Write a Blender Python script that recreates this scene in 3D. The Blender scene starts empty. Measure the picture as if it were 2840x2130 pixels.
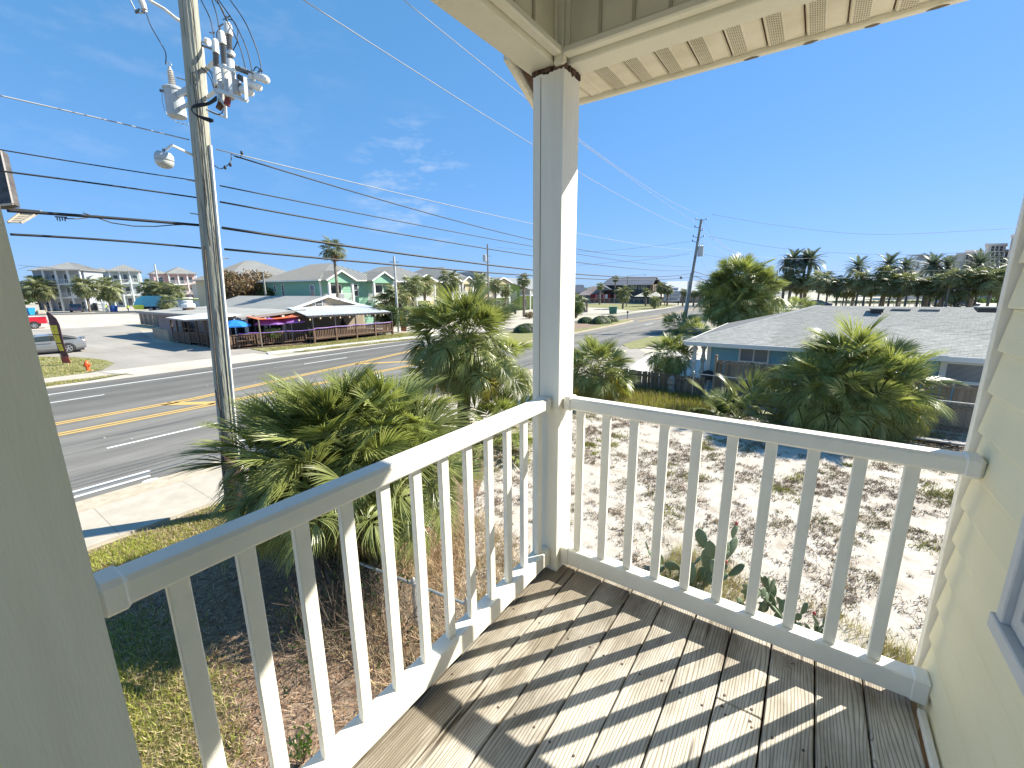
import bpy, bmesh, math, random
import numpy as np
from mathutils import Vector, Matrix
random.seed(7); rng = np.random.default_rng(7)
S = bpy.context.scene; COL = S.collection

# ------------------------------------------------------------------ camera, sky, sun, exposure
CAM = np.array([1.0616, -1.7011, 4.4082]); YAW, PITCH, ROLL, FOC = 0.6076, -0.2192, -0.0094, 1186.44
def _axes():
    fw = np.array([-math.sin(YAW)*math.cos(PITCH), math.cos(YAW)*math.cos(PITCH), math.sin(PITCH)])
    rt = np.array([math.cos(YAW), math.sin(YAW), 0.0]); up = np.cross(rt, fw)
    c, s = math.cos(ROLL), math.sin(ROLL)
    return c*rt+s*up, -s*rt+c*up, fw
RT, UP, FW = _axes()
cam = bpy.data.objects.new('camera', bpy.data.cameras.new('camera')); COL.objects.link(cam)
cam.data.sensor_width = 36; cam.data.lens = FOC/2840*36; cam.data.clip_start = 0.05; cam.data.clip_end = 4000
cam.matrix_world = Matrix(((RT[0], UP[0], -FW[0], CAM[0]), (RT[1], UP[1], -FW[1], CAM[1]), (RT[2], UP[2], -FW[2], CAM[2]), (0, 0, 0, 1)))
S.camera = cam
SUN = Vector((0.75, 1.06, 1.0)).normalized()
W = bpy.data.worlds.new('World'); S.world = W; W.use_nodes = True
wn = W.node_tree.nodes; wl = W.node_tree.links; bg = wn['Background']
sky = wn.new('ShaderNodeTexSky'); sky.sky_type = 'NISHITA'; sky.sun_disc = False
sky.sun_elevation = math.asin(SUN.z); sky.sun_rotation = math.atan2(SUN.x, SUN.y)
sky.altitude = 0; sky.air_density = 1.0; sky.dust_density = 0.1; sky.ozone_density = 2.2
# a few faint cirrus wisps high up
tc = wn.new('ShaderNodeTexCoord'); mp = wn.new('ShaderNodeMapping'); mp.inputs['Scale'].default_value = (3.2, 9, 22)
mp.inputs['Rotation'].default_value = (0.05, 0.12, 0.5)
nz = wn.new('ShaderNodeTexNoise'); nz.inputs['Scale'].default_value = 1.3; nz.inputs['Detail'].default_value = 6; nz.inputs['Roughness'].default_value = .62
cr = wn.new('ShaderNodeValToRGB'); cr.color_ramp.elements[0].position = .50; cr.color_ramp.elements[1].position = .82
cr.color_ramp.elements[1].color = (.55, .55, .55, 1)
mixc = wn.new('ShaderNodeMix'); mixc.data_type = 'RGBA'; mixc.inputs[7].default_value = (3.4, 3.9, 4.6, 1)
hs = wn.new('ShaderNodeHueSaturation'); hs.inputs['Saturation'].default_value = 1.0
wl.new(tc.outputs['Generated'], mp.inputs[0]); wl.new(mp.outputs[0], nz.inputs[0]); wl.new(nz.outputs[0], cr.inputs[0]); wl.new(sky.outputs[0], hs.inputs['Color'])
def patch(px, py, w, amt):     # wisps live only in two patches of sky
    d = Vector(FW+RT*(px-1420)/FOC-UP*(py-1065)/FOC).normalized()
    dt = wn.new('ShaderNodeVectorMath'); dt.operation = 'DOT_PRODUCT'; dt.inputs[1].default_value = d; wl.new(tc.outputs['Generated'], dt.inputs[0])
    m_ = wn.new('ShaderNodeMapRange'); m_.interpolation_type = 'SMOOTHSTEP'; m_.inputs[1].default_value = math.cos(w); m_.inputs[2].default_value = 1; m_.inputs[4].default_value = amt; wl.new(dt.outputs['Value'], m_.inputs[0]); return m_.outputs[0]
pa_ = wn.new('ShaderNodeMath'); pa_.operation = 'ADD'; wl.new(patch(1150, 520, .16, 1.5), pa_.inputs[0]); wl.new(patch(420, 120, .35, .35), pa_.inputs[1])
pm_ = wn.new('ShaderNodeMath'); pm_.operation = 'MULTIPLY'; wl.new(pa_.outputs[0], pm_.inputs[0]); wl.new(cr.outputs[0], pm_.inputs[1]); wl.new(pm_.outputs[0], mixc.inputs[0])
tint = wn.new('ShaderNodeMix'); tint.data_type = 'RGBA'; tint.blend_type = 'MULTIPLY'; tint.inputs[0].default_value = 1; tint.inputs[7].default_value = (.80, 1.04, 1.16, 1); wl.new(hs.outputs[0], tint.inputs[6])
sepc = wn.new('ShaderNodeSeparateColor'); cmbc = wn.new('ShaderNodeCombineColor'); wl.new(tint.outputs[2], sepc.inputs[0])      # soft camera-like sky range
for ch, (gm_, kk_) in enumerate(((.60, .62), (.40, 1.26), (.50, 1.72))):
    p_ = wn.new('ShaderNodeMath'); p_.operation = 'POWER'; p_.inputs[1].default_value = gm_; q_ = wn.new('ShaderNodeMath'); q_.operation = 'MULTIPLY'; q_.inputs[1].default_value = kk_
    wl.new(sepc.outputs[ch], p_.inputs[0]); wl.new(p_.outputs[0], q_.inputs[0]); wl.new(q_.outputs[0], cmbc.inputs[ch])
wl.new(cmbc.outputs[0], mixc.inputs[6]); wl.new(mixc.outputs[2], bg.inputs[0])
bg.inputs[1].default_value = 0.10
sl = bpy.data.lights.new('sun', 'SUN'); so = bpy.data.objects.new('sun', sl); COL.objects.link(so)
sl.energy = 5.0; sl.angle = math.radians(0.5); sl.color = (1, .945, .82)
so.rotation_euler = (-SUN).to_track_quat('-Z', 'Y').to_euler(); so.location = (20, 30, 40)
S.view_settings.view_transform = 'Standard'; S.view_settings.look = 'None'; S.view_settings.gamma = 1
S.view_settings.use_curve_mapping = False; S.view_settings.exposure = 1.15
S.cycles.max_bounces = 8; S.cycles.diffuse_bounces = 5; S.cycles.transparent_max_bounces = 12

def P(px, py, x=None, y=None, z=None, d=None):
    "world point where the sight line of a photo pixel meets a plane x=, y=, z= or depth d="
    r = FW + RT*(px-1420)/FOC - UP*(py-1065)/FOC
    if x is not None: t = (x-CAM[0])/r[0]
    elif y is not None: t = (y-CAM[1])/r[1]
    elif d is not None: t = d
    else: t = ((z or 0)-CAM[2])/r[2]
    return CAM + t*r
def HT(b, px, py):
    "height above ground point b of the thing whose top is at the pixel"
    r = FW + RT*(px-1420)/FOC - UP*(py-1065)/FOC
    t = math.hypot(b[0]-CAM[0], b[1]-CAM[1])/math.hypot(r[0], r[1])
    return float((CAM+t*r)[2])

# ------------------------------------------------------------------ materials
MATS = {}
def mat(name, col, col2=None, scale=6, rough=.7, metal=0, bump=0, bscale=None, detail=5, stretch=None, spec=None, trans=0, coat=0,
        ramp=(.35, .68), rand=0, emit=None, space='Object', alpha=None, third=None):
    if name in MATS: return MATS[name]
    m = bpy.data.materials.new(name); m.use_nodes = True; nt = m.node_tree; n = nt.nodes; l = nt.links
    b = n['Principled BSDF']; b.inputs['Roughness'].default_value = rough; b.inputs['Metallic'].default_value = metal
    if spec is not None: b.inputs['Specular IOR Level'].default_value = spec
    if coat: b.inputs['Coat Weight'].default_value = coat
    c1 = (*col, 1); c2 = (*(col2 or tuple(v*.8 for v in col)), 1)
    t = n.new('ShaderNodeTexCoord'); mpn = n.new('ShaderNodeMapping')
    if stretch: mpn.inputs['Scale'].default_value = stretch
    if space == 'World':
        g = n.new('ShaderNodeNewGeometry'); l.new(g.outputs['Position'], mpn.inputs[0])
    else: l.new(t.outputs[space], mpn.inputs[0])
    z = n.new('ShaderNodeTexNoise'); z.inputs['Scale'].default_value = scale; z.inputs['Detail'].default_value = detail; z.inputs['Roughness'].default_value = .6
    l.new(mpn.outputs[0], z.inputs[0])
    r = n.new('ShaderNodeValToRGB'); r.color_ramp.elements[0].position = ramp[0]; r.color_ramp.elements[1].position = ramp[1]
    r.color_ramp.elements[0].color = c1; r.color_ramp.elements[1].color = c2
    if third: e = r.color_ramp.elements.new((ramp[0]+ramp[1])/2); e.color = (*third, 1)
    l.new(z.outputs[0], r.inputs[0]); out = r.outputs[0]
    if rand:
        oi = n.new('ShaderNodeObjectInfo'); h = n.new('ShaderNodeHueSaturation')
        mr = n.new('ShaderNodeMapRange'); mr.inputs[3].default_value = 1-rand; mr.inputs[4].default_value = 1+rand
        l.new(oi.outputs['Random'], mr.inputs[0]); l.new(mr.outputs[0], h.inputs['Value']); l.new(out, h.inputs['Color']); out = h.outputs[0]
    l.new(out, b.inputs['Base Color'])
    if bump:
        z2 = n.new('ShaderNodeTexNoise'); z2.inputs['Scale'].default_value = bscale or scale*6; z2.inputs['Detail'].default_value = 4
        l.new(mpn.outputs[0], z2.inputs[0]); bp = n.new('ShaderNodeBump'); bp.inputs['Strength'].default_value = bump; bp.inputs['Distance'].default_value = .02
        l.new(z2.outputs[0], bp.inputs['Height']); l.new(bp.outputs[0], b.inputs['Normal'])
    if trans:
        tr = n.new('ShaderNodeBsdfTranslucent'); mx = n.new('ShaderNodeMixShader'); mx.inputs[0].default_value = trans
        h2 = n.new('ShaderNodeHueSaturation'); h2.inputs['Value'].default_value = 1.5; h2.inputs['Saturation'].default_value = 1.15
        l.new(out, h2.inputs['Color']); l.new(h2.outputs[0], tr.inputs[0])
        l.new(b.outputs[0], mx.inputs[1]); l.new(tr.outputs[0], mx.inputs[2]); l.new(mx.outputs[0], n['Material Output'].inputs[0])
    MATS[name] = m; return m
def glass(name, col=(.04, .05, .06), rough=.06):
    m = mat(name, col, tuple(v*1.6 for v in col), scale=.6, rough=rough, spec=.8); return m

vinyl = mat('white_vinyl', (.87, .84, .745), (.78, .745, .65), scale=5, rough=.42, bump=.05, bscale=160, ramp=(.4, .75))
vinyl_post = mat('white_post_sleeve', (.88, .85, .74), (.76, .72, .61), scale=2.2, rough=.5, bump=.10, bscale=30, stretch=(7, 7, .7), ramp=(.38, .85), detail=8)
cream = mat('cream_beam_wrap', (.84, .79, .64), (.62, .56, .42), scale=4.5, rough=.55, bump=.12, bscale=26, ramp=(.42, .86), third=(.80, .75, .60))
cream_dirty = mat('soffit_vinyl', (.82, .76, .60), (.64, .57, .40), scale=5, rough=.6, ramp=(.42, .8))
panel_m = mat('header_panel', (.80, .745, .57), (.73, .675, .50), scale=3, rough=.65, ramp=(.4, .75), bump=.03, bscale=60)
panel_rib = mat('panel_rib', (.50, .46, .33), (.44, .40, .28), scale=6, rough=.7)
siding_m = mat('yellow_siding', (.85, .785, .55), (.79, .725, .48), scale=1.6, rough=.6, bump=.1, bscale=45, stretch=(1, .35, 4), ramp=(.3, .75))
jgap = mat('dark_channel', (.30, .22, .13), (.16, .11, .06), scale=9, rough=.9)
rot = mat('rotten_wood', (.055, .03, .02), (.16, .09, .06), scale=22, rough=.95, bump=.6, bscale=60)
nail_m = mat('rusty_nail', (.05, .04, .035), (.12, .07, .05), scale=50, rough=.7)

def deck_mat():
    m = bpy.data.materials.new('weathered_deck'); m.use_nodes = True; n = m.node_tree.nodes; l = m.node_tree.links; b = n['Principled BSDF']
    b.inputs['Roughness'].default_value = .82; b.inputs['Specular IOR Level'].default_value = .25
    tcn = n.new('ShaderNodeTexCoord'); oi = n.new('ShaderNodeObjectInfo'); add = n.new('ShaderNodeVectorMath'); add.operation = 'ADD'
    sc = n.new('ShaderNodeVectorMath'); sc.operation = 'SCALE'; sc.inputs[3].default_value = 37
    cmb = n.new('ShaderNodeCombineXYZ'); l.new(oi.outputs['Random'], cmb.inputs[0]); l.new(oi.outputs['Random'], cmb.inputs[1]); l.new(cmb.outputs[0], sc.inputs[0])
    l.new(tcn.outputs['Object'], add.inputs[0]); l.new(sc.outputs[0], add.inputs[1])
    # cathedral grain: rings seen along the board, bent by slow noise and by knots
    mp1 = n.new('ShaderNodeMapping'); mp1.inputs['Scale'].default_value = (1, .22, 1); l.new(add.outputs[0], mp1.inputs[0])
    nz1 = n.new('ShaderNodeTexNoise'); nz1.inputs['Scale'].default_value = 5.5; nz1.inputs['Detail'].default_value = 2; l.new(mp1.outputs[0], nz1.inputs[0])
    vor = n.new('ShaderNodeTexVoronoi'); vor.inputs['Scale'].default_value = 2.4
    mpv = n.new('ShaderNodeMapping'); mpv.inputs['Scale'].default_value = (1.5, .8, 1); l.new(add.outputs[0], mpv.inputs[0]); l.new(mpv.outputs[0], vor.inputs[0])
    kn = n.new('ShaderNodeMapRange'); kn.inputs[1].default_value = 0; kn.inputs[2].default_value = .2; kn.inputs[3].default_value = .38; kn.inputs[4].default_value = 0; kn.interpolation_type = 'SMOOTHSTEP'
    l.new(vor.outputs['Distance'], kn.inputs[0])
    sep = n.new('ShaderNodeSeparateXYZ'); l.new(add.outputs[0], sep.inputs[0])
    m1 = n.new('ShaderNodeMath'); m1.operation = 'MULTIPLY_ADD'; m1.inputs[1].default_value = 4.2; l.new(sep.outputs[0], m1.inputs[0]); nzs = n.new('ShaderNodeMath'); nzs.operation = 'MULTIPLY'; nzs.inputs[1].default_value = .42; l.new(nz1.outputs[0], nzs.inputs[0]); l.new(nzs.outputs[0], m1.inputs[2])
    m2 = n.new('ShaderNodeMath'); m2.operation = 'ADD'; l.new(m1.outputs[0], m2.inputs[0]); l.new(kn.outputs[0], m2.inputs[1])
    m3 = n.new('ShaderNodeMath'); m3.operation = 'MULTIPLY'; m3.inputs[1].default_value = 150; l.new(m2.outputs[0], m3.inputs[0])
    m4 = n.new('ShaderNodeMath'); m4.operation = 'SINE'; l.new(m3.outputs[0], m4.inputs[0])
    grain = n.new('ShaderNodeMapRange'); grain.inputs[1].default_value = -1; grain.inputs[2].default_value = 1; l.new(m4.outputs[0], grain.inputs[0])
    pw = n.new('ShaderNodeMath'); pw.operation = 'POWER'; pw.inputs[1].default_value = 4.0; l.new(grain.outputs[0], pw.inputs[0])
    mpf = n.new('ShaderNodeMapping'); mpf.inputs['Scale'].default_value = (120, 5, 20); l.new(add.outputs[0], mpf.inputs[0])
    fib = n.new('ShaderNodeTexNoise'); fib.inputs['Scale'].default_value = 1.4; fib.inputs['Detail'].default_value = 5; l.new(mpf.outputs[0], fib.inputs[0])
    r1 = n.new('ShaderNodeValToRGB'); e = r1.color_ramp.elements; e[0].position = .28; e[0].color = (.47, .435, .375, 1); e[1].position = .75; e[1].color = (.72, .68, .60, 1)
    l.new(fib.outputs[0], r1.inputs[0])
    mxg = n.new('ShaderNodeMix'); mxg.data_type = 'RGBA'; mxg.blend_type = 'MULTIPLY'; mxg.inputs[7].default_value = (.42, .36, .29, 1)
    mg = n.new('ShaderNodeMath'); mg.operation = 'MULTIPLY'; mg.inputs[1].default_value = .8; l.new(pw.outputs[0], mg.inputs[0])
    l.new(mg.outputs[0], mxg.inputs[0]); l.new(r1.outputs[0], mxg.inputs[6])
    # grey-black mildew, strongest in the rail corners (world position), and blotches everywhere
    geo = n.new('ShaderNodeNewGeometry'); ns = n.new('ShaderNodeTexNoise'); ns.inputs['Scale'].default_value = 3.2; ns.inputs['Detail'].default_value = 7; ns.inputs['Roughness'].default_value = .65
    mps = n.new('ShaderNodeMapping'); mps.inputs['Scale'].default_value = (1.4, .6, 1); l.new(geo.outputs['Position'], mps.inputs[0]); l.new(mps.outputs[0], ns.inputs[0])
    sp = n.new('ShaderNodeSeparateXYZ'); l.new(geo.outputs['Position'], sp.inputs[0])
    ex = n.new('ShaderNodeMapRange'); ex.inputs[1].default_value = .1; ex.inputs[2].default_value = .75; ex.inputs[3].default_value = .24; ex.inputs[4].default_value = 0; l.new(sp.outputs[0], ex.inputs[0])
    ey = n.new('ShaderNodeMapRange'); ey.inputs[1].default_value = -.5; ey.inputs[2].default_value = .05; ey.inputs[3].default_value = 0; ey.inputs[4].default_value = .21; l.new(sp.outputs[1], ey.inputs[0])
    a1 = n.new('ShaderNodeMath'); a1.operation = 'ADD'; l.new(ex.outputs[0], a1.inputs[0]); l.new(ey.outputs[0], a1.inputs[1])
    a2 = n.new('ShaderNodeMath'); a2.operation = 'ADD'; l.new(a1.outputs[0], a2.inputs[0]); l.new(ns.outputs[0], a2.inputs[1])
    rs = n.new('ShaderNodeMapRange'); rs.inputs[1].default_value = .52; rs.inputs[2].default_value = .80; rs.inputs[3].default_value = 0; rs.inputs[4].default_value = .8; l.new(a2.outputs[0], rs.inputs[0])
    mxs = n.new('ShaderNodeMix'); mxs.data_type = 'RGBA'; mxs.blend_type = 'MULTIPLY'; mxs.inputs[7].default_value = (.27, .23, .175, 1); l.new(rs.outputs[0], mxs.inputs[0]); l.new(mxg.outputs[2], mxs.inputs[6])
    # dark knots
    kd = n.new('ShaderNodeMapRange'); kd.inputs[1].default_value = .018; kd.inputs[2].default_value = .05; kd.inputs[3].default_value = .6; kd.inputs[4].default_value = 0; l.new(vor.outputs['Distance'], kd.inputs[0])
    mxk = n.new('ShaderNodeMix'); mxk.data_type = 'RGBA'; mxk.inputs[7].default_value = (.16, .11, .07, 1); l.new(kd.outputs[0], mxk.inputs[0]); l.new(mxs.outputs[2], mxk.inputs[6])
    hsv = n.new('ShaderNodeHueSaturation'); mr = n.new('ShaderNodeMapRange'); mr.inputs[3].default_value = .84; mr.inputs[4].default_value = 1.12
    l.new(oi.outputs['Random'], mr.inputs[0]); l.new(mr.outputs[0], hsv.inputs['Value']); l.new(mxk.outputs[2], hsv.inputs['Color']); l.new(hsv.outputs[0], b.inputs['Base Color'])
    # long checks (splits) as relief
    mpc = n.new('ShaderNodeMapping'); mpc.inputs['Scale'].default_value = (34, 1.5, 1); l.new(add.outputs[0], mpc.inputs[0])
    ck = n.new('ShaderNodeTexNoise'); ck.inputs['Scale'].default_value = 1; ck.inputs['Detail'].default_value = 2; l.new(mpc.outputs[0], ck.inputs[0])
    ckr = n.new('ShaderNodeMapRange'); ckr.inputs[1].default_value = .27; ckr.inputs[2].default_value = .33; l.new(ck.outputs[0], ckr.inputs[0])
    mxc = n.new('ShaderNodeMix'); mxc.data_type = 'RGBA'; mxc.inputs[6].default_value = (.06, .045, .03, 1); l.new(ckr.outputs[0], mxc.inputs[0]); l.new(hsv.outputs[0], mxc.inputs[7]); l.new(mxc.outputs[2], b.inputs['Base Color'])
    hgt = n.new('ShaderNodeMath'); hgt.operation = 'MULTIPLY_ADD'; hgt.inputs[1].default_value = -.5; l.new(pw.outputs[0], hgt.inputs[0]); l.new(fib.outputs[0], hgt.inputs[2])
    h3 = n.new('ShaderNodeMath'); h3.operation = 'MULTIPLY_ADD'; h3.inputs[1].default_value = 1.2; l.new(ckr.outputs[0], h3.inputs[0]); l.new(hgt.outputs[0], h3.inputs[2])
    bp = n.new('ShaderNodeBump'); bp.inputs['Strength'].default_value = .5; bp.inputs['Distance'].default_value = .0025; l.new(h3.outputs[0], bp.inputs['Height']); l.new(bp.outputs[0], b.inputs['Normal'])
    return m
deck_m = deck_mat()

leaf_m = mat('palm_leaf', (.15, .185, .045), (.36, .38, .14), scale=3, rough=.36, trans=.30, rand=.3, spec=.45, ramp=(.3, .7))
leaf_y = mat('palm_leaf_yellow', (.52, .42, .06), (.34, .33, .07), scale=4, rough=.5, trans=.35, rand=.2)
leaf_dead = mat('palm_leaf_dead', (.44, .27, .16), (.25, .12, .065), scale=6, rough=.85, trans=.15, rand=.25)
petiole_m = mat('petiole', (.13, .17, .045), (.20, .17, .07), scale=4, rough=.55)
far_leaf = mat('far_palm_leaf', (.115, .14, .06), (.26, .27, .12), scale=.9, rough=.5, trans=.3, rand=.18, space='Object')
date_leaf = mat('date_palm_leaf', (.10, .135, .09), (.18, .22, .14), scale=.9, rough=.5, trans=.2, rand=.12)
trunk_m = mat('palm_trunk', (.19, .16, .125), (.07, .055, .04), scale=7, rough=.95, bump=.9, bscale=18, stretch=(1, 1, 2.2))
trunk_far = mat('far_palm_trunk', (.24, .20, .155), (.12, .10, .08), scale=3, rough=.95, bump=.4, bscale=9, rand=.15)
bush_m = mat('bush_leaf', (.05, .085, .022), (.10, .14, .035), scale=1.2, rough=.55, trans=.25, rand=.15)
bush_autumn = mat('bush_autumn', (.16, .13, .06), (.085, .095, .035), scale=.5, rough=.6, trans=.2, third=(.20, .125, .065))
twig_m = mat('dry_twig', (.20, .15, .11), (.10, .075, .055), scale=8, rough=.9)
# ------------------------------------------------------------------ mesh helpers
class G:
    def __init__(s): s.v = []; s.f = []; s.m = []
    def add(s, vs, fs, m=0):
        k = len(s.v); s.v += [tuple(p) for p in vs]; s.f += [tuple(k+i for i in f) for f in fs]; s.m += [m]*len(fs); return s
    def box(s, a, b, m=0):
        x0, y0, z0 = a; x1, y1, z1 = b
        return s.add([(x0,y0,z0),(x1,y0,z0),(x1,y1,z0),(x0,y1,z0),(x0,y0,z1),(x1,y0,z1),(x1,y1,z1),(x0,y1,z1)],
              [(0,3,2,1),(4,5,6,7),(0,1,5,4),(1,2,6,5),(2,3,7,6),(3,0,4,7)], m)
    def cbox(s, a, b, c=.004, m=0):
        "box with chamfered edges"
        (x0, y0, z0), (x1, y1, z1) = a, b; vs = []
        for ix, X in enumerate((x0, x1)):
            for iy, Y in enumerate((y0, y1)):
                for iz, Z in enumerate((z0, z1)):
                    sx, sy, sz = (c, -c)[ix], (c, -c)[iy], (c, -c)[iz]
                    vs += [(X, Y+sy, Z+sz), (X+sx, Y, Z+sz), (X+sx, Y+sy, Z)]
        def i(ix, iy, iz, k): return (ix*4+iy*2+iz)*3+k
        fs = [(i(0,0,0,0),i(0,0,1,0),i(0,1,1,0),i(0,1,0,0)),(i(1,0,0,0),i(1,1,0,0),i(1,1,1,0),i(1,0,1,0)),
              (i(0,0,0,1),i(1,0,0,1),i(1,0,1,1),i(0,0,1,1)),(i(0,1,0,1),i(0,1,1,1),i(1,1,1,1),i(1,1,0,1)),
              (i(0,0,0,2),i(0,1,0,2),i(1,1,0,2),i(1,0,0,2)),(i(0,0,1,2),i(1,0,1,2),i(1,1,1,2),i(0,1,1,2))]
        for ix in (0,1):
            for iy in (0,1): fs.append((i(ix,iy,0,0),i(ix,iy,0,1),i(ix,iy,1,1),i(ix,iy,1,0)))
            for iz in (0,1): fs.append((i(ix,0,iz,0),i(ix,0,iz,2),i(ix,1,iz,2),i(ix,1,iz,0)))
        for iy in (0,1):
            for iz in (0,1): fs.append((i(0,iy,iz,1),i(0,iy,iz,2),i(1,iy,iz,2),i(1,iy,iz,1)))
        for ix in (0,1):
            for iy in (0,1):
                for iz in (0,1): fs.append((i(ix,iy,iz,0),i(ix,iy,iz,1),i(ix,iy,iz,2)))
        return s.add(vs, fs, m)
    def beam(s, p, q, w, h, m=0, up=(0,0,1)):
        "rectangular bar from p to q"
        p = Vector(p); q = Vector(q); d = (q-p).normalized(); u = Vector(up)
        if abs(d.dot(u)) > .98: u = Vector((1,0,0))
        r = d.cross(u).normalized(); u = r.cross(d); vs = []
        for c in (p, q):
            for a, b in ((-1,-1),(1,-1),(1,1),(-1,1)): vs.append(c+r*a*w/2+u*b*h/2)
        return s.add(vs, [(0,1,2,3),(7,6,5,4),(0,4,5,1),(1,5,6,2),(2,6,7,3),(3,7,4,0)], m)
    def tube(s, pts, r, n=8, m=0, cap=True):
        pts = [Vector(p) for p in pts]; k = len(pts); rs = r if hasattr(r, '__len__') else [r]*k; rings = []
        ref = Vector((0,0,1))
        for i, p in enumerate(pts):
            d = (pts[min(i+1,k-1)]-pts[max(i-1,0)]).normalized()
            a = d.cross(ref if abs(d.dot(ref)) < .95 else Vector((1,0,0))).normalized(); b = d.cross(a)
            rings.append([p+(a*math.cos(t)+b*math.sin(t))*rs[i] for t in [2*math.pi*j/n for j in range(n)]])
        vs = [v for rg in rings for v in rg]
        fs = [(i*n+j, i*n+(j+1)%n, (i+1)*n+(j+1)%n, (i+1)*n+j) for i in range(k-1) for j in range(n)]
        if cap: fs += [tuple(range(n))[::-1], tuple((k-1)*n+j for j in range(n))]
        return s.add(vs, fs, m)
    def lathe(s, prof, c=(0,0,0), n=16, m=0, axis=None):
        "prof: (radius, height) pairs"
        vs = []; c = Vector(c)
        R = Vector(axis).to_track_quat('Z', 'Y').to_matrix() if axis is not None else Matrix.Identity(3)
        for r, z in prof:
            for j in range(n):
                t = 2*math.pi*j/n; vs.append(c+R@Vector((r*math.cos(t), r*math.sin(t), z)))
        k = len(prof)
        fs = [(i*n+j, i*n+(j+1)%n, (i+1)*n+(j+1)%n, (i+1)*n+j) for i in range(k-1) for j in range(n)]
        fs += [tuple(range(n))[::-1], tuple((k-1)*n+j for j in range(n))]
        return s.add(vs, fs, m)
    def poly(s, pts, m=0): return s.add(pts, [tuple(range(len(pts)))], m)
    def slab(s, pts, t, m=0):
        "polygon (list of 3D points, ccw from the front) thickened by t opposite its normal"
        pts = [Vector(p) for p in pts]; k = len(pts)
        nrm = (pts[1]-pts[0]).cross(pts[2]-pts[1]).normalized()
        vs = pts+[p-nrm*t for p in pts]
        return s.add(vs, [tuple(range(k)), tuple(range(2*k-1, k-1, -1))]+[(i, i+k, (i+1)%k+k, (i+1)%k) for i in range(k)], m)
    def prism(s, poly2, z0, z1, m=0):
        k = len(poly2); vs = [(x, y, z0) for x, y in poly2]+[(x, y, z1) for x, y in poly2]
        return s.add(vs, [tuple(range(k))[::-1], tuple(range(k, 2*k))]+[(i, (i+1)%k, (i+1)%k+k, i+k) for i in range(k)], m)
    def mesh(s, name, mats, off=None, smooth=False):
        me = bpy.data.meshes.new(name); v = s.v
        if off is not None: v = [(a-off[0], b-off[1], c-off[2]) for a, b, c in v]
        me.from_pydata(v, [], s.f)
        for mm in (mats if isinstance(mats, (list, tuple)) else [mats]): me.materials.append(mm)
        if any(s.m): me.polygons.foreach_set('material_index', s.m)
        if smooth: me.polygons.foreach_set('use_smooth', [True]*len(s.f))
        me.update(); return me
    def obj(s, name, mats, parent=None, smooth=False, world=True):
        off = None
        if parent is not None and world:
            off = Vector(parent.location); q = parent.parent
            while q is not None: off = off+Vector(q.location); q = q.parent
        o = bpy.data.objects.new(name, s.mesh(name, mats, off, smooth)); COL.objects.link(o)
        if parent is not None: o.parent = parent
        return o
def tag(o, label=None, cat=None, group=None, kind=None):
    if label: o['label'] = label
    if cat: o['category'] = cat
    if group: o['group'] = group
    if kind: o['kind'] = kind
    return o
def thing(name, label, cat, loc=(0,0,0), rz=0, group=None):
    o = bpy.data.objects.new(name, None); COL.objects.link(o); o.location = tuple(float(v) for v in loc); o.rotation_euler = (0,0,rz)
    o.empty_display_size = .2; return tag(o, label, cat, group)
def kid(name, me, parent, loc=(0,0,0), rot=(0,0,0), sc=(1,1,1)):
    o = bpy.data.objects.new(name, me); COL.objects.link(o); o.parent = parent; o.location = loc; o.rotation_euler = rot; o.scale = sc; return o
def solo(g, name, mats, label, cat, group=None, kind=None, smooth=False):
    "a thing that is one mesh: origin put at its base centre"
    v = np.array(g.v); c = ((v[:,0].min()+v[:,0].max())/2, (v[:,1].min()+v[:,1].max())/2, v[:,2].min())
    o = bpy.data.objects.new(name, g.mesh(name, mats, c, smooth)); COL.objects.link(o); o.location = c; return tag(o, label, cat, group, kind)
def struct(g, name, mats, parent=None):
    o = g.obj(name, mats, parent); o['kind'] = 'structure'; return o
def copytree(src, loc=None, rz=None, label=None, group=None):
    c = src.copy(); COL.objects.link(c)
    if loc is not None: c.location = loc
    if rz is not None: c.rotation_euler = (0,0,rz)
    if label: c['label'] = label
    if group: c['group'] = group
    for a in src.children:
        b = a.copy(); COL.objects.link(b); b.parent = c
        for d in a.children:
            e = d.copy(); COL.objects.link(e); e.parent = b
    return c

# ================================================================== SETTING
Z = 3.0   # deck height above the lot
sand_m = mat('sand_ground', (.44, .40, .34), (.34, .30, .24), scale=.25, rough=.95, bump=.3, bscale=6, space='World', ramp=(.35, .7))
town_m = mat('town_ground', (.46, .42, .35), (.30, .29, .20), scale=.05, rough=.95, space='World', ramp=(.42, .62), bump=.2, bscale=3)
yard_m = mat('yard_sand', (.50, .455, .395), (.29, .23, .165), scale=2.2, rough=.97, bump=1.0, bscale=7, space='World', ramp=(.40, .74), detail=10, third=(.44, .39, .33))
mulch_m = mat('mulch_ground', (.16, .10, .065), (.32, .24, .17), scale=9, rough=.97, bump=.5, bscale=30, space='World', ramp=(.35, .7), detail=8)
lawn_m = mat('lawn_soil', (.23, .185, .095), (.15, .15, .05), scale=5, rough=.97, bump=.5, bscale=30, space='World', detail=8)
verge_m = mat('verge_grass', (.25, .22, .09), (.34, .30, .16), scale=2.2, rough=.97, bump=.6, bscale=14, space='World', detail=9, third=(.17, .18, .06))
walk_m = mat('pavement_concrete', (.47, .425, .355), (.39, .35, .285), scale=3, rough=.9, bump=.12, bscale=60, space='World')
kerb_m = mat('kerb_concrete', (.50, .43, .33), (.38, .32, .235), scale=5, rough=.9, bump=.1, space='World')
slab_m = mat('white_slab', (.62, .59, .54), (.50, .47, .42), scale=.8, rough=.9, space='World')
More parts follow.
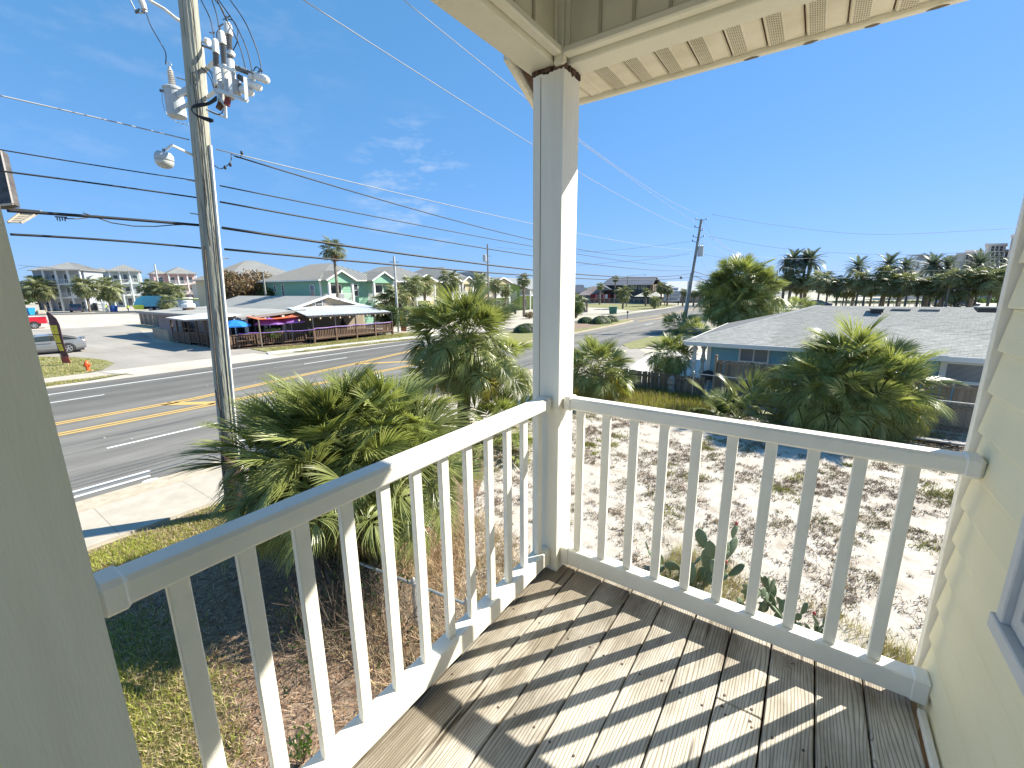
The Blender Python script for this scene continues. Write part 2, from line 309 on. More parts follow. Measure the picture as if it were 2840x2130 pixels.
lot_m = mat('parking_gravel', (.27, .248, .215), (.37, .34, .30), scale=.35, rough=.95, bump=.25, bscale=18, space='World', detail=10, ramp=(.35, .72), stretch=(.5, 1.6, 1))
pale_m = mat('pale_sand_lot', (.54, .49, .42), (.43, .38, .31), scale=.3, rough=.95, space='World', stretch=(.5, 1.5, 1), detail=9)
line_w = mat('white_road_paint', (.78, .78, .75), (.62, .62, .6), scale=7, rough=.6, space='World', ramp=(.5, .8))
line_y = mat('yellow_road_paint', (.60, .39, .11), (.50, .34, .13), scale=7, rough=.6, space='World', ramp=(.45, .8))
crack_m = mat('expansion_joint', (.30, .26, .21), rough=.95)
def asphalt():
    m = mat('road_asphalt', (.15, .143, .128), (.21, .20, .18), scale=2.2, rough=.88, bump=.5, bscale=55, space='World', stretch=(1.6, .25, 1), detail=8)
    n = m.node_tree.nodes; l = m.node_tree.links; b = n['Principled BSDF']; src = b.inputs['Base Color'].links[0].from_socket
    g = n.new('ShaderNodeNewGeometry'); sp = n.new('ShaderNodeSeparateXYZ'); l.new(g.outputs['Position'], sp.inputs[0])
    # tyre-worn lanes run along the road, darker on the far carriageway (old seal coat)
    wv = n.new('ShaderNodeMath'); wv.operation = 'MULTIPLY'; wv.inputs[1].default_value = 2*math.pi/1.75; l.new(sp.outputs[0], wv.inputs[0])
    nn = n.new('ShaderNodeTexNoise'); nn.inputs['Scale'].default_value = .8; mp_ = n.new('ShaderNodeMapping'); mp_.inputs['Scale'].default_value = (1, .06, 1)
    l.new(g.outputs['Position'], mp_.inputs[0]); l.new(mp_.outputs[0], nn.inputs[0])
    ad = n.new('ShaderNodeMath'); ad.operation = 'MULTIPLY_ADD'; ad.inputs[1].default_value = 2.5; l.new(nn.outputs[0], ad.inputs[0]); l.new(wv.outputs[0], ad.inputs[2])
    sn = n.new('ShaderNodeMath'); sn.operation = 'SINE'; l.new(ad.outputs[0], sn.inputs[0])
    mr = n.new('ShaderNodeMapRange'); mr.inputs[1].default_value = -1; mr.inputs[2].default_value = 1; mr.inputs[3].default_value = .86; mr.inputs[4].default_value = 1.08; l.new(sn.outputs[0], mr.inputs[0])
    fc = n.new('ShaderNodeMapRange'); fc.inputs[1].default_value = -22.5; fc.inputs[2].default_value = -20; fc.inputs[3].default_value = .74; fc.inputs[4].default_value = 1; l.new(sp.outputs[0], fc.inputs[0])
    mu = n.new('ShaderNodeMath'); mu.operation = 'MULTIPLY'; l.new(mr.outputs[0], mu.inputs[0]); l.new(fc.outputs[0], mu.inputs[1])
    h = n.new('ShaderNodeHueSaturation'); l.new(src, h.inputs['Color']); l.new(mu.outputs[0], h.inputs['Value']); l.new(h.outputs[0], b.inputs['Base Color']); return m
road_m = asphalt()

def sheet(name, pts, z, m, kind='structure', thick=0):
    g = G()
    if thick: g.prism(pts, z-thick, z)
    else: g.poly([(x, y, z) for x, y in pts])
    o = g.obj(name, m); o['kind'] = kind; return o
sheet('ground', [(-1500,-700),(900,-700),(900,2500),(-1500,2500)], -0.02, town_m)
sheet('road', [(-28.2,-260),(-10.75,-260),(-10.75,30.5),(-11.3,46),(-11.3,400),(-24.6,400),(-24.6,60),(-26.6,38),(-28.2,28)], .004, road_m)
sheet('yard_sand', [(-8.6,7.5),(-5.6,6.8),(-3.9,3.9),(-2.5,2.0),(-1.2,.9),(.5,.2),(3,0),(14,0),(14,17.2),(-7.6,17.2),(-8.4,12)], -.008, yard_m)
sheet('lawn', [(-8.9,-9),(2,-9),(2,.1),(-1.2,.9),(-2.5,2.0),(-3.9,3.9),(-5.6,6.8),(-8.6,7.5),(-8.9,7.5)], -.010, mulch_m)
# turf patches on the lawn
def blob(cx, cy, rx, ry, n=26, j=.18, rz=0):
    out = []
    for i in range(n):
        t = 2*math.pi*i/n; k = 1+random.uniform(-j, j); a, b = rx*math.cos(t)*k, ry*math.sin(t)*k
        out.append((cx+a*math.cos(rz)-b*math.sin(rz), cy+a*math.sin(rz)+b*math.cos(rz)))
    return out
TURF = [(-5.0,-1.6,2.2,1.5), (-3.5,-.9,.9,.55), (-4.4,-.75,.8,.4), (-8.2,.6,.65,2.0), (-8.1,5.2,.7,2.2), (-6.6,-4,2.3,2.2)]
for q in TURF[:1]: sheet('turf', blob(*q), -.004, lawn_m)
g = G()   # near pavement with a real kerb
g.prism([(-10.75,-120),(-8.95,-120),(-8.95,26),(-10.75,26)], -.02, .04)
struct(g, 'pavement', walk_m)
g = G(); g.prism([(-10.95,-120),(-10.752,-120),(-10.752,26),(-10.95,26)], -.02, .05); struct(g, 'kerb', kerb_m)
g = G()
for y in np.arange(-3.1, 26, 1.55): g.box((-10.74, y-.005, .0385), (-8.96, y+.005, .0415))
struct(g, 'pavement_joint', crack_m)
sheet('gutter', [(-11.5,-120),(-10.952,-120),(-10.952,26),(-11.5,26)], .008, kerb_m)
# driveway apron of the blue house, slabs and verge
sheet('driveway', [(-11.4,18.5),(-7.7,17.6),(-5.0,17.9),(-5.4,22.5),(-8.0,27.5),(-10.0,30.6),(-11.4,29)], .012, lot_m)
sheet('carport_slab', [(-6.4,17.4),(-3.0,17.5),(-2.6,30),(-7.6,29.5),(-7.4,24)], .016, slab_m)
sheet('verge', [(-11.0,31),(-9.6,28.8),(-8.9,30),(-8.6,36),(-9.8,39.5),(-10.9,37)], .02, verge_m)
sheet('side_pavement', [(-8.9,30),(-7.4,29.5),(-6,42),(-8.6,40)], .024, walk_m)
sheet('side_street', [(-11.3,39.8),(60,40.5),(60,47.5),(-11.3,48.2)], .012, road_m)
sheet('corner_pavement', [(-10.9,48.5),(-8.9,48.5),(-8.9,120),(-10.9,120)], .1, walk_m, thick=.12)
sheet('bright_lot', [(0,64),(46,64),(46,88),(-6,88)], .01, slab_m)
# far side
sheet('far_pavement', [(-31.6,-60),(-29.9,-60),(-29.9,4.6),(-31.6,4.4)], .05, walk_m, thick=.07)
sheet('far_pavement', [(-31.5,13.6),(-30.3,13.2),(-28.2,27.5),(-28.3,30),(-29.6,30)], .05, slab_m, thick=.07)
sheet('far_verge', [(-29.9,-60),(-28.9,-60),(-28.9,3.2),(-29.9,5.5)], .02, verge_m)
sheet('far_verge', [(-30.1,14.8),(-29.2,15.5),(-28.0,26.5),(-28.2,28)], .03, verge_m)
sheet('restaurant_verge', [(-34.9,14.0),(-31.7,13.8),(-29.8,30),(-34.0,31),(-33.2,18.4)], .018, verge_m)
sheet('road_shoulder', [(-28.9,-60),(-28.2,-60),(-28.2,28),(-29.2,15.5),(-28.9,3.2)], .008, pale_m)
sheet('parking_lot', [(-29.9,-60),(-29.9,13.4),(-35,13.8),(-38,12),(-47,11.6),(-76,17.3),(-77.5,8.3),(-78,-60)], -.002, lot_m)
sheet('lot_apron', [(-32,12.9),(-28.3,13.5),(-28.3,5.6),(-31.8,4.6)], .002, pale_m)
sheet('sand_lot', [(-77.5,-60),(-77.5,8.2),(-75,17.6),(-90,22),(-117,28.8),(-127,15),(-150,-60)], .006, pale_m)
sheet('back_street', [(-118,28),(-128,14),(-160,-60),(-172,-60),(-136,14.6),(-128,28),(-118,42),(-109,42)], .012, road_m)
sheet('villa_yard', [(-129,28),(-137,14.6),(-170,-55),(-240,-55),(-260,120),(-120,60)], .0, sand_m)
sheet('grass_island', [(-44.8,3.2),(-43.0,4.0),(-40.6,5.3),(-37.4,6.0),(-35.0,5.95),(-32.6,4.9),(-31.7,3.8),(-31.7,-8),(-44.8,-8)], .03, verge_m)
# planted median
med = [(-18.15,24),(-17.95,36.6),(-18.0,47),(-18.3,54.6),(-18.9,55.4),(-20.2,54.8),(-21.9,47),(-24.6,36.6),(-25.2,30),(-22,25)]
sheet('median_kerb', med, .13, kerb_m, thick=.15)
cx, cy = np.mean([p[0] for p in med]), np.mean([p[1] for p in med])
sheet('median_grass', [(cx+(x-cx)*.93, cy+(y-cy)*.975) for x, y in med], .14, verge_m)
sheet('median_mulch', blob(-21.0, 44, 1.9, 5.5, rz=.12), .146, mulch_m)
# far carriageway side
sheet('far_corner_slab', [(-26.7,38),(-24.8,60),(-24.8,66),(-33,60),(-36,44)], .02, walk_m)
sheet('far_lot', [(-36,28),(-28.4,30),(-27.0,38),(-34,44),(-60,50),(-60,34)], .012, pale_m)
sheet('far_sand', [(-27.3,70),(-33,66),(-60,84),(-56,96),(-34,90),(-27.2,80)], .02, walk_m)
sheet('far_grass', [(-25.8,96),(-27.6,80),(-34,88),(-56,97),(-54,112),(-34,118),(-28,116)], .028, verge_m)
# painted lines
g = G()
def strip(g, x, y0, y1, w=.12, z=.013): g.poly([(x-w/2,y0,z),(x+w/2,y0,z),(x+w/2,y1,z),(x-w/2,y1,z)])
strip(g, -12.2, -120, 1.35, .14); strip(g, -11.85, -120, 1.25, .14); strip(g, -26.35, -120, 30, .14); strip(g, -11.55, 50, 200, .13)
for y in np.arange(1.2-12.2*6, 200, 12.2):
    if -80 < y < 36 or y > 39: strip(g, -15.25, y, y+3.0, .12)
for y in np.arange(.6-12.2*6, 36, 12.2)-1.6+2.5*0:
    strip(g, -24.2, y+1.1, y+4.1, .12)
for y in (3.4, 4.6): g.poly([(-13.0,y,.010),(-12.2,y+.5,.010),(-12.2,y+.75,.010),(-13.0,y+.25,.010)])
g.poly(blob3 if False else [(-11.5+.10*math.cos(t), 1.15+.16*math.sin(t), .014) for t in np.linspace(0, 6.0, 12)])
struct(g, 'white_road_line', line_w)
g = G()
for dx in (-.14, .14): strip(g, -18.2+dx, -120, 24.2, .17, .013)
def yl(pts, w=.17, z=.013):
    for a, b in zip(pts[:-1], pts[1:]):
        d = Vector((b[0]-a[0], b[1]-a[1])).normalized()*w/2; n_ = (-d.y, d.x)
        g.poly([(a[0]-n_[0],a[1]-n_[1],z),(a[0]+n_[0],a[1]+n_[1],z),(b[0]+n_[0],b[1]+n_[1],z),(b[0]-n_[0],b[1]-n_[1],z)][::-1])
for dx in (-.14, .14):
    yl([(-19.85+dx,-120),(-19.9+dx,5),(-21.7+dx,14.6),(-24.3+dx,26),(-25.7+dx,33)])
    yl([(-18.1+dx,55.5),(-17.2+dx,61),(-17.4+dx,66),(-18.6+dx,73),(-18.6+dx,300)])
    yl([(-20.6+dx,56),(-19.4+dx,66),(-18.9+dx,73)])
yl([(-19.95,4.0),(-18.35,5.2)], .45); yl([(-21.5,14.0),(-18.35,17.6)], .4); yl([(-23.2,22),(-18.4,24)], .4)
struct(g, 'yellow_road_line', line_y)

# ================================================================== BALCONY
def M2(name, g, m): return g.mesh(name, m)
# deck
deck = thing('balcony_deck', 'weathered grey wooden balcony floor with bright baluster shadows across it', 'deck', (0, 0, Z))
y_front = .205
g0, pit = .222, .1435
k = -2; xs = []
for k in range(-2, 10):
    a, b = g0+pit*(k-1)+.003, g0+pit*k-.003
    if b < -.2: continue
    a = max(a, -.03); b = min(b, 1.50)
    if b-a > .02: xs.append((a, b))
for a, b in xs:
    segs = [(-3.2, y_front)]
    if a < 1.0 < b: segs = [(-3.2, -.2905), (-.2875, y_front)]
    for s0, s1 in segs:
        g = G(); e = random.uniform(-.004, .004) if s1 > 0 else 0
        g.cbox((a-(a+b)/2, s0, -.036), (b-(a+b)/2, s1+e, 0), .0035)
        kid('deck_board', M2('deck_board', g, deck_m), deck, ((a+b)/2, 0, random.uniform(-.0015, 0)), (0, 0, 0))
g = G()
for a, b in xs:
    for y in (.115, -.34, -.74, -1.15, -1.56, -1.97):
        for x in (a+.03, b-.03):
            if b-a > .1: g.lathe([(.0042, -.001), (.0042, .0012)], (x+random.uniform(-.008,.008), y+random.uniform(-.012,.012), Z), 7)
for x, y in ((.965,-.265),(1.05,-.27),(.965,-.315),(1.05,-.32)): g.lathe([(.005,-.001),(.005,.0015)], (x,y,Z), 7)
o = g.obj('nail', nail_m, deck); o['kind'] = 'stuff'
g = G(); g.box((-.02, .15, 2.72), (1.5, .19, 2.962)); g.box((-.02, -3.2, 2.72), (.02, .15, 2.962)); g.box((-.02,-3.2,2.945),(1.5,.19,2.950))  # last box: dark sheet added under the boards, stops light showing through gaps
for y in (-.34, -.74, -1.15, -1.56, -1.97, -2.4): g.box((.02, y-.02, 2.78), (1.5, y+.02, 2.944))
g.obj('joist_and_light_stop', rot, deck)

# posts
def post(x0, y0, label):
    t = thing('porch_post', label, 'post', (x0+.071, y0+.071, Z), group=None)
    g = G(); z0, z1 = 3.0, 5.262; w = .142
    # sleeve with a slightly ragged top where the timber core shows
    n = 14; per = []
    for i in range(n): per.append((x0+w*i/n, y0))
    for i in range(n): per.append((x0+w, y0+w*i/n))
    for i in range(n): per.append((x0+w-w*i/n, y0+w))
    for i in range(n): per.append((x0, y0+w-w*i/n))
    k = len(per); top = [z1+random.uniform(-.006, .004)-(.010 if i % n == n//2 else 0) for i in range(k)]
    g.add([(x, y, z0) for x, y in per]+[(x, y, h) for (x, y), h in zip(per, top)], [(i, (i+1)%k, (i+1)%k+k, i+k) for i in range(k)])
    g.obj('sleeve', vinyl_post, t)
    g = G(); g.box((x0+.008, y0+.008, 3.0), (x0+w-.008, y0+w-.008, 5.30))
    for q in range(60):
        a = random.uniform(0, w); side = random.choice((0, 1, 2))
        px, py = ((x0+a, y0+.004), (x0+w-.004, y0+a), (x0+.004, y0+a))[side]
        s = random.uniform(.004, .012); h = random.uniform(.006, .02)
        g.box((px-s, py-s*.5, 5.268-h*.4), (px+s, py+s*.5, 5.268+h*.8))
    g.obj('timber_core', rot, t)
    g = G(); g.box((x0+.036, y0-.0012, 3.0), (x0+.0385, y0+.0005, 5.25)); g.obj('seam', jgap, t)
    g = G(); g.cbox((x0-.004, y0-.004, 3.0), (x0+w+.004, y0+w+.004, 3.022), .002); g.obj('base_trim', vinyl, t)
    return t
post(0, 0, 'white square corner post between the two railings, rotten wood showing at its top')
post(0, -1.729, 'white square post at the left edge of the picture, close to the viewer')

def railing(axis, label, n, start, step, s0, s1):
    "axis 0: along x at y=.071, axis 1: along -y at x=.071"
    t = thing('railing', label, 'railing', (.071, .071, Z) if axis == 0 else (.071, -.07, Z), group='white vinyl railings of the balcony')
    c = .071
    def bx(g, u0, u1, v0, v1, z0, z1, ch=.004):
        if axis == 0: g.cbox((u0, c+v0, z0), (u1, c+v1, z1), ch)
        else: g.cbox((c+v0, -u1, z0), (c+v1, -u0, z1), ch)
    g = G(); bx(g, s0+.003, s1-.003, -.0332, .0332, Z+.8495, Z+.9069, .009); g.obj('top_rail', vinyl, t)
    g = G(); bx(g, s0+.003, s1-.003, -.0332, .0332, Z+.0328, Z+.1162, .005); g.obj('bottom_rail', vinyl, t)
    for u0, u1 in ((s0, s0+.048), (s1-.048, s1)):
        g = G(); bx(g, u0, u1, -.0372, .0372, Z+.844, Z+.9115, .010); g.obj('bracket', vinyl, t)
        g = G(); bx(g, u0, u1, -.0372, .0372, Z+.029, Z+.1205, .006); g.obj('bracket', vinyl, t)
    bx_, by_ = (.019, .011) if axis == 0 else (.011, .019); gb = G(); gb.cbox((-bx_, -by_, 0), (bx_, by_, .735), .0025); me = gb.mesh('baluster', vinyl)
    for i in range(n):
        u = start+step*i; p = (u, c, Z+.1155) if axis == 0 else (c, -u, Z+.1155)
        kid('baluster', me, t, Vector(p)-Vector(t.location))
    return t
railing(0, 'white balcony railing on the right, running from the corner post to the yellow wall', 10, .2422-.019, .1288, .142, 1.532)
railing(1, 'white balcony railing on the left, running from the corner post toward the viewer', 12, .0814-.019, .1277, 0.0, 1.587)

# header beams, soffit and porch roof
roof = thing('porch_roof', 'cream porch roof overhead with boxed beams and perforated soffit', 'porch roof', (.7, -1, 5.28))
g = G(); g.cbox((-.026, .036, 5.281), (3.2, .142, 5.56), .004); g.obj('beam_wrap', cream, roof)
g = G(); g.cbox((-.026, -4.2, 5.281), (.100, .035, 5.56), .004); g.obj('beam_wrap', cream, roof)
g = G(); g.cbox((.142, -.012, 5.300), (3.2, .034, 5.331), .006); g.obj('trim_strip', cream, roof)
g = G(); g.cbox((.1015, -4.2, 5.300), (.142, -.014, 5.331), .006); g.obj('trim_strip', cream, roof)
gp_ = G(); gp_.box((.146, .006, 5.332), (3.2, .020, 6.4)); gp_.obj('header_panel', panel_m, roof)
gp_ = G(); gp_.box((.106, -4.2, 5.332), (.118, -.016, 6.4)); gp_.obj('header_panel', panel_m, roof)
for i, x in enumerate(np.arange(.29, 3.1, .128)):
    g = G(); g.box((x-.006, .0005, 5.332), (x+.006, .0058, 6.4)); g.obj('panel_rib', panel_rib, roof)
for y in np.arange(-.19, -4, -.128):
    g = G(); g.box((.1183, y-.006, 5.332), (.124, y+.006, 6.4)); g.obj('panel_rib', panel_rib, roof)
g = G(); g.cbox((.106, -.016, 5.27), (.146, .018, 6.4), .003); g.obj('corner_trim', cream, roof)
for q in ((.147, -.002, .168, .0055), ):
    g = G(); g.cbox((q[0], q[1], 5.333), (q[2], q[3], 6.4), .001); g.obj('corner_trim', cream, roof)
g = G(); g.cbox((.1185, -.04, 5.333), (.126, -.017, 6.4), .001); g.obj('corner_trim', cream, roof)
g = G(); g.box((-.3, -4.5, 6.42), (4, .62, 6.5)); g.obj('ceiling', panel_m, roof)
# perforated soffit: one panel per groove, holes are flat discs with their shade put in the dark colour
X0 = -.36
hole_m = mat('soffit_hole', (.20, .165, .10), (.14, .11, .06), scale=30, rough=.9)
for i, x in enumerate(np.arange(.25-.1325*4, 3.0, .1325)):
    g = G(); a, b = x+.006, x+.1265
    ys_ = .143 if a > -.10 else .01+(-.14-a)/.33+.03
    zi, zo = 5.372, 5.378
    prof = [(a-.004, .010), (a+.002, 0), (a+.058, 0), (a+.062, .004), (b-.006, .004), (b, 0), (b+.003, .010)]
    vs = []
    for yy in (ys_, .585):
        for px_, dz in prof: vs.append((px_, yy, (zi if yy < .55 else zo)+dz))
    kk = len(prof); g.add(vs, [(j+1, j, j+kk, j+kk+1) for j in range(kk-1)])
    p_ = g.obj('soffit_panel', cream_dirty, roof)
    if x > .0 and x < 1.5:
        h = G()
        for r in range(7):
            for c_ in range(34):
                hx = a+.012+r*.0072; hy = .155+c_*.0130+(.0065 if r % 2 else 0)
                if hy < .575: h.add([(hx+.0025*math.cos(t), hy+.0035*math.sin(t), zi-.0008) for t in (0,1.05,2.09,3.14,4.19,5.24)], [(5,4,3,2,1,0)])
        ho = h.obj('perforation', hole_m, p_); ho['kind'] = 'stuff'
g = G(); g.slab([(-.13,.06,5.400),(-.31,.59,5.400),(3.2,.59,5.400),(3.2,.143,5.400),(-.1,.143,5.400)][::-1], .01); g.obj('soffit_backing', rot, roof)
g = G(); g.cbox((-.335, .588, 5.360), (3.2, .614, 5.52), .004); g.obj('fascia', cream, roof)
for i, x in enumerate((.72, .93, 1.12, 1.30)):   # peeled patches under the fascia
    g = G(); q = blob(x, .601, .028, .010, 9, .3); g.poly([(a, b, 5.3585) for a, b in q][::-1]); g.obj('peeled_patch', hole_m, roof)
# left gable return of the eave
g = G(); g.beam((-.135,.0,5.43),(-.335,.60,5.43),.024,.14)
g.obj('fascia', cream, roof)
shingle_dark = mat('porch_shingle', (.2, .19, .18), rough=.95)
g = G(); g.slab([(-.36,.63,5.53),(3.4,.63,5.53),(3.4,-4.5,7.0),(-.1,-4.5,7.0)][::1], .04); g.obj('roof_covering', shingle_dark, roof)

# yellow wall with lap siding
wall = thing('house_wall', 'pale yellow clapboard house wall at the right edge with white corner trim', 'wall', (1.6, -1.5, 0))
g = G(); g.box((1.56, -6, 0), (1.9, .17, 6.4)); g.obj('sheathing', jgap, wall)
lap = .1262
zz = 3.078-lap*1
for i in range(26):
    z0 = zz+i*lap
    if z0 > 6.2: break
    g = G(); t0, t1 = .0005, .0
    prof = [(1.5325, z0), (1.5265+.004, z0+.004), (1.5325, z0+lap*.52), (1.5445, z0+lap*.60), (1.5395, z0+lap*.98), (1.557, z0+lap+.01), (1.558, z0)]
    prof = [(1.5300, z0), (1.5290, z0+.006), (1.5430, z0+lap*.97), (1.5560, z0+lap*.97), (1.5560, z0)]
    y1 = .166
    vs = [(x, -6.0, z) for x, z in prof]+[(x, y1, z) for x, z in prof]; kk = len(prof)
    if z0 > 3.0-.1:
        vs1 = vs
    g.add(vs, [(j, (j+1)%kk, (j+1)%kk+kk, j+kk) for j in range(kk)]+[tuple(range(kk))[::-1], tuple(range(kk, 2*kk))])
    g.obj('siding_course', siding_m, wall)
g = G(); g.cbox((1.518, .1775, 0), (1.56, .206, 5.28), .003); g.cbox((1.562, .17, 0), (1.9, .204, 5.28), .003); g.obj('corner_trim', vinyl, wall)
g = G(); g.cbox((1.5075, -3.2, 3.0), (1.5285, .03, 3.0215), .003); g.obj('base_trim', vinyl, wall)
# window at the far right
alu = mat('grey_aluminium', (.60, .61, .60), (.52, .53, .52), scale=6, rough=.5)
win = G()
wy0, wy1, wz0, wz1 = -1.25, -.305, 3.600, 4.9
g = G()
for a, b in (((1.512, wy0, wz0), (1.56, wy0+.035, wz1)), ((1.512, wy1-.035, wz0), (1.56, wy1, wz1)), ((1.505, wy0-.01, wz0-.012), (1.56, wy1+.01, wz0+.028)), ((1.512, wy0, wz1-.035), (1.56, wy1, wz1))): g.cbox(a, b, .003)
wf = g.obj('window', alu, wall)
g = G(); g.box((1.545, wy0+.035, wz0+.03), (1.549, wy1-.035, wz1-.035)); g.obj('pane', glass('house_glass', (.10, .12, .14)), wf)
g = G(); g.cbox((1.527, wy0+.036, wz0+.03), (1.544, wy0+.07, wz1-.036), .002); g.cbox((1.527, wy1-.07, wz0+.03), (1.544, wy1-.036, wz1-.036), .002); g.cbox((1.527, wy0+.07, wz0+.03), (1.544, wy1-.07, wz0+.07), .002); g.obj('sash', alu, wf)
# ================================================================== VEGETATION
def frond_geo(g, rnd, pet=.8, R=.8, nleaf=40, droop=.55, segs=4, curve=.35, w0=.03, m_leaf=0, m_pet=1, T=None, spread=150, ragged=0):
    "one fan (sabal) leaf: petiole along +X, blade of folded, drooping segments round a bending midrib"
    T = T or Matrix.Identity(4)
    pts = []; n = 6
    for i in range(n+1):
        s = i/n; pts.append(Vector((pet*s, 0, -curve*pet*s*s*.5)))
    d = (pts[-1]-pts[-2]).normalized(); side = Vector((0, 1, 0)); up = side.cross(d)*-1
    up = d.cross(side); up = up if up.z > 0 else -up
    if m_pet is not None: g.tube([T@p for p in pts], [.014*(1-.5*i/n)*(pet/.8+.2) for i in range(n+1)], 4, m_pet, cap=False)
    base = pts[-1]; costa = []
    cd = d.copy(); p = base.copy()
    for i in range(5):
        costa.append((p.copy(), cd.copy())); p = p+cd*R*.11; cd = (cd+Vector((0, 0, -.10-curve*.22))).normalized()
    twist = rnd.uniform(-.25, .25)
    for i in range(nleaf):
        u = (i+.5)/nleaf*2-1
        th = math.radians(spread)*u*abs(u)**.12
        ci = (1-abs(u))**.8*3.99; c0, cdir = costa[int(ci)]
        up_ = side.cross(cdir); up_ = up_ if up_.z > 0 else -up_
        L = R*(1-.22*abs(u)**2)*rnd.uniform(.88, 1.06)
        if ragged and rnd.random() < ragged: L *= rnd.uniform(.4, .8)
        dirn = (cdir*math.cos(th)+side*math.sin(th)+up_*(.14*abs(math.sin(th))+rnd.uniform(-.05, .05)+twist*math.sin(th))).normalized()
        sd = dirn.cross(up_).normalized(); nrm = sd.cross(dirn)
        nrm = nrm if nrm.z > 0 else -nrm
        dr = droop*rnd.uniform(.7, 1.35); rows = []
        pp = c0.copy(); dd = dirn.copy()
        for k in range(segs+1):
            s = k/segs
            w = w0*(R/.8)*(.35+2.2*s if s < .3 else 1.0 if s < .5 else max(0, (1-s)/.5)**.8)
            if k == segs: rows.append([pp.copy()])
            else: rows.append([pp+sd*w-nrm*w*.45, pp+nrm*w*.25, pp-sd*w-nrm*w*.45])
            dd = (dd+Vector((0, 0, -dr*(.12+1.3*s*s)/segs*2.2))).normalized(); pp = pp+dd*L/segs
        vs = [T@v for r in rows for v in r]; fs = []
        for k in range(segs-1):
            a = k*3; fs += [(a, a+1, a+4, a+3), (a+1, a+2, a+5, a+4)]
        a = (segs-1)*3; t = segs*3; fs += [(a, a+1, t), (a+1, a+2, t)]
        g.add(vs, fs, m_leaf)

rnd = random.Random(11)
def frond_variants(n, **kw):
    out = []
    for i in range(n):
        g = G(); k2 = dict(kw); k2['droop'] = kw.get('droop', .5)*rnd.uniform(.6, 1.4); frond_geo(g, rnd, **k2); out.append(g)
    return out
V_sabal = frond_variants(9, pet=.78, R=.88, nleaf=56, droop=1.75, curve=.5, w0=.0135, segs=5, ragged=.1)
V_stiff = frond_variants(8, pet=.86, R=.92, nleaf=46, droop=.42, curve=.10, w0=.0145, segs=4, spread=82)
V_dead = frond_variants(4, pet=.55, R=.66, nleaf=40, droop=2.2, curve=.9, w0=.013, ragged=.3)
def meshes(V, mt): return [g.mesh('frond', [mt, petiole_m if mt is not leaf_dead else twig_m]) for g in V]
ME = {'sabal': meshes(V_sabal, leaf_m), 'stiff': meshes(V_stiff, leaf_m), 'dead': meshes(V_dead, leaf_dead), 'yellow': meshes(V_sabal[:3], leaf_y)}
def crown(t, c, n, size, lo=-35, hi=86, dead=0, yellow=0, stiff=.35, tilt=(0, 0), seed=1, spreadc=.10, az0=0, azr=360):
    r = random.Random(seed)
    for i in range(n):
        az = math.radians(az0+(i*137.5) % azr if azr == 360 else az0+r.uniform(0, azr)); f = (i+.5)/n
        el = math.asin(max(-1, min(1, math.sin(math.radians(hi))-f**1.3*(math.sin(math.radians(hi))-math.sin(math.radians(lo))))))+math.radians(r.uniform(-9, 9))
        kind = 'stiff' if el > math.radians(30) and r.random() < .85 or r.random() < stiff*.4 else 'sabal'
        if r.random() < yellow and el < math.radians(10): kind = 'yellow'
        me = r.choice(ME[kind]); s = size*r.uniform(.82, 1.12)
        kid('frond', me, t, (c[0]+spreadc*math.cos(az)*math.cos(el), c[1]+spreadc*math.sin(az)*math.cos(el), c[2]-.22*f*size),
            (r.uniform(-1.35, 1.35) if kind == 'stiff' else r.uniform(-.6, .6), -el, az), (s, s, s))
    for i in range(dead):
        az = r.uniform(0, 2*math.pi); el = math.radians(r.uniform(-82, -48)); s = size*r.uniform(.8, 1.1)
        kid('dead_frond', r.choice(ME['dead']), t, (c[0]+.12*math.cos(az), c[1]+.12*math.sin(az), c[2]-.42*size), (r.uniform(-.3, .3), -el, az), (s, s, s))
def trunk_geo(pts, r, seed=3, boots=True):
    g = G(); rr = random.Random(seed); g.tube(pts, r, 12)
    if boots:
        pts = [Vector(p) for p in pts]; Ltot = sum((b-a).length for a, b in zip(pts[:-1], pts[1:]))
        for i in range(int(Ltot/.045)):
            s = (i+.5)*.045/Ltot*(len(pts)-1); k = min(int(s), len(pts)-2); p = pts[k].lerp(pts[k+1], s-k); rad = r[k]+(r[k+1]-r[k])*(s-k)
            for q in range(3):
                t = i*2.1+q*2.094+rr.uniform(-.2, .2); d = Vector((math.cos(t), math.sin(t), 0)); sd = Vector((-d.y, d.x, 0))
                a = p+d*(rad*.86); w = rr.uniform(.03, .055); h = rr.uniform(.07, .14); o_ = d*rr.uniform(.03, .06)
                g.add([a-sd*w, a+sd*w, a+sd*w*.6+o_+Vector((0,0,h)), a-sd*w*.6+o_+Vector((0,0,h)), a+d*.0+Vector((0,0,h*1.1))], [(0,1,2,3),(0,3,4),(1,4,2),(3,2,4)])
    return g
def local_trunk(t, pts, r, **k): return trunk_geo(pts, r, **k).obj('trunk', trunk_m, t, world=False)

# palm in front of the pole: three crowns growing out of one clump
t = thing('palm_tree', 'big shaggy multi-headed fan palm just beyond the left railing, hiding the utility pole foot', 'palm tree', (-3.95, 1.35, 0))
def rel(p, t): return (p[0]-t.location.x, p[1]-t.location.y, p[2]-t.location.z)
for (px, py, d, n, s, sd) in ((815, 1300, 6.7, 66, .70, 5), (930, 1260, 6.6, 80, .78, 6), (1055, 1230, 7.1, 70, .74, 7), (960, 1360, 5.9, 18, .66, 8), (1130, 1330, 6.5, 30, .66, 9)):
    c = rel(P(px, py, d=d), t); crown(t, c, n, s, lo=-38, hi=86, yellow=.05, seed=sd, dead=4 if sd != 9 else 9)
    local_trunk(t, [(c[0]*.15, c[1]*.15, 0), (c[0]*.5, c[1]*.5, c[2]*.45), (c[0], c[1], c[2]-.1)], [.15, .13, .12], seed=sd)
